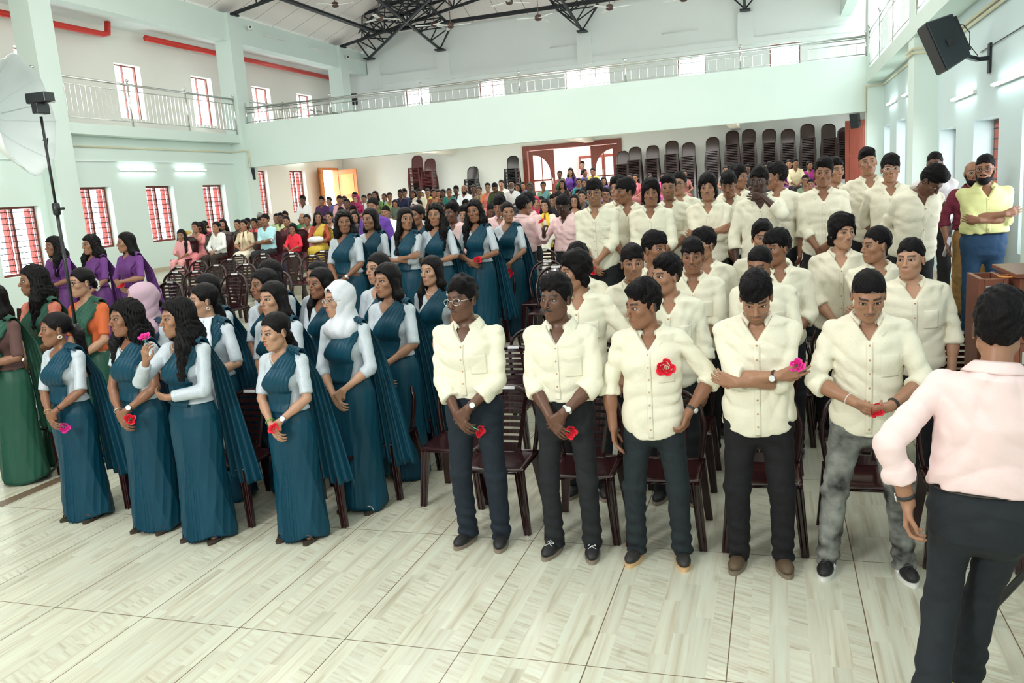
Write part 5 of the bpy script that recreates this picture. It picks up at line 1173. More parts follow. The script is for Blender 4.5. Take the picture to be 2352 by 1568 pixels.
# ---------------------------------------------------------------- students standing
PEOPLE=[
{'cloth': 'shirt', 'col': (0.8, 0.765, 0.62), 'label': 'boy in cream shirt and wire glasses, hands crossed, left end of the front boys', 'skin': 'dark', 'hair': 'curly', 'lod': 0, 'beard': 'l', 'glasses': 'steel', 'tuck': True, 'pose': 'clasp', 'hy': -0.3, 'hr': -0.05, 'worn': [('watch', 1, (0.05, 0.05, 0.05))], 'rose': (0, 'red', 'red ribbon rose held by the front boy in wire glasses', (0.1, -0.03, -0.03)), 'slv': 1.55, 'tcol': (0.01, 0.017, 0.028), 'stance': 0.115, 'hemr': 1.05, 'w': 1.05, 'x': -1.812, 'y': 4.664, 'z': 0.0, 'H': 1.709, 'seed': 1, 'px': (1075, 632)},
{'cloth': 'shirt', 'col': (0.8, 0.765, 0.62), 'label': 'boy with a moustache, cream shirt and black jeans, second front boy', 'skin': 'dark', 'hair': 'curly', 'lod': 0, 'beard': 'm', 'tuck': True, 'pose': 'clasp', 'hy': -0.32, 'worn': [('watch', 1, (0.6, 0.62, 0.62))], 'rose': (0, 'red', 'red ribbon rose held by the moustached front boy', (0.075, -0.05, 0.0)), 'lace': (0.6, 0.6, 0.6), 'stance': 0.12, 'legr': 0.88, 'slv': 1.3, 'x': -1.21, 'y': 4.602, 'z': 0.0, 'H': 1.706, 'seed': 2, 'px': (1275, 628)},
{'cloth': 'shirt', 'col': (0.8, 0.765, 0.62), 'label': 'boy in untucked cream shirt glancing left, red rose on his chest', 'skin': 'brown', 'hair': 'full', 'lod': 0, 'pose': 'pocket', 'hy': -0.85, 'hp': 0.12, 'hem': 0.8, 'worn': [('watch', 1, (0.03, 0.03, 0.03))], 'sole': (0.65, 0.42, 0.22), 'shoe': (0.03, 0.028, 0.028), 'tcol': (0.012, 0.019, 0.023), 'stance': 0.14, 'slv': 1.22, 'chestrose': 1, 'btn': (0.6, 0.4, 0.22), 'x': -0.683, 'y': 4.591, 'z': 0.0, 'H': 1.657, 'seed': 3, 'px': (1495, 640)},
{'cloth': 'shirt', 'col': (0.8, 0.765, 0.62), 'label': 'boy looking down with arms folded, pink rose at his elbow', 'skin': 'tan', 'hair': 'fringe', 'lod': 0, 'beard': 'ls', 'pose': 'fold', 'hp': 0.5, 'hem': 0.8, 'worn': [('watch', 0, (0.02, 0.02, 0.02))], 'shoe': (0.11, 0.075, 0.045), 'sole': (0.2, 0.16, 0.12), 'tcol': (0.006, 0.006, 0.008), 'stance': 0.12, 'slv': 1.2, 'legr': 1.05, 'w': 1.06, 'rose': (0, 'pink', 'bright pink rose held at the folded elbow of a front boy', (0.0, -0.03, 0.03)), 'gaze': 0, 'open': 0.55, 'x': -0.104, 'y': 4.596, 'z': 0.0, 'H': 1.717, 'seed': 4, 'px': (1750, 605)},
{'cloth': 'shirt', 'col': (0.8, 0.765, 0.62), 'label': 'boy in grey washed jeans fiddling with a small red rose', 'skin': 'tan', 'hair': 'crop', 'lod': 0, 'beard': 'l', 'pose': 'fiddle', 'hp': 0.42, 'hem': 0.83, 'worn': [('bracelet', 0, (0.7, 0.7, 0.7)), ('watch', 1, (0.02, 0.02, 0.02))], 'tcol': (0.15, 0.155, 0.145), 'tfab': 'washed_denim', 'stripes': 1, 'shoe': (0.015, 0.015, 0.017), 'sole': (0.75, 0.75, 0.72), 'lace': (0.02, 0.02, 0.02), 'stance': 0.2, 'slv': 1.25, 'rose': (0, 'red', 'small red rose in the fingers of the boy in grey jeans', (0.02, -0.03, -0.01)), 'open': 0.55, 'x': 0.449, 'y': 4.601, 'z': 0.0, 'H': 1.703, 'seed': 5, 'px': (2020, 600)},
{'cloth': 'shirt', 'col': (0.85, 0.66, 0.65), 'label': 'boy in pale pink shirt and black jeans walking away, seen from behind', 'skin': 'tan', 'hair': 'full', 'lod': 0, 'fab': 'plain_cloth', 'pose': 'walk', 'yaw': 2.95, 'tuck': True, 'worn': [('smartwatch', 1, (0.03, 0.03, 0.03))], 'shoe': (0.28, 0.24, 0.06), 'sole': (0.32, 0.27, 0.05), 'slv': 1.62, 'tcol': (0.013, 0.017, 0.022), 'belt': (0.03, 0.025, 0.02), 'H': 1.72, 'w': 1.05, 'bend': 0.03, 'tilt': -0.05, 'legr': 0.92, 'hemr': 1.16, 'x': 0.73, 'y': 3.31, 'z': 0.0, 'seed': 6, 'px': (2285, 652)},
{'fem': True, 'cloth': 'saree', 'col': (0.5, 0.56, 0.62), 'scol': (0.001, 0.048, 0.085), 'label': 'girl in teal saree and hoop earrings in left profile, ponytail, leftmost teal girl', 'skin': 'brown', 'hair': 'pony', 'lod': 0, 'pose': 'clasp', 'hy': -0.62, 'worn': [('earring', 0, (0.75, 0.72, 0.62)), ('bracelet', 1, (0.02, 0.02, 0.02)), ('bracelet', 0, (0.6, 0.45, 0.25))], 'rose': (0, 'pink', 'pink paper rose held low by the ponytailed girl in teal', (0.11, -0.03, -0.02)), 'pallu': 0.33, 'slv': 0.98, 'w': 1.04, 'x': -5.043, 'y': 4.695, 'z': 0.0, 'H': 1.571, 'seed': 7, 'px': (135, 712)},
{'fem': True, 'cloth': 'saree', 'col': (0.5, 0.56, 0.62), 'scol': (0.001, 0.048, 0.085), 'label': 'girl in teal saree with open wavy hair, pearl necklace and wristwatch', 'skin': 'brown', 'hair': 'long_wavy', 'lod': 0, 'pose': 'clasp', 'hy': -0.45, 'worn': [('earring', 0, (0.8, 0.8, 0.76)), ('necklace', 1, (0.8, 0.75, 0.65)), ('watch', 1, (0.05, 0.05, 0.05)), ('bracelet', 0, (0.7, 0.7, 0.68))], 'rose': (0, 'red', 'red paper rose held by the girl with the pearl necklace', (0.07, -0.04, 0.05)), 'slv': 0.45, 'pallu': 0.5, 'seed': 13, 'x': -4.292, 'y': 4.591, 'z': 0.0, 'H': 1.659, 'px': (300, 682)},
{'fem': True, 'cloth': 'saree', 'col': (0.5, 0.56, 0.62), 'scol': (0.001, 0.048, 0.085), 'label': 'girl in teal saree raising a pink flower to her nose, long silver sleeves', 'skin': 'tan', 'hair': 'long_wavy', 'lod': 0, 'pose': 'flower_up', 'hy': -0.5, 'slv': 1.85, 'worn': [('necklace', 0.8, (0.8, 0.7, 0.6))], 'rose': (0, 'pink', "pink paper rose held up to a girl's nose", (0.015, -0.02, 0.1)), 'sandal': (0.03, 0.04, 0.12), 'pallu': 0.36, 'seed': 10, 'x': -3.793, 'y': 4.509, 'z': 0.0, 'H': 1.662, 'px': (420, 680)},
{'fem': True, 'cloth': 'saree', 'col': (0.5, 0.56, 0.62), 'scol': (0.001, 0.048, 0.085), 'label': 'short girl in teal saree holding a red rose in both hands, blue wristband', 'skin': 'light', 'hair': 'low', 'lod': 0, 'pose': 'clasp', 'hy': -0.42, 'hp': 0.12, 'worn': [('necklace', 1.1, (0.85, 0.83, 0.78)), ('bracelet', 0, (0.1, 0.5, 0.05)), ('watch', 1, (0.02, 0.03, 0.3))], 'rose': (0, 'red', 'red paper rose on a pale stem held by the short front girl', (0.0, -0.06, 0.06)), 'slv': 0.88, 'pallu': 0.38, 'w': 1.0, 'x': -3.101, 'y': 4.601, 'z': 0.0, 'H': 1.544, 'seed': 10, 'px': (640, 710)},
{'cloth': 'shirt', 'col': (0.8, 0.765, 0.62), 'label': 'curly mullet boy resting his watch hand on a chair behind the front boys', 'skin': 'tan', 'hair': 'mop', 'pose': 'lean', 'hy': -0.9, 'worn': [('smartwatch', 1)], 'gaze': 0.3, 'x': -1.311, 'y': 5.585, 'z': 0.0, 'H': 1.756, 'seed': 11, 'lod': 1, 'px': (1325, 575)},
{'cloth': 'shirt', 'col': (0.8, 0.765, 0.62), 'label': 'boy mostly hidden behind the curly mullet boy, only dark hair showing', 'skin': 'brown', 'hair': 'curly', 'hy': 0.3, 'x': -1.472, 'y': 6.283, 'z': 0.0, 'H': 1.768, 'seed': 12, 'lod': 1, 'px': (1325, 556)},
{'cloth': 'shirt', 'col': (0.8, 0.765, 0.62), 'label': 'boy in cream shirt with side fringe and open mouth, speaking', 'skin': 'tan', 'hair': 'fringe', 'beard': 'l', 'hy': 0.25, 'jaw': 0.95, 'x': -1.036, 'y': 6.206, 'z': 0.0, 'H': 1.739, 'seed': 13, 'lod': 1, 'px': (1450, 560)},
{'cloth': 'shirt', 'col': (0.8, 0.765, 0.62), 'label': 'boy with flat black fringe looking right behind the speaking boy', 'skin': 'brown', 'hair': 'fringe', 'hy': 0.9, 'seed': 21, 'x': -0.974, 'y': 6.878, 'z': 0.0, 'H': 1.79, 'lod': 1, 'px': (1497, 530)},
{'cloth': 'shirt', 'col': (0.8, 0.765, 0.62), 'label': 'boy half hidden behind the chest-rose boy, only eyes and ear showing', 'skin': 'tan', 'hair': 'full', 'hy': -0.75, 'pose': 'down', 'x': -0.685, 'y': 5.567, 'z': 0.0, 'H': 1.706, 'seed': 15, 'lod': 1, 'px': (1535, 583)},
{'cloth': 'shirt', 'col': (0.8, 0.765, 0.62), 'label': 'grinning boy with curly fringe and thin moustache in the middle rows', 'skin': 'brown', 'hair': 'fringe', 'beard': 'l', 'hy': 0.0, 'seed': 31, 'x': -0.608, 'y': 6.455, 'z': 0.0, 'H': 1.748, 'lod': 1, 'px': (1590, 545)},
{'cloth': 'shirt', 'col': (0.8, 0.765, 0.62), 'label': 'boy in thin glasses behind the grinning boy, sleeve rolled', 'skin': 'tan', 'hair': 'fringe', 'glasses': 'steel', 'hy': -0.7, 'pose': 'down', 'seed': 22, 'x': -0.561, 'y': 7.119, 'z': 0.0, 'H': 1.782, 'lod': 1, 'px': (1620, 522)},
{'cloth': 'shirt', 'col': (0.8, 0.765, 0.62), 'label': 'boy with cropped hair hidden behind the boy with folded arms', 'skin': 'brown', 'hair': 'crop', 'hp': 0.25, 'hy': -0.3, 'x': -0.092, 'y': 5.979, 'z': 0.0, 'H': 1.726, 'seed': 18, 'lod': 1, 'px': (1750, 555)},
{'cloth': 'shirt', 'col': (0.8, 0.765, 0.62), 'label': 'boy with faded sides glancing left, button-down collar', 'skin': 'brown', 'hair': 'fringe', 'hy': -0.8, 'seed': 42, 'x': 0.026, 'y': 6.667, 'z': 0.0, 'H': 1.767, 'lod': 1, 'px': (1790, 525)},
{'cloth': 'shirt', 'col': (0.8, 0.765, 0.62), 'label': 'boy peering between heads at the back of the middle rows', 'skin': 'tan', 'hair': 'curly', 'hy': 0.15, 'x': -0.109, 'y': 7.272, 'z': 0.0, 'H': 1.81, 'seed': 20, 'lod': 1, 'px': (1750, 505)},
{'cloth': 'shirt', 'col': (0.8, 0.765, 0.62), 'label': 'boy with swept quiff talking to his neighbour, buttoned cream shirt', 'skin': 'light', 'hair': 'mop', 'hy': 0.45, 'pose': 'clasp', 'beard': 'l', 'x': 0.494, 'y': 7.153, 'z': 0.0, 'H': 1.833, 'seed': 21, 'lod': 1, 'px': (1930, 490)},
{'cloth': 'shirt', 'col': (0.8, 0.765, 0.62), 'label': 'boy in left profile with a red-faced watch talking', 'skin': 'tan', 'hair': 'short', 'hy': -1.1, 'pose': 'fold', 'worn': [('watch', 0, (0.5, 0.5, 0.5))], 'x': 0.732, 'y': 6.681, 'z': 0.0, 'H': 1.753, 'seed': 22, 'lod': 1, 'px': (2020, 517)},
{'cloth': 'shirt', 'col': (0.8, 0.765, 0.62), 'label': 'heavy-set boy in cream shirt behind the boy in grey jeans', 'skin': 'light', 'hair': 'short', 'hy': -0.45, 'w': 1.16, 'pose': 'down', 'x': 0.851, 'y': 5.965, 'z': 0.0, 'H': 1.714, 'seed': 23, 'lod': 1, 'px': (2095, 543)},
{'cloth': 'shirt', 'col': (0.8, 0.765, 0.62), 'label': 'boy in black rectangular glasses at the left end of the rear boys', 'skin': 'tan', 'hair': 'fringe', 'glasses': 'black', 'beard': 'ls', 'pose': 'clasp', 'rose': (0, 'red', 'red rose held low by the rear boy in black glasses', (-0.05, -0.05, 0.0)), 'slv': 1.4, 'x': -1.754, 'y': 8.422, 'z': 0.5, 'H': 1.763, 'seed': 24, 'lod': 1, 'px': (1365, 410)},
{'cloth': 'shirt', 'col': (0.8, 0.765, 0.62), 'label': 'smiling boy turned left beside the boy in black glasses', 'skin': 'brown', 'hair': 'fringe', 'hy': -0.95, 'seed': 52, 'x': -1.523, 'y': 9.031, 'z': 0.5, 'H': 1.753, 'lod': 1, 'px': (1440, 408)},
{'cloth': 'shirt', 'col': (0.8, 0.765, 0.62), 'label': 'boy at the rear hidden behind the smiling boy', 'skin': 'tan', 'hair': 'full', 'hy': -0.5, 'x': -1.765, 'y': 9.92, 'z': 0.5, 'H': 1.787, 'seed': 26, 'lod': 1, 'px': (1422, 404)},
{'cloth': 'shirt', 'col': (0.8, 0.765, 0.62), 'label': 'boy with tousled hair over grey undershirt glancing right', 'skin': 'brown', 'hair': 'mop', 'beard': 'l', 'hy': 0.15, 'pose': 'clasp', 'x': -1.199, 'y': 8.49, 'z': 0.5, 'H': 1.723, 'seed': 27, 'lod': 1, 'px': (1493, 410)},
{'cloth': 'shirt', 'col': (0.8, 0.765, 0.62), 'label': 'boy with chin beard staring straight ahead in the rear row', 'skin': 'brown', 'hair': 'quiff', 'beard': 's', 'hy': 0, 'x': -1.097, 'y': 9.171, 'z': 0.5, 'H': 1.759, 'seed': 28, 'lod': 1, 'px': (1535, 400)},
{'cloth': 'shirt', 'col': (0.8, 0.765, 0.62), 'label': 'boy in green-tinted glasses behind the bearded boy', 'skin': 'tan', 'hair': 'short', 'glasses': 'black', 'beard': 'l', 'hy': -0.25, 'x': -1.062, 'y': 9.938, 'z': 0.5, 'H': 1.796, 'seed': 29, 'lod': 1, 'px': (1560, 392)},
{'cloth': 'shirt', 'col': (0.8, 0.765, 0.62), 'label': 'boy with shoulder-sweeping wavy hair, arms folded', 'skin': 'tan', 'hair': 'mop', 'pose': 'fold', 'beard': 'l', 'seed': 61, 'x': -0.655, 'y': 8.777, 'z': 0.5, 'H': 1.735, 'lod': 1, 'px': (1625, 398)},
{'cloth': 'shirt', 'col': (0.8, 0.765, 0.62), 'label': 'boy looking down beside the wavy-haired boy', 'skin': 'brown', 'hair': 'fringe', 'beard': 'l', 'hp': 0.3, 'hy': -0.1, 'open': 0.5, 'x': -0.475, 'y': 9.482, 'z': 0.5, 'H': 1.76, 'seed': 31, 'lod': 1, 'px': (1675, 390)},
{'cloth': 'shirt', 'col': (0.8, 0.765, 0.62), 'label': 'laughing boy in right profile at the rear', 'skin': 'brown', 'hair': 'mop', 'hy': 0.9, 'seed': 64, 'x': -0.428, 'y': 10.258, 'z': 0.5, 'H': 1.82, 'lod': 1, 'px': (1692, 378)},
{'cloth': 'shirt', 'col': (0.8, 0.765, 0.62), 'label': 'dark-skinned boy covering his mouth with his left hand', 'skin': 'deep', 'hair': 'fringe', 'pose': 'face', 'hy': -0.3, 'seed': 71, 'slv': 1.5, 'x': -0.138, 'y': 8.419, 'z': 0.5, 'H': 1.77, 'lod': 1, 'px': (1745, 380)},
{'cloth': 'shirt', 'col': (0.8, 0.765, 0.62), 'label': 'boy with faded sides turned away to the left', 'skin': 'brown', 'hair': 'quiff', 'hy': -1.25, 'yaw': -0.4, 'pose': 'down', 'slv': 1.5, 'x': 0.037, 'y': 9.444, 'z': 0.5, 'H': 1.799, 'seed': 34, 'lod': 1, 'px': (1788, 373)},
{'cloth': 'shirt', 'col': (0.8, 0.765, 0.62), 'label': 'boy with full wavy hair in tucked-front cream shirt, rear right row', 'skin': 'brown', 'hair': 'full', 'beard': 'l', 'pose': 'clasp', 'hy': -0.1, 'hr': 0.06, 'slv': 1.45, 'x': 0.445, 'y': 8.723, 'z': 0.5, 'H': 1.803, 'seed': 35, 'lod': 1, 'px': (1890, 362)},
{'cloth': 'shirt', 'col': (0.8, 0.765, 0.62), 'label': 'boy with spiky hair behind the wavy-haired boy, near the stacks', 'skin': 'tan', 'hair': 'curly', 'H': 1.82, 'hy': 0.5, 'x': 0.628, 'y': 10.079, 'z': 0.5, 'seed': 36, 'lod': 1, 'px': (1915, 350)},
{'cloth': 'shirt', 'col': (0.8, 0.765, 0.62), 'label': 'tall boy with tilted head beside the brown door', 'skin': 'tan', 'hair': 'quiff', 'beard': 'l', 'hr': -0.12, 'slv': 1.9, 'pose': 'behind', 'x': 0.953, 'y': 9.654, 'z': 0.5, 'H': 1.888, 'seed': 37, 'lod': 1, 'px': (1997, 338)},
{'cloth': 'shirt', 'col': (0.8, 0.765, 0.62), 'label': 'boy in thin round glasses with straight black fringe', 'skin': 'tan', 'hair': 'fringe', 'glasses': 'steel', 'pose': 'behind', 'seed': 81, 'x': 1.096, 'y': 9.149, 'z': 0.5, 'H': 1.798, 'lod': 1, 'px': (2045, 353)},
{'cloth': 'shirt', 'col': (0.8, 0.765, 0.62), 'label': 'boy bending forward looking down, hands behind his back', 'skin': 'dark', 'hair': 'full', 'pose': 'behind', 'hp': 0.75, 'hy': 0.55, 'yaw': 0.35, 'hr': 0.1, 'bend': 0.16, 'slv': 1.85, 'H': 1.74, 'w': 1.1, 'x': 1.193, 'y': 8.306, 'z': 0.5, 'seed': 39, 'lod': 1, 'px': (2100, 372)},
{'cloth': 'shirt', 'col': (0.8, 0.76, 0.8), 'label': 'man with a moustache in white shirt, arms folded by the right wall', 'skin': 'dark', 'hair': 'short', 'beard': 'm', 'pose': 'fold', 'yaw': -0.2, 'fab': 'plain_cloth', 'tuck': True, 'tcol': (0.03, 0.03, 0.035), 'slv': 1.35, 'hy': -0.1, 'belt': (0.1, 0.03, 0.02), 'x': 1.762, 'y': 10.759, 'z': 0.5, 'H': 1.81, 'seed': 40, 'lod': 1, 'px': (2148, 347)},
{'cloth': 'shirt', 'col': (0.13, 0.012, 0.03), 'label': 'bald man with a thick black beard in maroon shirt by the wall', 'skin': 'brown', 'hair': 'full', 'bald': True, 'fullbeard': True, 'glasses': 'steel', 'pose': 'down', 'fab': 'plain_cloth', 'tuck': True, 'tcol': (0.35, 0.2, 0.07), 'hem': 1, 'slv': 1.3, 'x': 1.994, 'y': 9.957, 'z': 0.5, 'H': 1.69, 'seed': 41, 'lod': 1, 'px': (2235, 365)},
{'cloth': 'shirt', 'col': (0.7, 0.72, 0.34), 'label': 'bearded man in yellow shirt and blue jeans, arms folded, by the right wall', 'skin': 'brown', 'hair': 'short', 'fullbeard': True, 'glasses': 'black', 'pose': 'fold', 'fab': 'plain_cloth', 'tuck': True, 'tcol': (0.018, 0.055, 0.12), 'belly': 0.05, 'w': 1.14, 'hy': -0.35, 'slv': 1.05, 'shoe': (0.05, 0.05, 0.055), 'x': 1.906, 'y': 8.974, 'z': 0.5, 'H': 1.732, 'seed': 42, 'lod': 1, 'px': (2265, 352)},
{'cloth': 'shirt', 'col': (0.8, 0.56, 0.56), 'label': 'boy in pink shirt looking up between the teal girls', 'skin': 'dark', 'hair': 'full', 'fab': 'plain_cloth', 'hy': -0.4, 'x': -3.882, 'y': 9.837, 'z': 0.5, 'H': 1.623, 'seed': 43, 'lod': 1, 'px': (1039, 463)},
{'cloth': 'shirt', 'col': (0.8, 0.56, 0.56), 'label': 'boy in pink shirt hidden behind the long-haired girl in teal', 'skin': 'tan', 'hair': 'full', 'fab': 'plain_cloth', 'hy': -0.2, 'x': -4.006, 'y': 10.641, 'z': 0.5, 'H': 1.565, 'seed': 44, 'lod': 1, 'px': (1070, 470)},
{'cloth': 'shirt', 'col': (0.8, 0.56, 0.56), 'label': 'boy in pink shirt behind the smiling girl with big earrings', 'skin': 'brown', 'hair': 'fringe', 'fab': 'plain_cloth', 'hp': 0.2, 'x': -3.342, 'y': 10.131, 'z': 0.5, 'H': 1.678, 'seed': 45, 'lod': 1, 'px': (1148, 445)},
{'cloth': 'shirt', 'col': (0.8, 0.56, 0.56), 'label': 'boy in pink shirt with his back turned, short neat hair', 'skin': 'brown', 'hair': 'short', 'fab': 'plain_cloth', 'yaw': 2.5, 'tuck': True, 'pose': 'fold', 'slv': 1.9, 'x': -3.014, 'y': 10.02, 'z': 0.5, 'H': 1.654, 'seed': 46, 'lod': 1, 'px': (1199, 446)},
{'cloth': 'shirt', 'col': (0.8, 0.56, 0.56), 'label': 'boy in pink shirt and glasses talking to the boy with his back turned', 'skin': 'tan', 'hair': 'fringe', 'fab': 'plain_cloth', 'glasses': 'black', 'tuck': True, 'yaw': -0.6, 'pose': 'fiddle', 'slv': 1.8, 'x': -3.152, 'y': 10.728, 'z': 0.5, 'H': 1.676, 'seed': 47, 'lod': 1, 'px': (1211, 441)},
{'cloth': 'shirt', 'col': (0.8, 0.56, 0.56), 'label': 'boy in pink shirt looking down at the red rose in his hand', 'skin': 'deep', 'hair': 'short', 'fab': 'plain_cloth', 'hp': 0.45, 'yaw': -0.35, 'pose': 'show', 'tuck': True, 'slv': 1.7, 'rose': (0, 'red', 'red rose held up by the boy in the pink shirt', (-0.03, -0.02, 0.09)), 'open': 0.5, 'x': -2.428, 'y': 9.89, 'z': 0.5, 'H': 1.644, 'seed': 48, 'lod': 1, 'px': (1298, 441)},
{'fem': True, 'cloth': 'saree', 'col': (0.5, 0.56, 0.62), 'scol': (0.001, 0.048, 0.085), 'label': 'smiling girl in teal saree with bushy side ponytail, hands clasped', 'skin': 'brown', 'hair': 'bushy', 'hy': 0.55, 'w': 1.12, 'worn': [('earring', 0, (0.7, 0.75, 0.75)), ('watch', 1, (0.7, 0.4, 0.45))], 'pose': 'clasp', 'x': -4.556, 'y': 8.229, 'z': 0.5, 'H': 1.635, 'seed': 49, 'lod': 1, 'px': (786, 480)},
{'fem': True, 'cloth': 'saree', 'col': (0.5, 0.56, 0.62), 'scol': (0.001, 0.048, 0.085), 'label': 'girl in teal saree with straight hair looking left past the smiling girl', 'skin': 'tan', 'hair': 'long', 'hy': -0.15, 'seed': 4, 'x': -4.548, 'y': 8.873, 'z': 0.5, 'H': 1.635, 'lod': 1, 'px': (849, 475)},
{'fem': True, 'cloth': 'saree', 'col': (0.5, 0.56, 0.62), 'scol': (0.001, 0.048, 0.085), 'label': 'girl in teal saree with folded arms whispering to her right', 'skin': 'tan', 'hair': 'long', 'hy': 0.75, 'pose': 'fold', 'slv': 1.35, 'worn': [('earring', 0, (0.7, 0.65, 0.5))], 'seed': 9, 'w': 1.05, 'x': -3.91, 'y': 8.438, 'z': 0.5, 'H': 1.62, 'lod': 1, 'px': (927, 473)},
{'fem': True, 'cloth': 'saree', 'col': (0.5, 0.56, 0.62), 'scol': (0.001, 0.048, 0.085), 'label': 'girl in left profile behind the two whispering teal girls', 'skin': 'brown', 'hair': 'bun', 'hy': -0.35, 'seed': 5, 'x': -4.099, 'y': 9.234, 'z': 0.5, 'H': 1.635, 'lod': 1, 'px': (958, 467)},
{'fem': True, 'cloth': 'saree', 'col': (0.5, 0.56, 0.62), 'scol': (0.001, 0.048, 0.085), 'label': 'girl in teal saree with big curly hair over her shoulders', 'skin': 'tan', 'hair': 'long_wavy', 'hy': 0.1, 'pose': 'clasp_high', 'worn': [('watch', 1, (0.6, 0.6, 0.6))], 'rose': (0, 'pink', 'pink rose held by the curly-haired rear girl', (0.03, -0.04, 0.06)), 'slv': 1.0, 'seed': 14, 'x': -3.584, 'y': 8.549, 'z': 0.5, 'H': 1.644, 'lod': 1, 'px': (998, 463)},
{'fem': True, 'cloth': 'saree', 'col': (0.5, 0.56, 0.62), 'scol': (0.001, 0.048, 0.085), 'label': 'tall girl in teal saree with long hair over one shoulder, red rose in hands', 'skin': 'brown', 'hair': 'long_wavy', 'hy': 0.0, 'hr': -0.08, 'pose': 'clasp_high', 'worn': [('earring', 0, (0.7, 0.7, 0.7)), ('smartwatch', 1)], 'rose': (0, 'red', 'red rose in the clasped hands of the tall rear girl', (0.03, -0.05, 0.06)), 'pallu': 0.3, 'seed': 15, 'x': -3.197, 'y': 8.784, 'z': 0.5, 'H': 1.65, 'lod': 1, 'px': (1090, 455)},
{'fem': True, 'cloth': 'saree', 'col': (0.5, 0.56, 0.62), 'scol': (0.001, 0.048, 0.085), 'label': 'smiling girl in teal saree with tied hair and large earrings, last on the right', 'skin': 'tan', 'hair': 'bun', 'hy': 0.5, 'worn': [('earring', 0, (0.75, 0.75, 0.72))], 'pose': 'clasp', 'rose': (0, 'red', 'red rose held low by the rightmost teal girl', (0.05, -0.05, -0.0)), 'pallu': 0.3, 'sandal': (0.05, 0.04, 0.04), 'x': -3.046, 'y': 9.464, 'z': 0.5, 'H': 1.597, 'seed': 55, 'lod': 1, 'px': (1163, 460)},
{'fem': True, 'cloth': 'saree', 'col': (0.5, 0.56, 0.62), 'scol': (0.001, 0.048, 0.085), 'label': 'girl in teal saree with glossy parted hair behind the short front girl', 'skin': 'light', 'hair': 'long', 'hy': -0.25, 'w': 1.12, 'seed': 7, 'x': -3.613, 'y': 5.349, 'z': 0.0, 'H': 1.668, 'lod': 1, 'px': (625, 641)},
{'fem': True, 'cloth': 'saree', 'col': (0.5, 0.56, 0.62), 'scol': (0.001, 0.048, 0.085), 'label': 'girl with short curly hair and earpiece in teal saree', 'skin': 'brown', 'hair': 'bob', 'hy': -0.5, 'rose': (0, 'red', 'red rose near the chair beside the short-haired girl', (0.0, -0.05, 0.02)), 'seed': 3, 'x': -4.089, 'y': 5.95, 'z': 0.0, 'H': 1.715, 'lod': 1, 'px': (605, 613)},
{'fem': True, 'cloth': 'saree', 'col': (0.5, 0.56, 0.62), 'scol': (0.001, 0.048, 0.085), 'label': 'girl behind the short-haired girl, only the top of her face visible', 'skin': 'tan', 'hair': 'long', 'hy': -0.2, 'seed': 6, 'x': -4.277, 'y': 6.325, 'z': 0.0, 'H': 1.765, 'lod': 1, 'px': (618, 592)},
{'fem': True, 'cloth': 'saree', 'col': (0.5, 0.56, 0.62), 'scol': (0.001, 0.048, 0.085), 'label': 'girl in teal saree with hair over her left shoulder beside the white headscarf', 'skin': 'brown', 'hair': 'long', 'hy': -0.4, 'seed': 9, 'x': -3.637, 'y': 6.094, 'z': 0.0, 'H': 1.693, 'lod': 1, 'px': (735, 610)},
{'fem': True, 'cloth': 'saree', 'col': (0.5, 0.56, 0.62), 'scol': (0.001, 0.048, 0.085), 'label': 'girl hidden behind the girl beside the white headscarf', 'skin': 'tan', 'hair': 'bun', 'hy': -0.2, 'x': -3.877, 'y': 6.449, 'z': 0.0, 'H': 1.724, 'seed': 60, 'lod': 1, 'px': (727, 595)},
{'fem': True, 'cloth': 'saree', 'col': (0.5, 0.56, 0.62), 'scol': (0.001, 0.048, 0.085), 'label': 'girl in white headscarf and round glasses over a teal saree', 'skin': 'light', 'hair': 'long', 'hijab': (0.66, 0.68, 0.74), 'glasses': 'steel', 'hy': -0.55, 'slv': 1.3, 'sandal': (0.6, 0.58, 0.5), 'pallu': 0.3, 'x': -2.933, 'y': 5.144, 'z': 0.0, 'H': 1.671, 'seed': 61, 'lod': 1, 'px': (778, 640)},
{'fem': True, 'cloth': 'saree', 'col': (0.5, 0.56, 0.62), 'scol': (0.001, 0.048, 0.085), 'label': 'girl in teal saree with a bob and drop earrings, hands down', 'skin': 'tan', 'hair': 'bob', 'hy': -0.35, 'worn': [('earring', 0, (0.6, 0.6, 0.55))], 'slv': 1.0, 'seed': 8, 'pallu': 0.3, 'x': -2.881, 'y': 5.813, 'z': 0.0, 'H': 1.725, 'lod': 1, 'px': (888, 600)},
{'fem': True, 'cloth': 'saree', 'col': (0.5, 0.56, 0.62), 'scol': (0.001, 0.048, 0.085), 'label': 'girl with a pink flower beside her ear behind the bob-haired girl', 'skin': 'light', 'hair': 'bun', 'hy': -0.4, 'rose': (0, 'pink', 'pink rose low beside the girl with tied hair', (0.1, -0.03, 0.02)), 'x': -3.22, 'y': 6.354, 'z': 0.0, 'H': 1.779, 'seed': 63, 'lod': 1, 'px': (868, 575)},
{'fem': True, 'cloth': 'saree', 'col': (0.5, 0.56, 0.62), 'scol': (0.001, 0.048, 0.085), 'label': 'girl in teal saree with pearl choker and waist-length hair, red rose', 'skin': 'light', 'hair': 'long', 'hy': -0.3, 'worn': [('necklace', 0.7, (0.85, 0.85, 0.82))], 'rose': (0, 'red', 'red rose held by the girl with the pearl choker', (0.06, -0.04, -0.02)), 'slv': 0.6, 'seed': 3, 'x': -2.87, 'y': 6.668, 'z': 0.0, 'H': 1.705, 'lod': 1, 'px': (990, 583)},
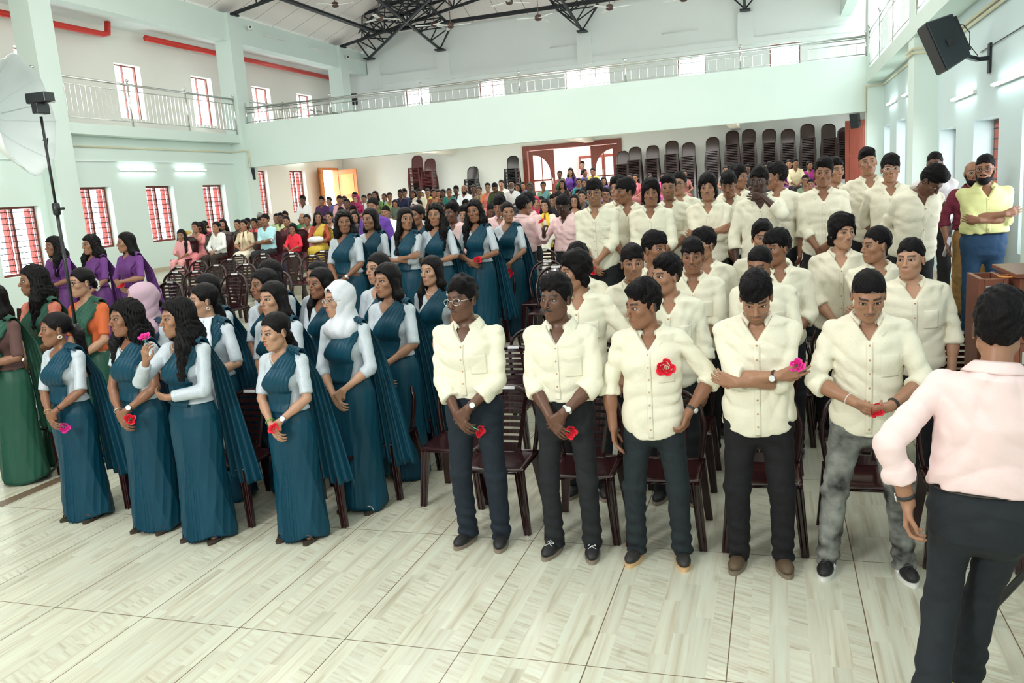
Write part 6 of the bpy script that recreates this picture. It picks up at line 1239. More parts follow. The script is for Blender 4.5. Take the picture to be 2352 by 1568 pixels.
{'fem': True, 'cloth': 'saree', 'col': (0.5, 0.56, 0.62), 'scol': (0.001, 0.048, 0.085), 'label': 'girl in teal saree with a long white dupatta and sparkling sleeves', 'skin': 'light', 'hair': 'low', 'hy': -0.7, 'worn': [('earring', 0, (0.7, 0.65, 0.6)), ('bracelet', 0, (0.5, 0.45, 0.35))], 'slv': 1.0, 'stole': (0.72, 0.74, 0.8), 'pose': 'fiddle', 'x': -4.106, 'y': 5.192, 'z': 0.0, 'H': 1.691, 'seed': 65, 'lod': 1, 'px': (467, 645)},
{'fem': True, 'cloth': 'saree', 'col': (0.5, 0.56, 0.62), 'scol': (0.001, 0.048, 0.085), 'label': 'girl behind the white dupatta girl, only hair and forehead showing', 'skin': 'light', 'hair': 'long', 'hy': -0.4, 'seed': 2, 'x': -4.551, 'y': 5.797, 'z': 0.0, 'H': 1.706, 'lod': 1, 'px': (472, 625)},
{'fem': True, 'cloth': 'saree', 'col': (0.5, 0.56, 0.62), 'scol': (0.01, 0.03, 0.07), 'label': 'girl in lilac headscarf behind the pearl necklace girl', 'skin': 'light', 'hair': 'long', 'hijab': (0.5, 0.34, 0.42), 'hy': -0.7, 'x': -4.552, 'y': 5.052, 'z': 0.0, 'H': 1.724, 'seed': 67, 'lod': 1, 'px': (324, 645)},
{'fem': True, 'cloth': 'saree', 'col': (0.1, 0.05, 0.045), 'scol': (0.018, 0.085, 0.055), 'label': 'girl in dark green saree cut off by the left edge', 'skin': 'brown', 'hair': 'long', 'bfab': 'plain_cloth', 'hy': -0.4, 'slv': 1.0, 'seed': 5, 'pose': 'clasp_high', 'w': 1.05, 'x': -6.358, 'y': 5.319, 'z': 0.0, 'H': 1.744, 'lod': 1, 'px': (-22, 648)},
{'fem': True, 'cloth': 'saree', 'col': (0.55, 0.17, 0.12), 'scol': (0.018, 0.085, 0.055), 'label': 'girl in green saree with salmon blouse and long loose hair', 'skin': 'brown', 'hair': 'long_wavy', 'bfab': 'plain_cloth', 'hy': -0.55, 'slv': 0.98, 'seed': 6, 'x': -6.444, 'y': 5.846, 'z': 0.0, 'H': 1.853, 'lod': 1, 'px': (75, 605)},
{'fem': True, 'cloth': 'saree', 'col': (0.6, 0.13, 0.04), 'scol': (0.018, 0.085, 0.055), 'label': 'girl in green saree with orange blouse, glasses and white flowers in her hair', 'skin': 'light', 'hair': 'bun', 'bfab': 'plain_cloth', 'glasses': 'black', 'hy': -0.35, 'slv': 0.85, 'flowers': 1, 'w': 1.08, 'x': -6.029, 'y': 5.973, 'z': 0.0, 'H': 1.803, 'seed': 70, 'lod': 1, 'px': (185, 610)},
{'fem': True, 'cloth': 'saree', 'col': (0.17, 0.05, 0.25), 'scol': (0.13, 0.035, 0.19), 'label': 'girl in purple saree with gold necklace holding a red rose, leftmost in purple', 'skin': 'brown', 'hair': 'long_wavy', 'bfab': 'plain_cloth', 'hy': -0.3, 'worn': [('necklace', 0.8, (0.6, 0.4, 0.1))], 'pose': 'clasp_high', 'rose': (0, 'red', 'red rose held by the leftmost girl in purple', (0.0, -0.05, 0.05)), 'slv': 1.0, 'w': 1.05, 'seed': 4, 'x': -8.852, 'y': 8.41, 'z': 0.5, 'H': 1.558, 'lod': 1, 'px': (122, 540)},
{'fem': True, 'cloth': 'saree', 'col': (0.17, 0.05, 0.25), 'scol': (0.13, 0.035, 0.19), 'label': 'girl in purple saree with wavy hair over one shoulder, middle of three', 'skin': 'tan', 'hair': 'long_wavy', 'bfab': 'plain_cloth', 'hy': -0.3, 'slv': 1.0, 'seed': 7, 'x': -8.161, 'y': 8.315, 'z': 0.5, 'H': 1.551, 'lod': 1, 'px': (207, 536)},
{'fem': True, 'cloth': 'saree', 'col': (0.17, 0.05, 0.25), 'scol': (0.13, 0.035, 0.19), 'label': 'girl in purple saree looking left with a red rose, rightmost of three', 'skin': 'tan', 'hair': 'long', 'bfab': 'plain_cloth', 'hy': -0.55, 'pose': 'clasp_high', 'rose': (0, 'red', 'red rose held by the rightmost girl in purple', (0.0, -0.05, 0.07)), 'slv': 1.0, 'seed': 8, 'x': -7.515, 'y': 8.206, 'z': 0.5, 'H': 1.555, 'lod': 1, 'px': (288, 530)},
{'cloth': 'shirt', 'col': (0.11, 0.04, 0.3), 'label': 'stout man in a purple shirt standing behind the straight-haired teal girl', 'skin': 'brown', 'hair': 'short', 'fab': 'plain_cloth', 'beard': 'ls', 'w': 1.12, 'pose': 'down', 'x': -5.728, 'y': 11.291, 'z': 0.5, 'H': 1.767, 'seed': 74, 'lod': 1, 'px': (855, 452)},
{'cloth': 'shirt', 'col': (0.8, 0.8, 0.8), 'label': 'man in white shirt standing by the last left window', 'skin': 'dark', 'hair': 'short', 'fab': 'plain_cloth', 'beard': 'm', 'pose': 'clasp', 'hp': 0.1, 'x': -12.016, 'y': 19.65, 'z': 0.9, 'H': 1.625, 'seed': 75, 'lod': 2, 'px': (695, 447)},
{'cloth': 'shirt', 'col': (0.75, 0.45, 0.5), 'label': 'man in pink shirt standing in the arched doorway', 'skin': 'tan', 'hair': 'short', 'fab': 'plain_cloth', 'x': -6.057, 'y': 27.264, 'z': 1.5, 'H': 1.561, 'seed': 76, 'lod': 2, 'px': (1337, 369)},
{'fem': True, 'cloth': 'saree', 'col': (0.3, 0.05, 0.05), 'scol': (0.02, 0.12, 0.04), 'label': 'woman in green standing at the left of the arched doorway', 'skin': 'dark', 'hair': 'bun', 'bfab': 'plain_cloth', 'x': -6.025, 'y': 24.007, 'z': 1.3, 'H': 1.447, 'seed': 77, 'lod': 2, 'px': (1285, 390)},
{'fem': True, 'cloth': 'saree', 'col': (0.14, 0.05, 0.35), 'scol': (0.14, 0.05, 0.35), 'label': 'woman in purple saree with long hair in the arched doorway', 'skin': 'tan', 'hair': 'long', 'bfab': 'plain_cloth', 'x': -5.625, 'y': 23.719, 'z': 1.3, 'H': 1.489, 'seed': 78, 'lod': 2, 'px': (1310, 384)},
{'fem': True, 'cloth': 'saree', 'col': (0.05, 0.07, 0.4), 'scol': (0.05, 0.07, 0.4), 'label': 'woman in bright blue turned away in the doorway', 'skin': 'brown', 'hair': 'bun', 'bfab': 'plain_cloth', 'yaw': 1.2, 'x': -5.299, 'y': 24.031, 'z': 1.3, 'H': 1.442, 'seed': 79, 'lod': 2, 'px': (1341, 386)},
{'cloth': 'shirt', 'col': (0.6, 0.5, 0.12), 'label': 'person in yellow at the right of the arched doorway', 'skin': 'brown', 'hair': 'short', 'fab': 'plain_cloth', 'x': -5.12, 'y': 24.413, 'z': 1.3, 'H': 1.456, 'seed': 80, 'lod': 2, 'px': (1361, 384)}]
AUD=[
(-11.69, 14.3, 0.9, 1.35, 'c', (0.75, 0.35, 0.36), None, 'brown', 'small girl in a pink frock, leftmost of the seated guests'),
(-11.64, 14.72, 0.9, 1.53, 'kp', (0.75, 0.26, 0.27), (0.75, 0.26, 0.27), 'tan', 'woman in coral pink kurta filming with a yellow phone'),
(-12.09, 15.46, 0.9, 1.5, 'k', (0.25, 0.03, 0.05), (0.2, 0.03, 0.05), 'dark', 'girl in maroon peering behind the filming woman'),
(-12.55, 16.18, 0.9, 1.52, 'k', (0.25, 0.03, 0.05), (0.2, 0.03, 0.05), 'tan', 'woman in dark red behind the filming woman'),
(-10.99, 14.54, 0.9, 1.5, 't', (0.8, 0.82, 0.78), (0.035, 0.025, 0.02), 'tan', 'girl in white long-sleeved top and brown trousers'),
(-11.77, 15.8, 0.9, 1.53, 'k', (0.12, 0.1, 0.09), (0.08, 0.07, 0.06), 'tan', 'woman in grey-brown with a long ponytail by the window'),
(-11.23, 15.59, 0.9, 1.5, 'k', (0.012, 0.012, 0.015), (0.02, 0.02, 0.03), 'tan', 'woman in black beside the column'),
(-10.39, 14.63, 0.9, 1.5, 'k', (0.6, 0.5, 0.34), (0.75, 0.7, 0.55), 'tan', 'woman in cream and beige kurta beside the blue shirt man'),
(-11.78, 16.74, 0.9, 1.5, 'm', (0.3, 0.2, 0.2), None, 'dark', 'person behind the cream kurta woman, hair showing'),
(-11.12, 16.05, 0.9, 1.5, 'k', (0.5, 0.03, 0.04), (0.2, 0.03, 0.03), 'brown', 'woman in red in left profile behind the blue shirt man'),
(-11.27, 16.49, 0.9, 1.5, 'm', (0.25, 0.25, 0.27), None, 'brown', 'grey-shirted man behind the blue shirt man'),
(-9.8, 14.53, 0.9, 1.6, 'mf', (0.42, 0.72, 0.76), None, 'brown', 'moustached man in light blue shirt with folded arms'),
(-12.52, 18.34, 0.9, 1.63, 'm', (0.3, 0.3, 0.3), None, 'brown', 'grey-haired person by the corner window'),
(-11.54, 17.59, 0.9, 1.58, 'm', (0.45, 0.55, 0.3), None, 'brown', 'person behind the pale green shirt man'),
(-10.88, 16.74, 0.9, 1.6, 'm', (0.55, 0.68, 0.35), None, 'dark', 'man in pale lime green shirt'),
(-11.91, 18.54, 0.9, 1.62, 'm', (0.3, 0.25, 0.2), None, 'brown', 'man with short hair behind the lime shirt man'),
(-10.19, 15.88, 0.9, 1.5, 's', (0.1, 0.02, 0.03), (0.1, 0.02, 0.03), 'tan', 'woman with a maroon chair in front of her'),
(-9.33, 14.75, 0.9, 1.31, 'c', (0.8, 0.03, 0.06), None, 'brown', 'small girl in bright red T-shirt'),
(-10.39, 16.89, 0.9, 1.54, 'mb', (0.03, 0.3, 0.12), None, 'tan', 'bald man in green behind the pink kurta woman'),
(-9.49, 15.58, 0.9, 1.51, 'k', (0.62, 0.3, 0.32), (0.5, 0.2, 0.25), 'brown', 'woman in dusty pink kurta behind the red T-shirt girl'),
(-8.79, 14.85, 0.9, 1.57, 'sg', (0.35, 0.06, 0.03), (0.5, 0.36, 0.04), 'brown', 'woman in yellow and red saree with a white bag on her lap'),
(-9.08, 15.82, 0.9, 1.54, 'k', (0.65, 0.62, 0.6), (0.5, 0.5, 0.5), 'tan', 'woman in pale kurta right of the yellow saree woman'),
(-12.07, 20.69, 1.3, 1.52, 'm', (0.07, 0.02, 0.09), None, 'brown', 'moustached man in dark purple shirt by the orange door'),
(-12.13, 21.21, 1.3, 1.51, 's', (0.45, 0.35, 0.25), (0.1, 0.1, 0.3), 'tan', 'woman in beige in front of the open orange door'),
(-12.13, 21.8, 1.3, 1.56, 'mb', (0.05, 0.05, 0.25), None, 'brown', 'balding man in navy before the orange door leaf'),
(-11.48, 20.66, 1.3, 1.5, 'm', (0.75, 0.42, 0.44), None, 'brown', 'moustached man in pink shirt under the orange door'),
(-12.31, 22.43, 1.3, 1.52, 'k', (0.1, 0.08, 0.1), (0.1, 0.08, 0.1), 'brown', 'woman in dark clothes right of the balding man'),
(-11.03, 20.21, 0.9, 1.91, 'm', (0.03, 0.05, 0.05), None, 'dark', 'boy in dark clothes beside the pink shirt man'),
(-11.86, 22.27, 1.3, 1.64, 'm', (0.3, 0.05, 0.1), None, 'brown', 'man with thick hair behind the maroon scarf woman'),
(-11.04, 20.81, 1.3, 1.5, 'h', (0.35, 0.02, 0.1), (0.3, 0.04, 0.12), 'light', 'woman in crimson headscarf before the orange door leaf'),
(-11.41, 21.97, 1.3, 1.5, 'k', (0.75, 0.75, 0.72), (0.6, 0.6, 0.6), 'tan', 'woman in white right of the crimson headscarf'),
(-11.49, 22.49, 1.3, 1.55, 'k', (0.1, 0.1, 0.1), (0.1, 0.1, 0.1), 'brown', 'woman in dark grey against the cream back wall'),
(-10.87, 21.63, 1.3, 1.6, 'k', (0.13, 0.25, 0.07), (0.13, 0.25, 0.07), 'brown', 'long-haired woman in moss green'),
(-11.12, 22.71, 1.3, 1.5, 'k', (0.1, 0.35, 0.4), (0.1, 0.3, 0.3), 'brown', 'woman in turquoise behind the lime green woman'),
(-10.44, 21.65, 1.3, 1.51, 'k', (0.34, 0.48, 0.14), (0.3, 0.4, 0.1), 'brown', 'woman in lime green kurta near the navy shirt man'),
(-9.78, 20.6, 1.3, 1.23, 'c', (0.1, 0.13, 0.1), None, 'brown', 'dark-haired child in grey before the lime green woman'),
(-7.03, 14.36, 0.9, 1.59, 'm', (0.75, 0.78, 0.8), None, 'brown', 'moustached man in white shirt, phone in pocket'),
(-10.27, 22.04, 1.3, 1.59, 'm', (0.012, 0.015, 0.06), None, 'dark', 'man in navy shirt with a white card'),
(-10.55, 22.91, 1.3, 1.61, 'm', (0.02, 0.02, 0.08), None, 'brown', 'man just behind the navy shirt man'),
(-10.1, 22.57, 1.3, 1.54, 'k', (0.02, 0.02, 0.025), (0.02, 0.02, 0.03), 'brown', 'dark-dressed woman left of the maroon stacks'),
(-9.56, 21.73, 1.3, 1.58, 'm', (0.7, 0.66, 0.5), None, 'dark', 'man in cream shirt before the left maroon stack'),
(-7.98, 14.9, 0.9, 1.52, 'k', (0.02, 0.015, 0.025), (0.02, 0.02, 0.03), 'brown', 'woman in black behind the smiling teal girl'),
(-9.09, 16.9, 0.9, 1.63, 'm', (0.15, 0.08, 0.1), None, 'brown', 'person hidden above the smiling teal girl'),
(-9.55, 17.18, 0.9, 1.64, 'k', (0.08, 0.05, 0.06), (0.1, 0.1, 0.1), 'brown', 'person whose hair shows above the bushy ponytail'),
(-7.72, 17.25, 0.9, 1.64, 'h', (0.5, 0.48, 0.47), (0.3, 0.3, 0.3), 'tan', 'woman in pale headscarf behind the whispering girls'),
(-8.04, 18.21, 0.9, 1.66, 'm', (0.3, 0.2, 0.2), None, 'tan', 'person behind the pale headscarf woman'),
(-10.0, 23.02, 1.3, 1.5, 'h', (0.7, 0.68, 0.66), (0.6, 0.6, 0.6), 'tan', 'elder in white head cover before the maroon stacks'),
(-9.57, 22.37, 1.3, 1.56, 'm', (0.68, 0.62, 0.15), None, 'tan', 'moustached man in yellow shirt before the maroon stacks'),
(-8.94, 21.29, 1.3, 1.51, 's', (0.2, 0.06, 0.03), (0.35, 0.16, 0.06), 'brown', 'woman in brown and gold saree with a maroon phone'),
(-9.43, 22.82, 1.3, 1.5, 'k', (0.4, 0.3, 0.3), (0.3, 0.2, 0.2), 'tan', 'woman between the brown saree woman and braided woman'),
(-9.06, 22.31, 1.3, 1.5, 'k', (0.03, 0.03, 0.03), (0.03, 0.03, 0.03), 'dark', 'woman in black in front of the yellow-tagged chair'),
(-8.6, 21.6, 1.3, 1.5, 'm', (0.02, 0.2, 0.16), None, 'brown', 'boy in teal green shirt before the low stack'),
(-8.8, 22.68, 1.3, 1.57, 'm', (0.012, 0.02, 0.025), None, 'dark', 'moustached man in black right of the teal boy'),
(-7.77, 20.61, 1.3, 1.56, 'mbg', (0.8, 0.82, 0.86), None, 'brown', 'bald man with a goatee in a bright white shirt'),
(-8.38, 22.98, 1.3, 1.58, 'k', (0.1, 0.03, 0.05), (0.1, 0.1, 0.1), 'dark', 'woman behind the bald man in white'),
(-8.01, 22.45, 1.3, 1.5, 'k', (0.25, 0.2, 0.1), (0.2, 0.2, 0.1), 'tan', 'woman in glasses and olive beside the salmon saree'),
(-7.25, 20.99, 1.3, 1.58, 's', (0.7, 0.2, 0.08), (0.72, 0.22, 0.2), 'tan', 'woman in salmon pink saree with orange blouse'),
(-6.91, 20.68, 1.3, 1.59, 'm', (0.04, 0.06, 0.02), None, 'dark', 'man in dark olive shirt looking down'),
(-7.79, 23.83, 1.3, 1.69, 'm', (0.7, 0.7, 0.68), None, 'tan', 'moustached man in white before the black stack'),
(-6.77, 21.58, 1.3, 1.56, 'mbg', (0.72, 0.74, 0.74), None, 'dark', 'grey-bearded man in a cap and white shirt'),
(-7.13, 23.38, 1.3, 1.52, 'k', (0.08, 0.16, 0.3), (0.08, 0.16, 0.3), 'brown', 'woman in blue right of the grey-bearded man'),
(-7.24, 24.2, 1.3, 1.56, 'm', (0.1, 0.1, 0.2), None, 'brown', 'man at the left jamb of the arched door'),
(-6.64, 22.89, 1.3, 1.5, 'h', (0.03, 0.05, 0.04), (0.02, 0.12, 0.07), 'dark', 'woman in dark head cover and green saree'),
(-6.3, 16.74, 0.9, 1.58, 'm', (0.2, 0.2, 0.25), None, 'brown', 'person showing between the tall girl and the teal boy'),
(-5.02, 14.58, 0.9, 1.51, 'm', (0.02, 0.03, 0.07), None, 'dark', 'man with bowed head between the two rear teal girls'),
(-7.08, 17.99, 0.9, 1.64, 'k', (0.4, 0.3, 0.25), (0.3, 0.2, 0.2), 'brown', 'person behind the pink shirt boy looking up'),
(-6.77, 16.48, 0.9, 1.58, 'k', (0.15, 0.1, 0.1), (0.1, 0.1, 0.1), 'brown', 'person just right of the curly-haired teal girl'),
(-6.06, 22.22, 1.3, 1.5, 's', (0.2, 0.36, 0.22), (0.12, 0.3, 0.36), 'brown', 'woman in mint and blue saree below the door panes'),
(-5.56, 22.39, 1.3, 1.51, 'k', (0.02, 0.014, 0.015), (0.02, 0.02, 0.02), 'brown', 'long-haired girl in black before the doorway'),
(-5.36, 23.54, 1.3, 1.55, 's', (0.02, 0.25, 0.3), (0.03, 0.28, 0.32), 'brown', 'woman in turquoise saree in the doorway crowd'),
(-5.03, 22.78, 1.3, 1.5, 'h', (0.015, 0.015, 0.02), (0.02, 0.25, 0.25), 'tan', 'woman in black headscarf and turquoise'),
(-5.02, 24.45, 1.3, 1.58, 'k', (0.4, 0.2, 0.2), (0.3, 0.2, 0.2), 'tan', 'woman whose hair shows above the boy in black glasses'),
(-4.72, 23.95, 1.3, 1.52, 's', (0.16, 0.05, 0.28), (0.13, 0.1, 0.36), 'tan', 'woman in violet and blue saree beside the door'),
(-4.34, 23.43, 1.3, 1.5, 'k', (0.03, 0.02, 0.02), (0.04, 0.03, 0.03), 'brown', 'woman in black and white collar by the first dark stack'),
(-4.01, 24.41, 1.3, 1.6, 'm', (0.5, 0.3, 0.3), None, 'dark', 'boy with dark fringe before the first dark stack'),
(-3.79, 23.94, 1.3, 1.54, 'k', (0.6, 0.15, 0.2), (0.3, 0.1, 0.1), 'tan', 'woman in glasses before the second dark stack'),
(-4.2, 15.18, 0.9, 1.56, 'k', (0.5, 0.2, 0.25), (0.3, 0.1, 0.1), 'tan', 'woman behind the yellow stole woman'),
(-3.91, 14.41, 0.9, 1.5, 'k', (0.72, 0.68, 0.58), (0.72, 0.68, 0.58), 'tan', 'woman in white kurta with a yellow stole'),
(-3.97, 15.53, 0.9, 1.62, 'm', (0.014, 0.014, 0.02), None, 'brown', 'bald-fronted man in black shirt and glasses'),
(-4.22, 16.24, 0.9, 1.56, 'm', (0.1, 0.1, 0.12), None, 'brown', 'person just left of the man in black shirt'),
(-3.57, 15.22, 0.9, 1.55, 'k', (0.02, 0.02, 0.022), (0.02, 0.02, 0.02), 'tan', 'woman in glasses and black behind the pink shirt boy'),
(-3.69, 16.43, 0.9, 1.63, 'k', (0.03, 0.015, 0.018), (0.03, 0.02, 0.02), 'tan', 'woman in low-necked black dress'),
(-4.1, 17.9, 0.9, 1.65, 'm', (0.1, 0.05, 0.05), None, 'brown', 'person behind the woman in the black dress'),
(-3.05, 15.57, 0.9, 1.65, 'm', (0.06, 0.055, 0.035), None, 'brown', 'moustached man in olive shirt behind the glasses boy'),
(-3.15, 17.14, 0.9, 1.62, 'm', (0.4, 0.1, 0.05), None, 'tan', 'man with orange dyed hair behind the smiling boy'),
(-4.2, 14.75, 0.9, 1.57, 'h', (0.45, 0.02, 0.08), (0.4, 0.02, 0.07), 'tan', 'woman in red and white scarf behind the pink boys'),
(-3.47, 24.53, 1.3, 1.53, 'k', (0.3, 0.2, 0.2), (0.2, 0.1, 0.1), 'tan', 'woman in glasses under the third dark stack'),
(-3.06, 24.39, 1.3, 1.54, 'k', (0.7, 0.1, 0.35), (0.5, 0.1, 0.3), 'brown', 'woman with a pink collar under the fourth dark stack'),
(-2.47, 24.38, 1.3, 1.57, 'k', (0.4, 0.15, 0.15), (0.3, 0.1, 0.1), 'brown', 'woman behind the green glasses boy'),
(-1.77, 24.6, 1.3, 1.5, 'k', (0.1, 0.1, 0.1), (0.1, 0.1, 0.1), 'brown', 'person behind the boy with long wavy hair'),
(-1.33, 24.49, 1.3, 1.6, 'k', (0.2, 0.2, 0.2), (0.2, 0.2, 0.2), 'tan', 'woman in glasses under the tall stack past the gap'),
(-0.73, 24.42, 1.3, 1.59, 'm', (0.055, 0.05, 0.048), None, 'dark', 'person in dark brown T-shirt below the third stack'),
(-0.27, 24.41, 1.3, 1.61, 'm', (0.3, 0.2, 0.2), None, 'tan', 'person peeking over the dark-skinned boy'),
(-0.14, 23.97, 1.3, 1.63, 'm', (0.3, 0.2, 0.2), None, 'tan', 'person peeking above the faded-hair boy'),
(0.37, 24.52, 1.3, 1.65, 's', (0.2, 0.03, 0.22), (0.2, 0.03, 0.22), 'tan', 'woman in purple left of the cream shirt man'),
(0.52, 24.03, 1.3, 1.65, 'm', (0.78, 0.7, 0.48), None, 'brown', 'moustached man in pale yellow shirt before the stacks'),
(0.89, 24.46, 1.3, 1.55, 's', (0.3, 0.02, 0.2), (0.35, 0.02, 0.22), 'brown', 'woman in magenta and purple near the brown door stacks'),
(0.65, 19.98, 0.9, 1.61, 'k', (0.22, 0.3, 0.2), (0.2, 0.3, 0.2), 'brown', 'woman in sage green low before the cream shirt man'),
(-0.59, 17.75, 0.9, 1.52, 'k', (0.2, 0.15, 0.15), (0.1, 0.1, 0.1), 'tan', 'woman in blue-tinted glasses between the rear boys'),
(0.72, 18.92, 0.9, 1.5, 'k', (0.5, 0.3, 0.3), (0.4, 0.2, 0.2), 'brown', 'woman half hidden beside the wavy-haired rear boy')]
CH=[]
def try_chair(x,y,z,lab,rz=0,dmin=.46):
    if any(abs(x-a)<dmin and abs(y-b)<.5 for a,b in CH): return
    CH.append((x,y)); chair(x,y,z,rz,lab)
def ref(l,n=10):
    w_=l.replace(',','').split()[:n]
    while w_[-1] in('and','with','in','the','a','on','his','her','of','at','by','to','over','both','between'): w_=w_[:-1]
    return ' '.join(w_)
BOYG='boys in cream shirts'; 
for k in PEOPLE:
    px=k.pop('px'); lod=k.pop('lod')
    fem=k.get('fem'); far=k['y']>12
    if not far: k['group']='students standing in front of their chairs' if not('man ' in k['label'][:12]) else 'men standing by the walls'
    root=person(k,lod)
    x,y,z,s=k['x'],k['y'],k['z'],k['H']/1.72
    if k.get('chestrose'):
        flower_obj(Vector((x+.10*s,y-.145*s,z+1.245*s)),Vector((0,-1,.1)),ROSE['red'],'big red ribbon rose pinned on the front boy\'s shirt pocket',Vector((0,.3,-1)),'paper roses held or worn by the students',1.0,.03)
    if k.get('stole'):
        def stl(u,v):
            side=np.where(v<.5,-1,1); a=np.abs(v-.5)*2; f=np.clip(a*2.6,0,1); h=np.clip((a-.12)/.88,0,1)
            xx=(-side*0+side*(.07*f+.05*h))*s+(u-.5)*(.10+.05*h)*s; zz=(1.475-.03*f-1.0*h)*s; yy=np.where(a<.12,.055*s,(body_front(True,np.clip(xx/s,-.12,.12),np.clip(zz/s,.8,1.45),.03))*s-.02*s)-.006*np.sin(u*22)
            return xx,yy,zz
        P_,F_=grid(stl,14,90); d=mobj('dupatta',mkmesh('dupatta',P_,F_,True),'plain_cloth',root,k['stole']); solid(d,.005)
    if k.get('flowers'):
        mb=MB(); Mh=k['_Mh']; rs=random.Random(3)
        for i in range(26):
            a=i*.5; c=ap(Mh,(math.cos(a)*.05*(.6+.4*rs.random()),.125+.01*rs.random(),-.04+math.sin(a)*.05)); mb.lathe([(.001,-.008),(.011,0),(.001,.010)],tuple(c),6)
        mb.obj('hair_flowers','plain',root,True,col=(.8,.82,.75))
for k in PEOPLE:
    if k['y']<12 and 'man ' not in k['label'][:12] and 'walking' not in k['label']:
        try_chair(k['x']+(.02 if k['x']>-2.5 else .0),k['y']+.40,k['z'],'dark plastic chair behind the '+ref(k['label']))
# ---------------------------------------------------------------- empty chairs
for i,(x,y,l) in enumerate([(-8.76,10.22,'empty brown plastic chair, left of the front empty row'),(-8.33,10.14,'empty brown chair second in the front empty row'),(-9.51,11.23,'empty brown chair at the left of the second empty row'),(-8.77,11.22,'empty brown chair in the middle of the second empty row'),(-8.12,11.11,'empty brown chair at the right of the second empty row'),(-10.1,12.48,'empty brown chair nearest the lady filming with the phone'),(-9.47,12.53,'empty brown chair before the girl in the white top'),(-8.2,12.6,'empty brown chair before the small girl in red'),(-8.8,12.6,'empty brown chair before the man in light blue'),(-7.71,12.45,'empty brown chair before the yellow saree woman'),(-9.52,13.65,'empty brown chair close to the cream kurta woman'),(-10.18,13.79,'empty brown chair close to the white top girl'),(-8.84,13.59,'empty brown chair with a yellow tag, before the light blue man'),(-8.12,13.5,'empty brown chair left of the bushy-haired teal girl'),(-9.9,10.4,'empty brown chair right behind the purple saree girls'),(-11.5,10.4,'empty brown chair at the left behind the green saree girls'),(-10.7,10.4,'empty brown chair behind the leftmost purple saree girl'),(-3.22,10.9,'empty chair behind the back-turned pink shirt boy'),(-2.6,11.6,'empty chair before the woman with the yellow stole'),(-2.59,9.24,'empty chair between the rightmost teal girl and pink boy'),(-7.1,9.4,'empty chair right of the third purple saree girl'),(-6.4,9.4,'empty chair left of the bushy-haired teal girl, next row'),(-2.3,8.5,'empty chair right of the tall teal girl'),(-2.3,7.4,'empty chair in the aisle row behind the choker girl'),(-2.2,6.5,'empty chair just behind the boy in wire glasses'),(1.35,6.9,'empty chair behind the heavy-set boy in cream'),(1.0,4.95,'empty chair between the grey jeans boy and walking boy'),(-2.25,5.45,'empty chair left of the boy in wire glasses, second row'),(-5.45,6.9,'empty chair behind the green and teal rows at left'),(-7.15,6.2,'empty chair beside the green saree girls at the left edge'),(-5.0,6.9,'empty chair behind the lilac headscarf girl')]):
    z=0 if y<7.9 else .5
    try_chair(x,y,z,l,dmin=.40)
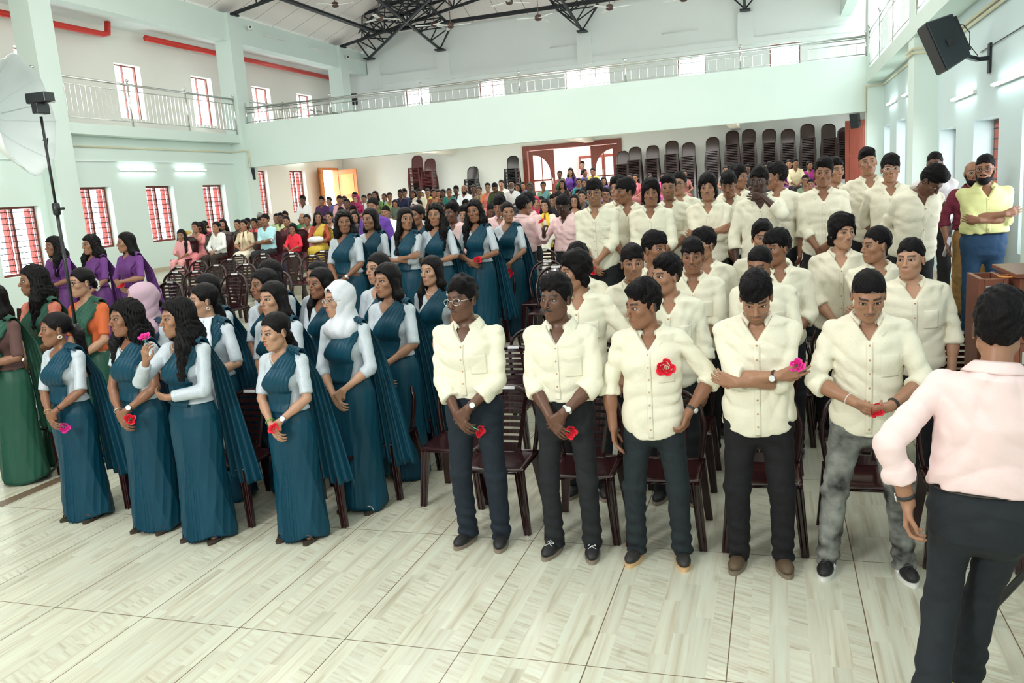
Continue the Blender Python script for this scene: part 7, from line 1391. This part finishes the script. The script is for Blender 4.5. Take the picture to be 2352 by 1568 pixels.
# ---------------------------------------------------------------- seated audience
first=[True]
def seat_chair(x,y,z,lab):
    o=bpy.data.objects.new('plastic_chair',SM); COL.objects.link(o); o.location=(x,y+.03,z); o.color=(.05,.012,.014,1); tag(o,lab,'chair','chairs under the seated guests')
rs=random.Random(5)
for i,(x,y,z,H,kd,c,c2,sk,lab) in enumerate(AUD):
    k=dict(x=x,y=y,z=z,H=H,label=lab,skin=sk,seed=i*3+1,seat=True,pose='lap',hy=rs.uniform(-.25,.35),yaw=rs.uniform(-.05,.25),group='seated guests')
    if kd[0] in 'mc':
        k.update(cloth='shirt' if kd[0]=='m' else 'tee',col=c,fab='plain_cloth',hair=rs.choice(['short','short','full','crop']),tcol=(.02,.02,.025),tuck=False,hem=.93,slv=1.35 if kd!='mf' else 1.0)
        if 'moustache' in lab: k['beard']='m'
        if 'b' in kd: k['bald']=True
        if 'g' in kd: k.update(fullbeard=True,beardc=(.35,.35,.34) if 'grey' in lab else HAIRC)
        if kd=='mf': k['pose']='fold'; k['eyes']=True; k['worn']=[('bracelet',0,(.7,.5,.15))]
        if 'grey-haired' in lab: k['hairc']=(.3,.3,.3)
        if 'orange dyed' in lab: k['hairc']=(.45,.10,.02)
        if kd[0]=='c': k.update(fem=True,hair='long',tcol=c if 'pink' in lab else (.03,.03,.06),noshoes=True,hs=1.22,seed=i)
        if lab.startswith('man in dark olive') or 'bowed' in lab: k['hp']=.55
    elif kd=='t': k.update(fem=True,cloth='shirt',col=c,fab='plain_cloth',tcol=c2,hair='low',hem=.93,slv=1.8)
    else:
        k.update(fem=True,cloth='saree' if kd[0]=='s' else 'kurta',col=c,scol=c2,bfab='plain_cloth',hair=rs.choice(['low','bun','long','low']) if 'long' not in lab else 'long',slv=rs.choice([.5,.9,1.3]))
        if kd[0]=='h': k['hijab']=c if 'white and' not in lab else (.5,.1,.15)
        if kd=='kp': k['pose']='phone'; k['hy']=-.1
        if 'yellow stole' in lab: k['dup']=(.70,.45,.03)
        if kd=='k' and rs.random()<.4: k['dup']=tuple(min(1,v*1.3+.05) for v in c)
        if 'turned away' in lab: k['yaw']=1.2
    if 'glasses' in lab: k['glasses']='black'
    if y<17: k['eyes']=True
    person(k,2)
    if y<17.2: seat_chair(x,y,z,'plastic chair under the '+ref(lab,10))
    if kd=='kp':
        W=k['_arms']; p_=Vector((x,y,z))+Vector(tuple((W[0][2]+W[1][2])/2))+Vector((0,-.02,.09)); o=MB().box((-.08,-.006,-.04),(.08,.006,.04)).obj('mobile_phone','plain',None,col=(.80,.55,.12),bevel=.004); o.location=p_; o.rotation_euler=(0,0,.1); tag(o,'yellow phone held up by the woman in coral pink','phone')
    if kd=='sg':
        P_,F_=grid(lambda u,v:(.17*np.sin(v*PI)**.6*np.cos(u*2*PI),.11*np.sin(v*PI)**.6*np.sin(u*2*PI),.06*-np.cos(v*PI)+.006*np.sin(u*30)),24,12,True); o=mobj('cloth_bag',mkmesh('cloth_bag',P_,F_,True),'plain_cloth',None,(.78,.78,.80)); o.location=(x+.05,y-.26,z+.66); tag(o,'white cloth bag on the lap of the yellow saree woman','bag')
mb=MB(); mb.lathe([(.02,-.11),(.02,.11)],n=12); o=mb.obj('paper_roll','plain',None,True,col=(.7,.7,.8)); o.location=(2.0-.24,9.93,.5+.80); o.rotation_euler=(.4,.2,0); tag(o,'rolled white paper in the hand of the maroon shirt man','paper')
